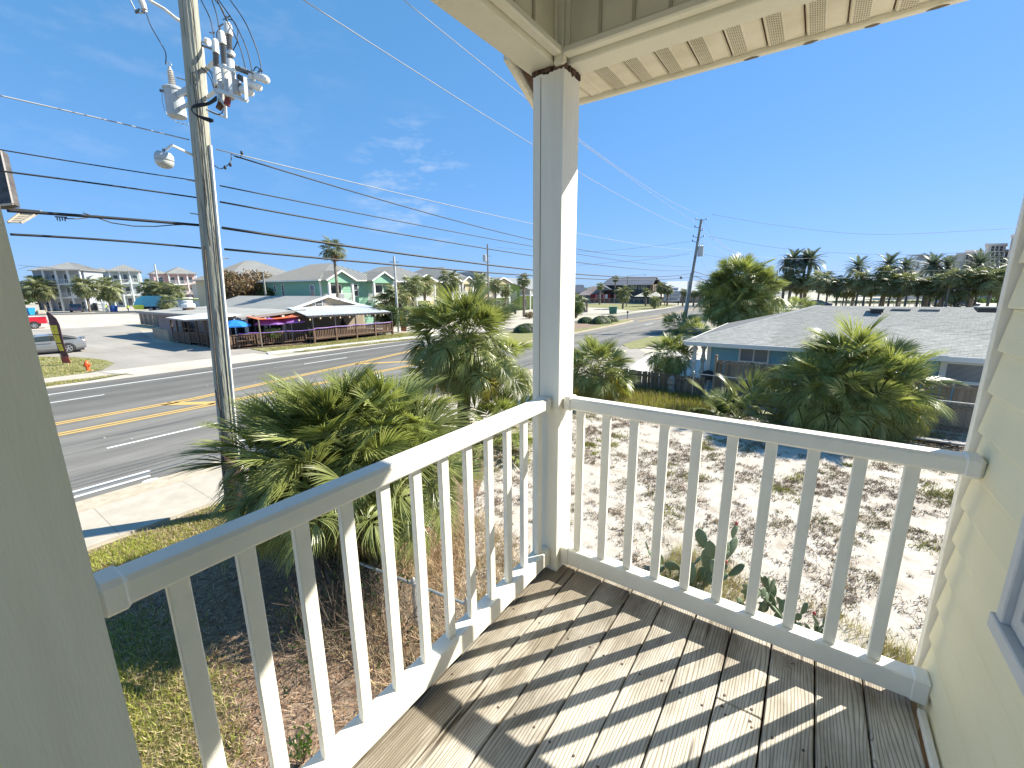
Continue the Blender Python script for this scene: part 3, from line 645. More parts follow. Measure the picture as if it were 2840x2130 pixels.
# dead twiggy understorey and a felled scrap of wire fence beneath it
g = G(); r_ = random.Random(5)
for i in range(170):
    a = Vector((r_.gauss(-3.4, .55), r_.gauss(1.1, .5), 0)); hgt = r_.uniform(.15, .85); b = a+Vector((r_.uniform(-.45,.45), r_.uniform(-.45,.45), hgt)); m_ = a.lerp(b, .5)+Vector((r_.uniform(-.12,.12), r_.uniform(-.12,.12), .05))
    g.tube([a, m_, b], [.006, .004, .002], 3, cap=False)
    for q in range(3):
        e = b+Vector((r_.uniform(-.2,.2), r_.uniform(-.2,.2), r_.uniform(-.1,.2))); g.tube([m_, e], [.003, .0015], 3, cap=False)
    if r_.random() < .5:
        for q in range(7):
            c_ = b+Vector((r_.uniform(-.12,.12), r_.uniform(-.12,.12), r_.uniform(-.12,.08))); v1 = Vector((r_.uniform(-1,1), r_.uniform(-1,1), r_.uniform(-1,1))).normalized()*.03; v2 = v1.orthogonal().normalized()*.012
            g.add([c_, c_+v1+v2, c_+v1*2, c_+v1-v2], [(0,1,2,3)], 1)
solo(g, 'dry_thicket', [twig_m, bush_m], 'dense tangle of dry twigs and small leaves under the multi-headed palm', 'thicket', kind='stuff')
galv = mat('galvanised_steel', (.50, .51, .50), (.38, .39, .38), scale=12, rough=.45, metal=.6)
def chainlink(name, label, a, b, h, posts, cell=.09, wire=.0022, lean=0):
    a = Vector(a); b = Vector(b); t = thing(name, label, 'fence', (a+b)/2); L = (b-a).length; d = (b-a)/L; up = Vector((0, 0, 1)); off = -((a+b)/2)
    g = G(); g.tube([a+up*h, b+up*h], .019, 8); g.obj('top_tube', galv, t)
    for s in posts:
        g = G(); p = a+d*L*s; g.tube([p, p+up*(h+.06)], .026, 8); g.lathe([(.03,0),(.02,.03),(.004,.045)], p+up*(h+.05), 8); g.obj('fence_post', galv, t)
    g = G(); n = int((L+h)/cell)
    for i in range(n):
        s = i*cell
        x0, z0 = (s, 0) if s < L else (L, s-L); x1, z1 = (s-h, h) if s > h else (0, s)
        g.tube([a+d*x0+up*z0, a+d*x1+up*z1], wire, 3, cap=False)
        g.tube([a+d*(L-x0)+up*z0, a+d*(L-x1)+up*z1], wire, 3, cap=False)
    o = g.obj('wire_mesh', galv, t); o['kind'] = 'stuff'; return t
p0, p1 = P(985, 1560, z=.75), P(1295, 1690, z=.55)
cl = chainlink('wire_fence_piece', 'rusty leaning scrap of wire mesh fence in the dead grass below the left railing', (p0[0], p0[1], .15), (p1[0], p1[1], .0), .62, (0, .55, 1), cell=.075)

# second palm on its own trunk
t = thing('palm_tree', 'tall fan palm with brown skirt and bare booted trunk between road and corner post', 'palm tree', (-7.75, 8.25, 0))
c = rel(P(1283, 948, d=13.2), t); crown(t, c, 110, 1.0, lo=-45, hi=86, dead=18, yellow=.06, seed=21, spreadc=.14)
c2 = rel(P(1355, 1000, d=12.9), t); crown(t, c2, 22, .8, lo=-35, hi=30, dead=9, yellow=.1, seed=22, spreadc=.25)
local_trunk(t, [(0,0,0), (.02,.0,.9), (.06,.0,1.7), (c[0]*.9, c[1]*.9, c[2])], [.24,.20,.19,.17])
t = thing('palm_shrub', 'small bright palmetto at the foot of the booted palm trunk', 'palm', (-6.3, 7.9, 0)); crown(t, (0,0,.25), 22, .85, lo=5, hi=80, seed=31)
t = thing('palm_shrub', 'low palmetto tucked beside the corner post behind the left railing', 'palm', (-5.7, 7.2, 0)); crown(t, (0,0,.2), 16, .7, lo=5, hi=75, seed=32)
# palms by the neighbour's fence
t = thing('palm_tree', 'rounded yellow-green fan palm immediately right of the corner post', 'palm tree', (-5.75, 14.1, 0))
c = rel(P(1652, 1040, d=17.2), t); crown(t, (c[0],c[1],1.12), 90, .76, lo=-45, hi=86, dead=7, yellow=.12, seed=41, spreadc=.3)
local_trunk(t, [(0,0,0),(0,0,.6),(c[0],c[1],1.1)], [.2,.2,.2])
t = thing('palm_tree', 'dark spiky fan palm standing behind the low picket fence by the carved columns', 'palm tree', (-4.0, 18.0, 0))
crown(t, (0,0,1.35), 74, .58, lo=-50, hi=86, dead=3, seed=51, spreadc=.15); local_trunk(t, [(0,0,0),(0,0,.6),(0,0,1.3)], [.2,.17,.16])
t = thing('palm_tree', 'wide many-headed fan palm in front of the blue house, yellowing on its right side', 'palm tree', (2.45, 14.4, 0))
for (px, py, d, n, s, sd) in ((2270, 1080, 13.2, 64, .82, 61), (2370, 1040, 13.4, 80, .94, 62), (2350, 1110, 12.6, 40, .78, 63), (2450, 1085, 12.8, 64, .84, 64)):
    c = rel(P(px, py, d=d), t); crown(t, c, n, s, lo=-45, hi=84, dead=8, yellow=.06 if sd != 64 else .4, seed=sd)
    local_trunk(t, [(c[0]*.3, c[1]*.3, 0), (c[0]*.6, c[1]*.6, c[2]*.5), (c[0], c[1], c[2]-.1)], [.14,.12,.12], seed=sd)
t = thing('palm_shrub', 'little stiff palmetto in the shade under the tall plank fence', 'palm', (-.55, 14.0, 0)); crown(t, (0,0,.15), 20, .85, lo=5, hi=82, seed=71, stiff=1)
t = thing('palm_shrub', 'pale straw-tipped palmetto leaf clump on the edge of the green weeds', 'palm', (-1.15, 13.8, 0)); crown(t, (0,0,.1), 8, .8, lo=5, hi=60, seed=72, yellow=.5)
t = thing('palm_tree', 'huge shaggy fan palm towering above the corner of the blue house roof', 'palm tree', (-5.3, 45.5, 0))
for (px, py, d, n, s, sd) in ((2055, 790, 43, 90, 1.75, 81), (2005, 825, 43.5, 70, 1.55, 82), (2100, 825, 42.5, 70, 1.55, 83), (2050, 855, 42, 50, 1.6, 84)):
    c = rel(P(px, py, d=d), t); crown(t, c, n, s, lo=-60, hi=84, dead=7, seed=sd, spreadc=.3)
    local_trunk(t, [(c[0]*.2, c[1]*.2, 0), (c[0]*.6, c[1]*.6, c[2]*.5), (c[0], c[1], c[2]-.1)], [.3,.25,.25], seed=sd)
for (px, py, h, s, lab, n) in ((1880, 925, .9, 1.25, 'palmetto clump hugging the foot of the leaning utility pole, on its left', 26), (1915, 932, .5, .9, 'small palmetto at the right of the leaning pole foot', 18),
                            (2150, 880, .9, 1.3, 'yellow palmetto behind the hip of the blue house roof', 22), (2220, 868, 1.2, 1.6, 'round green palmetto standing on the ridge line of the blue house roof', 24)):
    b = P(px, py, z=0); t = thing('palm_shrub', lab, 'palm', b); crown(t, (0,0,h*.4), n, s, lo=0, hi=82, seed=px, yellow=.5 if px == 2150 else 0)

# far palms: one crown mesh + one trunk mesh each
def far_crown(seed, n=34, nleaf=15, R=1.0, pet=1.0, drop=-50, dead=0):
    g = G(); r = random.Random(seed)
    for i in range(n):
        az = i*2.4+r.uniform(-.2, .2); f = (i+.5)/n; el = math.radians(84-(84-drop)*f**.9+r.uniform(-8, 8))
        T = Matrix.Rotation(az, 4, 'Z')@Matrix.Rotation(-el, 4, 'Y')@Matrix.Rotation(r.uniform(-.5, .5), 4, 'X')
        frond_geo(g, r, pet=pet*r.uniform(.6, 1), R=R*r.uniform(.8, 1.1), nleaf=nleaf, droop=.9, segs=2, curve=.4, w0=.06, m_pet=None, T=T)
    for i in range(dead):
        az = r.uniform(0, 6.28); T = Matrix.Rotation(az, 4, 'Z')@Matrix.Rotation(math.radians(r.uniform(55, 85)), 4, 'Y')
        frond_geo(g, r, pet=pet*.6, R=R*.8, nleaf=10, droop=1.5, segs=2, curve=.4, w0=.07, m_leaf=1, m_pet=None, T=T)
    return g.mesh('crown', [far_leaf, leaf_dead])
FC = [far_crown(s, dead=5) for s in (1, 2, 3, 4)]
FW_ = [far_crown(s, n=26, R=.7, pet=.75, drop=-25, dead=22) for s in (5,)]
def far_trunk(h, r0=.24, r1=.2, lean=0):
    g = G(); g.tube([(0,0,0),(lean*.3,0,h*.5),(lean,0,h)], [r0,(r0+r1)/2,r1], 9); return g.mesh('trunk', trunk_far)
def far_palm(b, ctr_h, size, label, group=None, cm=None, tr=.22):
    t = thing('palm_tree', label, 'palm tree', (b[0], b[1], 0), random.uniform(0, 6.28), group)
    kid('crown', cm or random.choice(FC), t, (0, 0, ctr_h), (0, 0, random.uniform(0, 6)), (size, size, size)); kid('trunk', far_trunk(ctr_h, tr, tr*.85), t); return t
def fp(px, pyb, pyc, rad_px, label, group=None, zb=0, **k):
    "px column, base row, crown-centre row, crown radius in photo pixels"
    b = P(px, pyb, z=0); d = float((b-CAM)@FW); h = HT(b, px, pyc); return far_palm(b, h, rad_px*d/FOC/1.3, label, group, **k)
fp(115, 864, 790, 24, 'left sabal palm of the pair before the grey-blue villa', 'palms before the villas'); fp(128, 865, 800, 26, 'palm with bare twin trunk look before the grey-blue villa', 'palms before the villas')
fp(72, 866, 805, 20, 'palm half hidden behind the left porch post', 'palms before the villas')
fp(250, 866, 793, 26, 'tall palm between the grey-blue and pale teal villas', 'palms before the villas'); fp(308, 863, 800, 30, 'broad palm in front of the pale teal villa', 'palms before the villas')
fp(430, 862, 800, 24, 'palm left of the slim far pole beside the pink villa', 'palms before the villas'); fp(466, 862, 806, 24, 'palm in front of the pink villa', 'palms before the villas'); fp(500, 862, 806, 20, 'right-hand palm before the pink villa', 'palms before the villas')
fp(470, 869, 836, 20, 'short palm rising behind the restaurant shed roof')
b = P(944, 905, z=0); b = P(944, 893, x=-44.5); b[2] = 0
t = far_palm(b, HT(b, 932, 694), 1.25, 'very tall thin washingtonia palm with dead brown skirt in front of the green house', cm=FW_[0], tr=.17)
fp(1075, 905, 835, 28, 'palm at the right porch of the green house', 'palms by the gabled houses'); fp(1112, 905, 822, 30, 'palm behind the short light pole', 'palms by the gabled houses'); fp(1150, 900, 790, 26, 'palm over the white sport utility car', 'palms by the gabled houses')
fp(1182, 895, 788, 24, 'palm just right of the white car', 'palms by the gabled houses'); fp(1252, 890, 778, 26, 'palm before the middle cream house', 'palms by the gabled houses'); fp(1332, 885, 778, 20, 'palm before the last cream gable', 'palms by the gabled houses')
fp(1375, 875, 790, 18, 'small palm against the plain green gable wall', 'palms by the gabled houses'); fp(1403, 872, 806, 15, 'lowest palm against the green gable wall', 'palms by the gabled houses')
fp(1453, 878, 775, 16, 'slim palm on the straw bed by the black off-road car', 'palms by the gabled houses')
fp(1598, 880, 838, 24, 'stubby palm half behind the corner post on the far lot'); fp(1727, 857, 812, 20, 'thick palm on the dry grass before the dark restaurant')
for i, (px, pb, pc, r) in enumerate(((1663, 845, 793, 9), (1704, 840, 772, 8), (1790, 850, 810, 10), (1832, 848, 797, 14), (1850, 848, 803, 12), (1816, 856, 835, 14), (1893, 848, 808, 8), (1905, 848, 815, 8), (1923, 850, 815, 9), (1940, 850, 812, 9), (1955, 850, 808, 11), (1972, 850, 812, 12))):
    fp(px, pb, pc, r, 'small distant palm along the far end of the road', 'distant palms at the end of the road')
# the row of sabals behind the blue house roof
row = [(2170,845,782,20),(2188,846,772,24),(2205,845,790,20),(2225,846,784,22),(2266,850,778,26),(2290,848,790,22),(2318,850,792,26),(2345,848,802,20),(2372,852,774,24),(2392,852,790,24),(2412,850,798,20),(2440,852,760,22),(2462,853,788,28),(2485,853,790,28),
       (2508,855,785,26),(2540,855,795,22),(2556,855,788,22),(2574,855,800,22),(2592,855,785,24),(2610,857,788,20),(2645,857,800,34),(2700,857,782,30),(2735,860,775,34),(2765,860,785,32),(2680,858,765,26),(2620,858,770,24)]
for i, (px, pb, pc, r) in enumerate(row): fp(px, pb, pc, r, 'sabal palm in the long row behind the blue house roof', 'sabal palms in a row beyond the blue house', tr=.19)
def date_crown(seed, n=46):
    g = G(); r = random.Random(seed)
    for i in range(n):
        az = i*2.4+r.uniform(-.15, .15); f = (i+.5)/n; el = math.radians(82-112*f**.9+r.uniform(-6, 6)); L = 3.3*r.uniform(.85, 1.05)
        T = Matrix.Rotation(az, 3, 'Z')@Matrix.Rotation(-el, 3, 'Y'); d = Vector((1, 0, 0)); p = Vector((0, 0, 0)); prev = None; K = 13
        for k in range(K+1):
            s = k/K; dn = (d+Vector((0, 0, -.035-.13*s*(1 if el < 1 else .5)))).normalized()
            if k > 1:
                ll = .62*math.sin(math.pi*min(1, s*.9+.12))**.6; w = .085
                for sg in (-1, 1):
                    for off_ in (0, .5):
                        q0 = p+d*(L/K*off_); tip = q0+(d*.8+Vector((0, sg, .25))).normalized()*ll
                        g.add([T@(q0-d*w), T@(q0+d*w), T@tip], [(0, 1, 2)])
            p = p+dn*(L/K); d = dn
            if prev is not None: g.add([T@(prev+Vector((0,.03,0))), T@(prev-Vector((0,.03,0))), T@(p-Vector((0,.02,0))), T@(p+Vector((0,.02,0)))], [(0,1,2,3)])
            prev = p.copy()
    g.lathe([(.1,-.9),(.36,-.5),(.42,-.1),(.2,.2)], (0,0,0), 10, 1)
    return g.mesh('crown', [date_leaf, trunk_far])
DC = [date_crown(s) for s in (1, 2, 3)]
DP = [(2168,845,736,24),(2186,845,724,34),(2230,845,728,38),(2218,845,722,26),(2363,848,742,32),(2447,850,738,36),(2492,850,742,28),(2565,852,740,36),(2605,852,742,30),(2566,852,736,20),(2690,853,736,40),(2780,855,742,30)]
for i, (px, pb, pc, r) in enumerate(DP):
    b = P(px, pb, z=0); d = float((b-CAM)@FW); h = HT(b, px, pc)
    t = thing('palm_tree', 'tall date palm rising above the sabal row' , 'palm tree', (b[0], b[1], 0), random.uniform(0, 6), 'date palms in front of the tan hotel')
    s = r*d/FOC/2.6; kid('crown', DC[i % 3], t, (0,0,h), (0,0,random.uniform(0,6)), (s,s,s)); kid('trunk', far_trunk(h, .3, .27), t)

# broadleaf shrubs and trees
def leaf_blob(g, r, c, rad, n, leaf, m=0, shell=.55):
    for i in range(n):
        v = Vector((r.gauss(0,1), r.gauss(0,1), r.gauss(0,1))).normalized()*(shell+(1-shell)*r.random())
        q = Vector((c[0]+v.x*rad[0], c[1]+v.y*rad[1], c[2]+v.z*rad[2])); a = Vector((r.uniform(-1,1), r.uniform(-1,1), r.uniform(-.4,1))).normalized(); b_ = a.orthogonal().normalized()
        b_ = Matrix.Rotation(r.uniform(0, 6.28), 3, a)@b_; cc = a.cross(b_); l = leaf*r.uniform(.6, 1.3)
        g.add([q-b_*l, q+cc*l*.45, q+b_*l, q-cc*l*.45], [(0,1,2,3)], m)
def shrub(b, rx, ry, h, label, mt=bush_m, n=14, leaves=90, leaf=.06, trunk=.2, cat='shrub', group=None, seed=1, name='shrub'):
    t = thing(name, label, cat, (b[0], b[1], 0), 0, group); r = random.Random(seed); g = G(); w = G()
    for i in range(n):
        a = r.uniform(0, 6.28); q = r.random()**.5; zc = trunk+(h-trunk)*(.28+.5*r.random()); k = r.uniform(.28, .5)
        c = (rx*(1-k)*q*math.cos(a), ry*(1-k)*q*math.sin(a), min(zc, h-k*.5*(h-trunk))); leaf_blob(g, r, c, (rx*k, ry*k, (h-trunk)*k*.6), leaves, leaf)
        w.tube([(r.uniform(-.05,.05)*rx, r.uniform(-.05,.05)*ry, 0), (c[0]*.35, c[1]*.35, c[2]*.5), c], [.05*h*.4, .03*h*.4, .01*h*.4], 5, cap=False)
    kid('crown', g.mesh('crown', mt), t); kid('trunk', w.mesh('trunk', twig_m), t); return t
shrub(P(757, 958, z=0), .85, .85, 1.55, 'round clipped bush in front of the restaurant fence below the purple umbrella', n=26, leaves=130, leaf=.05, trunk=.5, seed=2)
shrub((-34.3,27.6,0), 1.3, 1.0, 2.9, 'tall dark bush at the right end of the restaurant terrace', n=26, leaves=150, leaf=.09, trunk=.1, seed=3)
fp(1068, 924, 868, 26, 'bushy palm growing over the right end of the restaurant roof')
b = P(862, 952, z=0); shrub(b, .3, .3, 1.35, 'spindly sapling at the step of the restaurant terrace', n=9, leaves=24, leaf=.04, trunk=.75, seed=4)
bb = P(690, 850, x=-64); bb[2] = 0; shrub(bb, 5.0, 4.4, 7.4, 'broad autumn-brown tree behind the restaurant roof', bush_autumn, n=46, leaves=240, leaf=.2, trunk=1.5, cat='tree', seed=5, name='broadleaf_tree')
bb = P(752, 850, x=-60); bb[2] = 0; shrub(bb, 2.2, 2.2, 4.9, 'darker rounded tree next to the autumn tree at the green house wall', bush_m, n=22, leaves=160, leaf=.17, trunk=1.2, cat='tree', seed=6, name='broadleaf_tree')
shrub(P(1597, 883, z=0), 1.6, 1.6, 3.0, 'round leafy bush half hidden by the corner post beyond the road', n=20, leaves=130, leaf=.12, seed=7)
bb = P(240, 858, z=0); shrub(bb, 4, 4, 11.0, 'dark broadleaf tree between the two left villas', n=24, leaves=120, leaf=.35, trunk=2, cat='tree', seed=8, name='broadleaf_tree')
g = G(); r_ = random.Random(9)     # clipped hedges on the median
def hedge(b, rx, ry, h, label, seed):
    r = random.Random(seed); t = thing('hedge', label, 'hedge', (b[0], b[1], .14)); g = G(); N = 14; M = 8; vs = []
    g.lathe([(rx*.93*math.cos(a), h*.97*math.sin(a)) for a in np.linspace(0, 1.5, 6)], (0,0,0), 18)
    g.v = [(x, y*ry/rx, z) for x, y, z in g.v]
    kid('twig_core', g.mesh('twig_core', mat('hedge_core', (.02,.03,.01))), t)
    g = G()
    for i in range(2600):
        a = r.uniform(0, 6.28); e = math.asin(r.random()); v = Vector((math.cos(a)*math.cos(e), math.sin(a)*math.cos(e), math.sin(e)))
        k = .95+.1*math.sin(a*5+e*4)*.6; q = Vector((v.x*rx*k, v.y*ry*k, v.z*h*k)); nn = (v+Vector((r.uniform(-.7,.7), r.uniform(-.7,.7), r.uniform(-.5,.7)))).normalized(); b_ = nn.orthogonal().normalized(); c_ = nn.cross(b_); l = .07
        g.add([q-b_*l, q+c_*l*.5, q+b_*l, q-c_*l*.5], [(0,1,2,3)])
    kid('foliage', g.mesh('foliage', mat('hedge_leaf', (.06,.10,.02), (.12,.17,.035), scale=2, rough=.5, trans=.15)), t); return t
hedge(P(1625, 899, z=0), 1.1, 1.0, .75, 'small dark clipped hedge on the median, left of the bigger one', 1)
hedge(P(1668, 900, z=0), 1.15, 1.9, .95, 'larger bright clipped hedge on the median near its tip', 2)
hedge(P(1462, 924, z=0), 1.3, 1.6, .85, 'clipped hedge on the median just left of the corner post', 3)
hedge(P(1694, 895, z=0), .9, 1.2, .8, 'clipped hedge nearest the pointed end of the median', 4)
# straw bed grasses by the slim palm
shrub(P(1468, 884, z=0), 1.0, 1.0, 1.0, 'tuft of tan ornamental grass beside the slim palm', mat('tan_grass', (.40,.31,.17), (.30,.22,.11), rough=.9), n=14, leaves=60, leaf=.16, trunk=0, seed=12)

# prickly pears
cact = mat('cactus_pad', (.10, .145, .075), (.165, .215, .12), scale=14, rough=.55, bump=.3, bscale=70, rand=.2, ramp=(.3, .7))
spine = mat('cactus_spot', (.30, .24, .12), rough=.8)
fruit_m = mat('cactus_fruit', (.35, .04, .05), rough=.5)
gp = G(); N = 16; R_ = 9
rings = []
for k in range(R_):
    s = k/(R_-1); z = s; hw = .36*math.sin(math.pi*min(1, s*.93+.07))**.62*(0.55+.45*s) if s < 1 else .02
    rings.append([(hw*math.cos(2*math.pi*j/N), (.055+.02*math.sin(math.pi*s))*math.sin(2*math.pi*j/N)*(hw/.36+.25), z) for j in range(N)])
vs = [v for rg in rings for v in rg]; gp.add(vs, [(i*N+j, i*N+(j+1)%N, (i+1)*N+(j+1)%N, (i+1)*N+j) for i in range(R_-1) for j in range(N)]+[tuple((R_-1)*N+j for j in range(N)), tuple(range(N))[::-1]])
for k in range(1, 8):
    for q in range(-2, 3):
        s = k/8; hw = .36*math.sin(math.pi*min(1, s*.93+.07))**.62*(0.55+.45*s); x = q/2.6*hw
        for sg in (-1, 1):
            y = sg*(.055+.02*math.sin(math.pi*s))*math.sqrt(max(0, 1-(x/hw)**2))*(hw/.36+.25)
            gp.lathe([(.009,-.004),(.003,.008)], (x+.02*(k%2), y, s), 5, 1, axis=(0, sg, 0))
PAD = gp.mesh('pad', [cact, spine], smooth=False)
def cactus(b, size, n, label, seed):
    r = random.Random(seed); t = thing('prickly_pear', label, 'cactus', (b[0], b[1], 0), group='prickly pear cacti in the sand')
    pads = []
    for i in range(n):
        if i < 5 or not pads:
            M = Matrix.Translation((r.uniform(-.3,.3)*size*2, r.uniform(-.2,.2)*size*2, -.02))@Matrix.Rotation(r.uniform(0, 3.14), 4, 'Z')@Matrix.Rotation(r.uniform(-.5,.5), 4, 'Y')@Matrix.Rotation(r.uniform(-.45,.45), 4, 'X'); s = size*r.uniform(.8, 1.2)
        else:
            Mp, sp = r.choice(pads[-14:]); a = r.uniform(-1.1, 1.1)
            M = Mp@Matrix.Translation((.3*sp*math.sin(a), 0, sp*(.62+.36*math.cos(a))))@Matrix.Rotation(a*.8, 4, 'Y')@Matrix.Rotation(r.uniform(-.7,.7), 4, 'Z')@Matrix.Rotation(r.uniform(-.35,.35), 4, 'X'); s = size*r.uniform(.6, 1.0)
        o = kid('pad', PAD, t); o.matrix_local = M@Matrix.Diagonal((s, s, s, 1)); pads.append((M, s))
    g = G()
    for i in range(3 if seed == 3 else 1):
        M, s = r.choice(pads[5:]); p = M@Vector((r.uniform(-.1,.1)*s, 0, s)); g.lathe([(.008,0),(.018,.02),(.016,.05),(.006,.055)], p, 7)
    g.obj('fruit', fruit_m, t, world=False); return t
cactus(P(1925, 1612, z=0), .33, 34, 'largest prickly pear, behind the lower right railing', 3)
cactus(P(1500+1010/3.0157, 1050+1610/3.0157, z=0), .24, 8, 'small prickly pear at the left of the large one', 8)
cactus(P(2085, 1690, z=0), .24, 18, 'middle prickly pear, right of the large one', 4)
cactus(P(2190, 1745, z=0), .23, 20, 'low sprawling prickly pear nearest the right end of the railing', 5)
cactus(P(2265, 1765, z=0), .18, 9, 'tiny prickly pear at the end of the row', 6)
# leafy seedling by the deck, bottom of the picture
g = G(); r_ = random.Random(4)
b = P(835, 2085, z=.15)
for i in range(26):
    a = r_.uniform(0, 6.28); e = Vector((math.cos(a)*r_.uniform(.02,.16), math.sin(a)*r_.uniform(.02,.16), r_.uniform(.12,.42))); p = Vector((b[0], b[1], 0))
    g.tube([p, p+e], [.004,.002], 4, 1)
    for k in range(5):
        q = p+e*(.5+.12*k); d = Vector((r_.uniform(-1,1), r_.uniform(-1,1), r_.uniform(.1,.9))).normalized()*.055; w = d.orthogonal().normalized()*.014
        g.add([q, q+d*.5+w, q+d, q+d*.5-w], [(0,1,2,3)])
solo(g, 'seedling', [mat('seedling_leaf', (.10,.20,.03), (.16,.24,.05), scale=8, rough=.4, trans=.3), twig_m], 'young glossy-leaved shrub at the bottom of the picture just under the left railing', 'shrub')

# ------------------------------------------------------------------ ground cover, all real blades and sprigs
def blades(name, label, n, pts, hmin, hmax, w, mats, lean=.5, mi=None, z=0, flat=False, cat='ground cover'):
    "pts(n) -> xy; triangles"
    xy = pts(n); n = len(xy); a = rng.uniform(0, 2*np.pi, n); h = rng.uniform(hmin, hmax, n); l = rng.uniform(0, lean, n); ww = w*rng.uniform(.6, 1.4, n)
    dx, dy = np.cos(a), np.sin(a)
    if flat: L = h; vx = xy[:,0]+dx*L; vy = xy[:,1]+dy*L; vz = rng.uniform(.004, .03, n)+z
    else: vx = xy[:,0]+dx*h*l; vy = xy[:,1]+dy*h*l; vz = h+z
    b = rng.uniform(0, 2*np.pi, n) if not flat else a+np.pi/2
    z0 = rng.uniform(-.002, .012, n)+z if flat else np.zeros(n)+z-.005
    V = np.empty((n, 3, 3)); V[:,0] = np.c_[xy[:,0]-np.cos(b)*ww, xy[:,1]-np.sin(b)*ww, z0]; V[:,1] = np.c_[xy[:,0]+np.cos(b)*ww, xy[:,1]+np.sin(b)*ww, z0]; V[:,2] = np.c_[vx, vy, vz]
    me = bpy.data.meshes.new(name); me.vertices.add(3*n); me.vertices.foreach_set('co', V.reshape(-1)); me.loops.add(3*n); me.loops.foreach_set('vertex_index', np.arange(3*n)); me.polygons.add(n)
    me.polygons.foreach_set('loop_start', np.arange(n)*3); me.polygons.foreach_set('loop_total', np.full(n, 3))
    for m in mats: me.materials.append(m)
    if len(mats) > 1: me.polygons.foreach_set('material_index', (mi(xy) if mi else rng.integers(0, len(mats), n)).astype(np.int32))
    me.update(); me.validate(); o = bpy.data.objects.new(name, me); COL.objects.link(o); return tag(o, label, cat, kind='stuff')
def vnoise(xy, s, seed=0):
    "smooth value noise"
    r = np.random.default_rng(seed); T = r.random((64, 64)); p = xy/s+100; i = np.floor(p).astype(int); f = p-i; f = f*f*(3-2*f)
    g_ = lambda a, b: T[(i[:,0]+a) % 64, (i[:,1]+b) % 64]
    return (g_(0,0)*(1-f[:,0])+g_(1,0)*f[:,0])*(1-f[:,1])+(g_(0,1)*(1-f[:,0])+g_(1,1)*f[:,0])*f[:,1]
def inpoly(xy, poly):
    x, y = xy[:,0], xy[:,1]; r = np.zeros(len(x), bool); n = len(poly)
    for i in range(n):
        x0, y0 = poly[i]; x1, y1 = poly[(i+1) % n]; c = ((y0 > y) != (y1 > y)); r ^= c & (x < (x1-x0)*(y-y0)/((y1-y0) if y1 != y0 else 1e-9)+x0)
    return r
def area(poly, dens=None):
    P_ = np.array(poly); lo, hi = P_.min(0), P_.max(0)
    def f(n):
        out = []; k = 0
        while k < n:
            q = rng.uniform(lo, hi, (n, 2)); q = q[inpoly(q, poly)]
            if dens is not None: q = q[rng.random(len(q)) < dens(q)]
            out.append(q); k += len(q)
            if len(out) > 60: break
        return np.concatenate(out)[:n]
    return f
gr = [mat('grass_green', (.22,.25,.05), rough=.7, trans=.25), mat('grass_olive', (.34,.32,.09), rough=.7, trans=.25), mat('grass_straw', (.50,.41,.23), rough=.85, trans=.1), mat('grass_lime', (.42,.45,.09), rough=.6, trans=.3)]
lawn_poly = [(-8.9,-6),(-.3,-6),(-.3,.8),(-2.5,2.0),(-3.9,3.9),(-8.9,3.9)]
def turf_d(q):
    d = np.zeros(len(q))
    for cx_, cy_, rx, ry in TURF: d = np.maximum(d, np.clip(1.35-((q[:,0]-cx_)/rx)**2-((q[:,1]-cy_)/ry)**2, 0, 1))
    return np.clip(d*1.1*(.35+.9*vnoise(q, .45, 3)), 0, 1)+.015
blades('turf_grass', 'short patchy green grass on the ground below the left railing', 90000, area([(-8.9,-6),(-.3,-6),(-.3,2),(-8.9,7.4)], turf_d), .02, .075, .006, gr, lean=1.2, mi=lambda q: np.where(vnoise(q, .6, 5)+rng.uniform(-.3,.3,len(q)) > .58, 3, rng.integers(0, 3, len(q))), cat='grass')
straw = [mat('pine_straw', (.38,.215,.115), rough=.9), mat('pine_straw_pale', (.60,.43,.28), rough=.9), mat('pine_straw_dark', (.14,.08,.05), rough=.95)]
blades('pine_straw', 'brown pine straw and dead grass carpeting the ground below the left railing', 60000, area([(-8.6,-5),(-.2,-5),(-.2,1.0),(-2.5,2.2),(-3.9,4.2),(-6,7.0),(-8.6,7.4)], lambda q: np.clip(1.15-turf_d(q)*.8, .15, 1)), .05, .17, .0035, straw, flat=True, z=0, cat='pine straw')
blades('dead_grass', 'pale dead grass tufts lying around the wire fence scrap', 9000, area([(-4.6,.6),(-1.2,.7),(-1.6,3.4),(-3.9,4.4)]), .08, .3, .004, [straw[1], gr[2]], lean=1.4, cat='dead grass')
# bright litter on the lawn: cones, shells, leaves
g = G()
for i in range(160):
    x, y = random.uniform(-7,-.6), random.uniform(-5,1); s = random.uniform(.01, .028)
    g.add([(x-s,y,.012),(x,y-s*.7,.014),(x+s,y+s*.2,.03),(x,y+s*.7,.014)], [(0,1,2,3)])
solo(g, 'leaf_litter', mat('pale_litter', (.62,.50,.36), (.5,.36,.25), scale=20, rough=.8), 'scattered pale fallen leaves on the lawn', 'litter', kind='stuff')
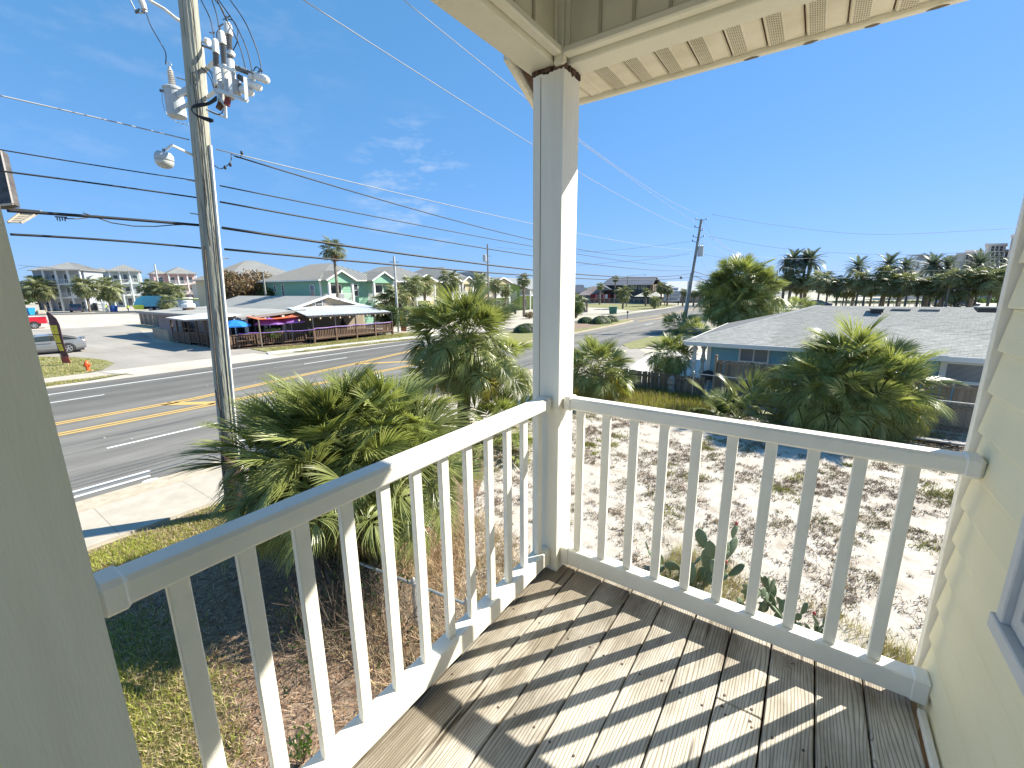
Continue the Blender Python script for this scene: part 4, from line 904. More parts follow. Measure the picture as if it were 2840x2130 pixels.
# scrub sprigs in the white sand: tuft centres, each a few short blades and runners
ysp = [(-7.5,6.9),(-5.6,6.6),(-3.9,3.9),(-2.3,2.0),(-1.0,.9),(.6,.3),(3,.2),(7.5,.2),(9,16),(-7.4,16)]
def tufts(n, k, spread, dens):
    c = area(ysp, dens)(n); q = np.repeat(c, k, 0)+rng.normal(0, 1, (n*k, 2))*np.repeat(rng.uniform(.3, 1, n)*spread, k)[:,None]*np.array([1.0, 1.0]); return lambda _n: q
dn = lambda q: np.clip((vnoise(q, .85, 8)-.42)*1.5+(vnoise(q, .33, 9)-.45)*2.2, .035, 1)*np.clip(.55+.07*q[:,1], .5, 1.15)
sc = [mat('scrub_brown', (.27,.185,.115), rough=.9), mat('scrub_tan', (.34,.25,.155), rough=.9), mat('scrub_olive', (.19,.185,.055), rough=.8, trans=.15), mat('scrub_grey', (.32,.265,.21), rough=.9)]
blades('sand_scrub', 'sparse brown scrub sprigs dotted over the white sand yard', 90000, tufts(11500, 11, .062, dn), .012, .055, .008, sc, lean=2.6, mi=lambda q: np.where(vnoise(q, .8, 12)+rng.uniform(-.35,.35,len(q)) > .72, 2, rng.choice([0,0,1,3], len(q))), cat='scrub')
blades('sand_runner', 'dry creeping runners lying on the white sand', 7000, area(ysp, dn), .10, .34, .003, [sc[0], sc[3]], flat=True, cat='scrub')
blades('green_weed', 'olive weed mats in the right part of the sand yard', 9000, tufts(110, 85, .16, lambda q: np.clip((vnoise(q, 1.1, 22)-.6)*6, 0, 1)), .02, .08, .011, [gr[0], gr[1], sc[2]], lean=1.4, cat='weeds')
blades('grass_tuft', 'wispy grass growing between the prickly pears', 3600, area([(-.5,4.0),(2.6,3.3),(2.8,4.6),(1,5.2),(-.4,5.4)], lambda q: np.clip((vnoise(q,.5,2)-.35)*3,0,1)), .08, .34, .0035, [gr[1], gr[2]], lean=.9, cat='grass')
wd = [(-7.2,13.2),(-2.8,13.4),(-1.3,14.2),(-1.6,15.8),(-7.2,15.9)]
blades('tall_weed', 'tall golden and green weeds along the foot of the low picket fence', 26000, area(wd), .08, .42, .012, [gr[0], gr[3], mat('weed_gold', (.36,.31,.10), rough=.7, trans=.3), gr[1], straw[1], mat('weed_brown', (.20,.14,.08), rough=.9)], lean=.7, cat='weeds')
blades('dark_weed', 'darker leafy weeds in the fence shadow', 7000, area([(-6.4,15.4),(-.8,14.6),(-.6,15.9),(-6.4,16.2)]), .1, .4, .014, [mat('weed_dark', (.05,.09,.025), rough=.6, trans=.2)], lean=.8, cat='weeds')
# the low-angle verges get blades too
for nm, lab, n, poly, hm in (('island_grass', 'rough grass covering the island with the orange hydrant', 16000, [(-44.8,3.0),(-40.6,5.2),(-37.4,5.9),(-35.0,5.8),(-32.4,4.6),(-31.8,3.4),(-31.8,-2),(-44.8,-2)], .11),
                         ('verge_grass', 'narrow grass strip between the far pavement and the road at the restaurant', 7000, [(-30.1,15.5),(-29.2,16),(-28.1,26),(-28.4,27.5),(-29.9,20)], .09),
                         ('verge_grass', 'grass strip between the far pavement and the road at the left', 5000, [(-29.8,-4),(-28.9,-4),(-28.9,3.2),(-29.8,5)], .09),
                         ('verge_grass', 'weedy strip at the foot of the restaurant terrace', 8000, [(-33.4,14.6),(-31.9,14.4),(-30.6,28),(-33.2,28)], .13),
                         ('median_blades', 'thin grass on the planted median', 8000, [(-18.5,30),(-18.4,54),(-20,54.2),(-22,44),(-24,37)], .1)):
    blades(nm, lab, n, area(poly, lambda q: np.clip(vnoise(q, .9, 4)*1.5-.15, .1, 1)), .03, hm, .014, [gr[0], gr[1], gr[2]], lean=.9, z=.03, cat='grass')
# dead palm litter under the wide palm
g = G(); t = None
for i in range(9):
    a = random.uniform(0, 6.28); s = random.uniform(.8, 1.1); q = (2.4+1.5*math.cos(a), 13.6+.7*math.sin(a), .12)
    o = bpy.data.objects.new('fallen_frond', ME['dead'][i % 4]); COL.objects.link(o); o.location = q; o.rotation_euler = (random.uniform(-.3,.3), .1, a); o.scale = (s, s, s)
    tag(o, 'fallen brown palm leaf on the shaded ground beneath the wide palm', 'palm leaf', 'fallen leaves under the wide palm')
# ================================================================== UTILITY POLE AND WIRES
pole_m = mat('weathered_pole', (.36,.34,.28), (.20,.185,.15), scale=6, rough=.95, bump=.8, bscale=20, stretch=(2.4, 2.4, .22), ramp=(.3,.7), detail=9, third=(.33,.335,.275))
pole_dark = mat('creosote_foot', (.07,.035,.028), (.05,.03,.03), scale=4, rough=.9, stretch=(3,3,.3))
grey_paint = mat('grey_equipment', (.46,.49,.50), (.40,.43,.44), scale=4, rough=.45)
white_steel = mat('white_steel', (.70,.69,.64), (.50,.47,.41), scale=9, rough=.5, ramp=(.45,.85))
rubber = mat('black_cable', (.012,.012,.014), rough=.55)
alu_w = mat('aluminium_cable', (.38,.39,.40), rough=.7)
ins_dark = mat('grey_polymer_insulator', (.13,.135,.14), rough=.5)
ins_light = mat('porcelain_bushing', (.52,.50,.47), (.44,.40,.36), scale=10, rough=.35)
cap_w = mat('white_cap', (.74,.73,.69), rough=.45)
B0 = Vector(P(652, 1424, z=0)); B0.x, B0.y = -8.12, 1.60
T0 = Vector(P(521, 0, x=-8.05)); d0 = (T0-B0)/(T0.z)
def PP(z): return B0+d0*z
TOP = 12.6
t = thing('utility_pole', 'large weathered utility pole with transformer, switchgear and lamp left of centre', 'utility pole', (B0.x, B0.y, 0))
g = G(); zs = [1.25, 2, 3, 4, 5, 6, 7, 8, 9.2, TOP]; g.tube([PP(z) for z in zs], [.163-.0030*z for z in zs], 20); g.obj('shaft', pole_m, t, smooth=True)
g = G(); g.tube([PP(z) for z in (-.1, .6, 1.25)], [.172, .168, .163], 20); g.obj('foot', pole_dark, t, smooth=True)
toc = Vector((CAM[0], CAM[1], 0))-Vector((B0.x, B0.y, 0)); toc.z = 0; toc.normalize(); sid = Vector((toc.y, -toc.x, 0)) # sid: toward picture left or right
if (Vector(RT)).dot(sid) < 0: sid = -sid
# conduit and ground wires stapled to the shaft
for a, b, dx, dy, rr_, nm, mm in ((1.0, 6.9, .125, .11, .028, 'conduit', white_steel), (.3, 5.2, -.10, .13, .010, 'ground_wire', twig_m), (.4, 9.2, .06, .150, .006, 'ground_wire', rubber)):
    g = G(); g.tube([PP(z)+sid*dx+toc*dy for z in np.linspace(a, b, 8)], rr_, 7); g.obj(nm, mm, t)
g = G(); g.tube([PP(z)-sid*.02+toc*.155+sid*.015*math.sin(z*3) for z in np.linspace(5.2, 8.0, 14)], .007, 5); g.obj('ground_wire', rubber, t)
g = G(); g.tube([PP(z)+toc*(.155)+sid*(-.12+.03*math.sin(z*4)) for z in np.linspace(1.2, 2.6, 10)], .009, 5); g.obj('ground_wire', rubber, t)
# dark splits of the timber
for i in range(34):
    z = random.uniform(1.6, 9.5); a = random.uniform(-1.25, 1.25); L = random.uniform(.2, .9); rad = .163-.003*z; dv = (toc*math.cos(a)+sid*math.sin(a))
    g = G(); w = random.uniform(.002, .005); pts = [PP(z+L*s)+dv*(rad-.0015)+dv.cross(Vector((0,0,1)))*(.006*math.sin(s*9+i)) for s in np.linspace(0, 1, 6)]
    g.tube(pts, [w*.3, w, w*1.2, w, w*.7, w*.2], 4); g.obj('split', rot, t)
# steps
for z, s in ((7.9,-1),(8.55,1),(6.3,-1),(5.75,-1),(5.0,1)):
    g = G(); p = PP(z)+sid*s*.13; g.tube([p, p+sid*s*.13+Vector((0,0,.01))], .011, 6); g.obj('step_bolt', galv, t)
# transformer can on the left
c = Vector(P(486, 285, d=7.75)); ax = Vector((0, 0, 1))
g = G(); g.lathe([(.0,-.24),(.135,-.24),(.15,-.225),(.15,.19),(.165,.195),(.165,.225),(.13,.25),(.0,.262)], c, 24); tr_ = g.obj('transformer', grey_paint, t, smooth=False)
g = G(); zt_ = c.z+.25
for k in range(8): pass
prof = [(.055, 0)]
for k in range(8): prof += [(.062-.002*k, .02+k*.034), (.036, .034+k*.034)]
prof += [(.02,.31),(.02,.33)]; g.lathe(prof, c+Vector((-.0,0,.25)), 16); g.obj('bushing', ins_light, tr_)
g = G(); g.tube([c+Vector((0,0,.58+.035))+toc.cross(Vector((0,0,1)))*.035*math.cos(a)+Vector((0,0,.035*math.sin(a))) for a in np.linspace(0, 6.28, 14)], .007, 5); g.obj('terminal_ring', galv, tr_)
g = G(); p = PP(c.z); dh = (p-c); dh.z = 0; dh.normalize(); q_ = c+dh*.15; g.beam(q_+Vector((0,0,.1)), p+Vector((0,0,.1)), .05, .09); g.beam(q_-Vector((0,0,.12)), p-Vector((0,0,.12)), .04, .05); g.obj('hanger', grey_paint, tr_)
for s in (-1, 1):
    g = G(); q = c+sid*s*.15+toc*.05+Vector((0,0,.14)); g.lathe([(.022,0),(.022,.05)], q, 8, axis=sid*s); g.tube([q, q+sid*s*.05-Vector((0,0,.02))], .01, 5); g.obj('terminal', ins_dark, tr_)
# lead down from cut-out to transformer and loop wire to the pole
def curve(pts, n=24):
    "Catmull-Rom through the points"
    pts = [Vector(p) for p in pts]; q = [pts[0]*2-pts[1]]+pts+[pts[-1]*2-pts[-2]]; out = []
    for i in range(len(pts)-1):
        a, b, c_, d_ = q[i:i+4]
        for k in range(n//(len(pts)-1)+1):
            s = k/(n//(len(pts)-1)+1); out.append(.5*((2*b)+(c_-a)*s+(2*a-5*b+4*c_-d_)*s*s+(3*b-a-3*c_+d_)*s**3))
    return out+[pts[-1]]
def X(x, y, d): return Vector(P(300+x/4.424, y/4.424, d=d))      # points read off the pole-top enlargement
g = G(); g.tube(curve([X(470,165,7.4), X(520,310,7.45), X(640,520,7.5), X(705,650,7.6), X(706,790,7.7)]), .008, 6); g.obj('lead_wire', rubber, t)
g = G(); pts = curve([X(660,1130,7.7), X(668,1260,7.65), X(720,1400,7.6), X(850,1500,7.6), X(985,1530,7.55)], 60)
g.tube([p+Vector((0,0,.012*math.sin(i*.9))) for i, p in enumerate(pts)], .006, 5); g.obj('lead_wire', grey_paint, t)
g = G(); g.tube([X(880,255,7.45), X(830,225,7.4), X(690,110,7.3), X(540,25,7.2), X(440,-60,7.1)], [.03,.028,.026,.026,.026], 8); g.obj('bracket_arm', white_steel, t)
g = G(); g.tube([X(395,-20,7.25), X(425,50,7.25), X(450,125,7.25)], [.045,.05,.04], 10); g.obj('cutout', ins_light, t)
g = G(); g.tube([X(265,-10,7.3), X(330,120,7.3), X(390,165,7.3), X(470,135,7.25)], .012, 6); g.obj('cutout_arm', galv, t)
g = G()
for k in range(9):
    q = X(370+random.uniform(-30,80), 140+random.uniform(-25,30), 7.28); g.lathe([(.012,0),(.02,.012),(.01,.03)], q, 7)
g.obj('clamp', ins_dark, t)
# switchgear rack
def ribbed(p, q, r_in, r_out, n, name='insulator', m=ins_dark):
    p = Vector(p); q = Vector(q); L = (q-p).length; prof = [(r_in, 0)]
    for k in range(n): prof += [(r_out, L*(k+.35)/n), (r_in, L*(k+.75)/n)]
    prof += [(r_in, L)]; g = G(); g.lathe(prof, p, 12, axis=(q-p)); return g.obj(name, m, t)
def cyl(p, q, r, name, m, n=14, cap=False):
    g = G(); p = Vector(p); q = Vector(q); L = (q-p).length
    prof = [(r, 0), (r*1.04, L*.05), (r, L*.8), (r*.72, L*.97), (r*.3, L)] if cap else [(r, 0), (r, L)]
    g.lathe(prof, p, n, axis=q-p); return g.obj(name, m, t)
D1 = 7.1
for (b, m_, e, w) in (((1330,880,7.15),(1320,650,7.15),(1310,480,7.15),.050), ((1430,860,7.05),(1405,545,7.05),(1385,385,7.05),.056), ((1500,800,6.95),(1480,430,6.95),(1465,280,6.95),.058)):
    p0_, p1_, p2_ = X(*b), X(*m_), X(*e); pm = p0_.lerp(p1_, .15)
    cyl(X(b[0]+20, b[1]+180, b[2]), pm, .058, 'switch_tube', white_steel); ribbed(pm, p1_, .028, .044, 11); cyl(p1_-(p2_-p1_)*.05, p2_, w, 'end_cap', cap_w, cap=True)
for (b, m_, e) in (((1570,830,6.95),(1830,935,6.85),(1965,990,6.8)), ((1600,940,6.95),(1745,1030,6.9),(1870,1080,6.85)), ((1600,1030,7.0),(1650,1100,6.95),(1770,1145,6.9))):
    p0_, p1_, p2_ = X(*b), X(*m_), X(*e); ribbed(p0_, p1_, .028, .043, 9); cyl(p1_-(p2_-p1_)*.05, p2_, .060, 'end_cap', cap_w, cap=True)
for q in (X(1510,660,6.95), X(1760,950,6.88)):
    g = G(); g.lathe([(.03,-.04),(.06,-.02),(.055,.03),(.02,.05)], q, 12, axis=(.2,.3,.9)); g.obj('ring_cap', cap_w, t)
cyl(X(1240,520,7.3), X(1190,500,7.3), .055, 'small_cap', cap_w, cap=True); g = G(); g.beam(X(1150,560,7.3), X(1300,610,7.2), .05, .03); g.obj('bracket', ins_dark, t)
for a, b, w in ((X(1175,880,7.4), X(1320,740,7.25), .06), (X(1225,1190,7.4), X(1345,1095,7.2), .06), (X(1345,1105,6.9), X(1715,1240,6.7), .055), (X(1485,870,6.78), X(1510,1160,6.78), .05), (X(1680,950,6.7), X(1700,1235,6.7), .05), (X(1360,790,6.95), X(1560,880,6.8), .045), (X(1300,1090,7.1), X(1430,1290,7.0), .04)):
    g = G(); g.beam(a, b, w, .022, up=(toc.x, toc.y, 0)); g.obj('rack_bar', white_steel, t)
g = G(); g.beam(X(1150,560,7.42), X(1205,1200,7.42), .055, .05, up=(toc.x, toc.y, 0)); g.obj('rack_rail', white_steel, t)
for a, b, r in ((X(1400,1020,7.1), X(1400,1270,7.1), .066), (X(1480,1000,7.0), X(1490,1200,7.0), .072), (X(1570,1000,6.98), X(1575,1160,6.98), .068)):
    cyl(b, a, r, 'switch_body', ins_light)
cyl(X(1355,1340,7.1), X(1385,1265,7.1), .045, 'boot', rot); cyl(X(1455,1290,7.0), X(1470,1215,7.0), .045, 'boot', mat('red_boot', (.22,.035,.03), rough=.6))
g = G(); a = [X(1205,1345,7.3), X(1440,1445,7.1), X(1435,1290,7.1)]; g.beam(a[0], a[1], .018, .03); g.beam(a[1], a[2], .04, .03); g.obj('triangle_bracket', white_steel, t)
for k in range(6):
    o_ = k*.012
    g = G(); g.tube(curve([X(1330,1180+k*10,7.0), X(1230,1255+k*6,7.05), X(1090,1280+k*7,7.02), X(1030,1310+k*3,7.04), X(1035,1370,7.05), X(1110,1420+k*3,7.05), X(1250,1455+k*8,7.1), X(1290,1480,7.1), X(1240,1490+k*2,7.15)]), .010, 6); g.obj('jumper_cable', rubber, t)
for pts in ([(1210,1345,7.3),(1330,1400,7.15),(1400,1380,7.1),(1415,1290,7.08)], [(1190,820,7.3),(1260,900,7.2),(1290,1000,7.2),(1300,1090,7.2)], [(1240,850,7.25),(1290,920,7.18),(1310,1060,7.18)], [(1500,860,7.0),(1370,890,7.1),(1320,980,7.15),(1310,1090,7.15)], [(1440,960,7.0),(1350,980,7.12),(1325,1080,7.14)], [(990,640,7.3),(1110,790,7.25),(1240,930,7.25),(1300,1090,7.2)], [(1110,500,7.35),(1020,680,7.3)], [(1590,440,6.9),(1590,360,6.9),(1540,260,6.95),(1470,235,6.95)], [(1525,630,6.95),(1580,520,6.9),(1590,440,6.9)], [(1780,870,6.88),(1820,820,6.85),(1870,870,6.82)], [(1370,350,7.05),(1335,400,7.1),(1335,480,7.15)]):
    g = G(); g.tube(curve([X(*p) for p in pts]), .0075, 6); g.obj('jumper_cable', rubber, t)
for a in ([(1300,460,7.15),(1250,230,7.1),(1130,-20,6.9),(1000,-300,6.6)], [(1365,350,7.05),(1325,160,7.0),(1270,-10,6.9),(1200,-260,6.7)], [(1450,260,6.95),(1400,110,6.9),(1290,-30,6.8),(1150,-260,6.6)], [(1690,860,6.95),(1610,560,6.85),(1440,220,6.75),(1330,-10,6.7),(1200,-260,6.6)],
          [(1770,890,6.88),(1700,600,6.8),(1560,300,6.7),(1350,-10,6.65),(1200,-260,6.5)], [(1890,930,6.8),(1840,660,6.75),(1690,290,6.7),(1490,-10,6.6),(1300,-260,6.5)]):
    g = G(); g.tube(curve([X(*p) for p in a]), .0085, 6); g.obj('riser_cable', rubber, t)
for p in ((1300,410,7.12),(1365,325,7.02),(1450,225,6.93),(1870,865,6.82)):
    g = G(); q = X(*p)
    for k in range(4): g.beam(q, q+Vector((random.uniform(-.09,.09), random.uniform(-.05,.05), random.uniform(-.04,.05))), .018, .012)
    g.obj('clamp', ins_dark, t)
# street lamp arm and luminaire
lm = G(); A0 = X(0,0,7)*0
def Y4(x, y, d): return Vector(P(400+x/5.53, 200+y/5.53, d=d))
g.__init__(); g = G(); g.tube([Y4(785,1290,7.5), Y4(600,1205,7.3), Y4(420,1120,7.1), Y4(330,1190,7.05)], .022, 8); arm = g.obj('lamp_arm', white_steel, t)
c = Y4(300,1215,7.05); axl = Vector((-.18,-.05,-1)).normalized()
g = G(); g.lathe([(.03,0),(.09,.01),(.125,.05),(.135,.11),(.13,.13)], c, 20, axis=axl); g.obj('lamp_head', grey_paint, t, smooth=True)
g = G(); g.lathe([(.125,.128),(.135,.15),(.125,.20),(.085,.245),(.03,.262),(0.001,.264)], c, 20, axis=axl); g.obj('lamp_glass', mat('lamp_glass', (.52,.52,.48), (.40,.39,.35), scale=25, rough=.15, spec=.8), t, smooth=True)
g = G(); g.lathe([(.02,0),(.022,.03),(.012,.045)], c-axl*.0, 8, axis=-axl); g.obj('photo_cell', ins_dark, t)
# insulators at the very top (out of frame) carry the long spans
P2B = Vector(P(1894, 920, z=0)); P2T = Vector(P(1948, 592, d=43.2)); d2 = (P2T-P2B)/P2T.z
def Q2(z): return P2B+d2*z
def sag_wire(pix, plane, r, label, m=rubber, extend=None, group=None, name='power_cable', n=60, cat='cable'):
    "wire in the vertical plane through plane=(p, q), height fitted to three or more sight lines"
    p, q = [Vector((a[0], a[1], 0)) for a in plane]; dd = (q-p).normalized(); nn = Vector((-dd.y, dd.x, 0)); S_ = []; Zs = []
    for px, py in pix:
        r_ = Vector(FW+RT*(px-1420)/FOC-UP*(py-1065)/FOC); c0 = Vector(CAM); t_ = (p-Vector((c0.x, c0.y, 0))).dot(nn)/r_.dot(nn); w = c0+r_*t_
        S_.append((w-p).dot(dd)); Zs.append(w.z)
    deg = min(2, len(S_)-1); co = np.polyfit(S_, Zs, deg)
    s0, s1 = (min(S_), max(S_)) if extend is None else extend
    if s0 is None: s0 = min(S_)
    if s1 is None: s1 = max(S_)
    pts = [p+dd*s+Vector((0, 0, float(np.polyval(co, s)))) for s in np.linspace(s0, s1, n)]
    g = G(); g.tube(pts, r, 6); return solo(g, name, m, label, cat, group, smooth=True)
XP = (B0.x, B0.y)
def pl(x0, y0, x1, y1): return ((x0, y0), (x1, y1))
Qa = P2B.lerp(P2T, .9)
# right of the pole: runs along the street to the leaning pole
def span(pix, z1, r, label, **k): 
    q = Q2(z1); return sag_wire(pix, pl(B0.x+.12, B0.y, q.x, q.y), r, label, **k)
s2 = 2840/2212
span([(841,0),(1477,400),(1611,482),(1922,638)], 10, .011, 'single thin wire crossing the sky from top centre-left to the leaning pole', m=alu_w)
span([(1121,0),(1478,290),(1612,390),(1935,593)], 11, .011, 'upper of the two close wires that pass right behind the porch post top', m=alu_w)
span([(1480,300),(1612,397),(1928,617)], 10.4, .011, 'lower of the two close wires that pass right behind the porch post top', m=alu_w)
span([(600,415),(1211,560),(1479,621),(1604,648),(1919,692)], 8.4, .010, 'pale neutral wire leaving the big pole at lamp height', m=alu_w)
span([(650,430),(1100,566),(1477,668),(1602,692),(1797,710),(1922,696)], 8.6, .013, 'black service cable just below the pale neutral wire')
span([(610,516),(1100,611),(1477,684),(1600,704),(1916,740)], 6.9, .012, 'upper black telephone cable between the two poles')
span([(610,561),(1100,646),(1477,710),(1599,727),(1916,750)], 6.5, .016, 'middle black telephone cable between the two poles')
span([(616,633),(1100,700),(1477,749),(1598,760),(1912,759)], 5.9, .026, 'thickest black cable bundle between the two poles')
span([(623,693),(1100,733),(1477,765),(1598,772),(1911,769)], 5.6, .022, 'lowest black cable bundle between the two poles')
# left of the pole, toward the picture's left edge
def lspan(pix, r, label, m=rubber): return sag_wire(pix, pl(-8.25, 1.5, -8.6, -30), r, label, m=m)
lspan([(0,265),(300,334),(525,388)], .010, 'pale wire at upper left reaching the big pole near the lamp', alu_w)
lspan([(0,415),(200,448),(545,501)], .009, 'thin black cable left of the big pole, highest of the four')
lspan([(0,474),(200,500),(552,549)], .013, 'second black cable left of the big pole')
lspan([(19,584),(300,604),(558,625)], .024, 'thick black cable bundle left of the big pole with a slack loop')
lspan([(28,650),(300,666),(565,689)], .018, 'lowest black cable left of the big pole')
g = G(); g.tube([Vector(P(x, y, x=-8.4)) for x, y in ((230,590),(265,602),(310,618),(370,627),(430,628),(480,624),(545,622))], .009, 6); solo(g, 'cable_loop', rubber, 'slack loop of black cable hanging under the thick bundle at left', 'cable')
g = G(); g.tube([Vector(P(x, y, x=-8.4)) for x, y in ((180,606),(215,607),(240,604),(270,598))], .009, 6)
for k in range(4): q = Vector(P(158+k*7, 603, x=-8.4)); g.tube([q, q-Vector((0,0,.045+.01*(k%2)))], .008, 5); 
g.tube([Vector(P(152,601,x=-8.4)), Vector(P(186,603,x=-8.4))], .010, 5); solo(g, 'cable_splice', ins_dark, 'small cable splice with four stub ends hanging by the thick bundle at left', 'splice')
# little service loop right of the lamp
g = G(); g.tube(curve([Y4(1330,1265,7.9), Y4(1335,1340,7.9), Y4(1300,1410,7.85), Y4(1220,1465,7.8), Y4(1160,1480,7.75), Y4(1070,1430,7.6)]), .008, 6); g.tube(curve([Y4(1330,1255,7.9), Y4(1430,1310,7.95), Y4(1480,1300,8), Y4(1490,1250,8)]), .007, 6)
for q in (Y4(1320,1420,7.85), Y4(1240,1462,7.8), Y4(1495,1240,8)): g.lathe([(.02,-.03),(.025,0),(.02,.03)], q, 8)
g.obj('service_loop', rubber, t)

# dark sign cabinet and slatted lamp panel seen past the left porch post
c0, c1 = Vector(P(-60, 330, d=21)), Vector(P(40, 575, d=20))
sgn = thing('billboard', 'dark hanging sign cabinet at the far left edge above the wires', 'billboard', (c1.x, c1.y, 5.0))
g = G(); a = [Vector(P(-90,420,d=20.5)), Vector(P(2,415,d=20.5)), Vector(P(36,565,d=20)), Vector(P(-60,575,d=20))]; g.slab([a[3],a[2],a[1],a[0]], .3); g.obj('cabinet', mat('dark_sign_face', (.035,.03,.028), (.09,.08,.075), scale=3, rough=.7), sgn)
g = G(); g.beam(a[1], a[2], .06, .08); g.beam(a[2], a[3], .06, .08); g.obj('frame', mat('sign_frame', (.42,.38,.34), rough=.7), sgn)
g = G(); g.tube([(c1.x-1.5, c1.y-1.0, 0), (c1.x-1.5, c1.y-1.0, 8.2)], .12, 10); g.obj('mast', galv, sgn)
ldt = thing('billboard_light', 'slatted tan light panel jutting out below the dark sign at far left', 'light fixture', Vector(P(60, 600, d=20)))
q = [Vector(P(22,617,d=20)), Vector(P(58,618,d=20)), Vector(P(103,592,d=20.6)), Vector(P(60,588,d=20.6))]
for k in range(5):
    s0_, s1_ = k/5+.03, (k+1)/5-.03; g = G(); g.slab([q[0].lerp(q[3], s0_), q[1].lerp(q[2], s0_), q[1].lerp(q[2], s1_), q[0].lerp(q[3], s1_)], .04); g.obj('slat', mat('slat_tan', (.50,.42,.30), (.62,.55,.42), scale=3), ldt)
g = G(); g.beam(q[0], q[3], .07, .1); g.beam(q[1], q[2], .07, .1); g.beam(q[3]+Vector((0,0,.12)), q[2]+Vector((0,0,.12))+(q[2]-q[3])*.3, .08, .06); g.beam(q[3]+Vector((0,0,.12)), a[3], .08, .08); g.obj('frame', mat('slat_frame', (.36,.31,.25)), ldt)

# leaning pole
pole2_m = mat('grey_pole', (.30,.29,.26), (.16,.15,.13), scale=3, rough=.9, stretch=(2,2,.3), bump=.3)
t2 = thing('utility_pole', 'leaning utility pole by the road behind the blue house, with one grey transformer', 'utility pole', P2B)
g = G(); g.tube([Q2(z) for z in (0, 3, 6, 9, 11.05)], [.17,.155,.14,.125,.115], 12); g.obj('shaft', pole2_m, t2)
g = G(); g.tube([Q2(z)+Vector((-.17,-.1,0)) for z in (.2, 3, 5.8)], .045, 8); g.obj('conduit', white_steel, t2)
c = Q2(7.9)+Vector((.42,.05,0)); g = G(); g.lathe([(.0,-.48),(.27,-.48),(.28,-.45),(.28,.42),(.30,.43),(.30,.47),(.1,.52)], c, 16); tr_ = g.obj('transformer', grey_paint, t2)
for dx in (-.1, .1): g = G(); g.lathe([(.04,0),(.06,.06),(.03,.1),(.05,.16),(.02,.3)], c+Vector((dx,0,.5)), 8); g.obj('bushing', ins_light, tr_)
for z, s in ((10.95,-1),(10.95,1),(10.2,-1),(9.25,-1),(9.25,1),(8.8,-1),(9.9,.6)):
    g = G(); p = Q2(z); e = p+Vector((s*.55*.8, s*.3, .12)); g.tube([p, e], .028, 6); g.lathe([(.03,-.02),(.07,.02),(.035,.06),(.06,.1),(.02,.17)], e, 8); g.obj('insulator', ins_dark, t2)
g = G(); g.lathe([(.12,-.12),(.14,0),(.10,.12)], Q2(5.7)+Vector((-1.15,.3,-.35)), 10, axis=(1,.2,.1)); g.obj('cable_closure', ins_dark, t2)
# wires leaving the leaning pole
def wire3(pix, ds, r, label, m=rubber, name='power_cable'):
    n = len(pix); k = np.linspace(0, 1, n); ctrl = [Vector(P(px, py, d=dd)) for (px, py), dd in zip(pix, ds)]
    g = G(); g.tube(curve(ctrl, 40), r, 6); return solo(g, name, m, label, 'cable', smooth=True)
wire3([(1975,595),(2180,628),(2435,650),(2822,633)], [43,42,40,38], .016, 'upper pale wire running from the leaning pole to the right edge', alu_w)
wire3([(1965,655),(2180,690),(2450,706),(2700,700),(2822,697)], [43,42,40,38,37], .016, 'second pale wire running from the leaning pole toward the tan hotel', alu_w)
wire3([(2110,792),(2350,806),(2500,808),(2790,797)], [38,36,34,30], .018, 'upper black cable crossing in front of the sabal palm row')
wire3([(1950,705),(2150,742),(2360,753),(2680,748)], [43,42,40,38], .012, 'faint thin wire between leaning pole and hotel', alu_w)
wire3([(1925,766),(2110,780),(2240,792),(2435,808),(2789,772+25)], [43,41,39,36,31], .018, 'black cable climbing behind the huge shaggy palm')
wire3([(1949,612),(1990,665),(2060,705),(2170,717),(2260,716)], [43,48,56,70,90], .016, 'highest wire continuing down the road from the leaning pole', alu_w)
wire3([(1946,637),(1985,668),(2080,722),(2200,745)], [43,48,60,90], .016, 'middle wire continuing down the road from the leaning pole', alu_w)
wire3([(1942,663),(1990,692),(2060,730),(2150,760)], [43,48,60,90], .016, 'lower wire continuing down the road from the leaning pole', alu_w)
wire3([(1945,718),(1955,740),(1966,756)], [43,42,41], .012, 'short slack guy wire under the grey transformer', alu_w)
wire3([(1925,753),(1965,764),(2010,770),(2080,778)], [43,46,52,60], .03, 'thick telephone bundle continuing behind the huge shaggy palm')
wire3([(1924,765),(1960,778),(2010,790)], [43,46,52], .03, 'lower telephone bundle continuing behind the huge shaggy palm')
wire3([(1913,670),(1800,684),(1700,694),(1612,698),(1478,694),(1380,686)], [43,44,46,48,50,52], .014, 'faint cross-street wire from the leaning pole to the far thin pole', alu_w)
wire3([(1911,704),(1830,716),(1700,728),(1600,736)], [43,45,48,52], .014, 'second faint cross-street wire from the leaning pole', alu_w)
# other small poles
def small_pole(base, h, r, label, arms=(), can=False, lamp=None, m=pole2_m):
    b = Vector(base); b.z = 0; tt = thing('utility_pole', label, 'utility pole', b); g = G(); g.tube([b, b+Vector((0,0,h))], [r, r*.8], 10); g.obj('shaft', m, tt)
    for z, L in arms:
        g = G(); g.beam(b+Vector((-L*.4,-L,z)), b+Vector((L*.4,L,z)), .05, .07); g.obj('crossarm', ins_dark, tt)
    if can: g = G(); g.lathe([(.02,-.5),(.26,-.5),(.28,.4),(.1,.5)], b+Vector((-.2,-.45,h-1.9)), 12); g.obj('transformer', grey_paint, tt)
    if lamp:
        g = G(); g.tube(curve([b+Vector((0,0,h-.1)), b+Vector((lamp*.4,0,h+.1)), b+Vector((lamp,0,h+.12))], 8), .03, 6); g.obj('lamp_arm', galv, tt); g = G(); g.cbox((b.x+lamp-.1,b.y-.12,h+.05),(b.x+lamp+.5,b.y+.12,h+.17),.03); g.obj('lamp_head', grey_paint, tt)
    return tt
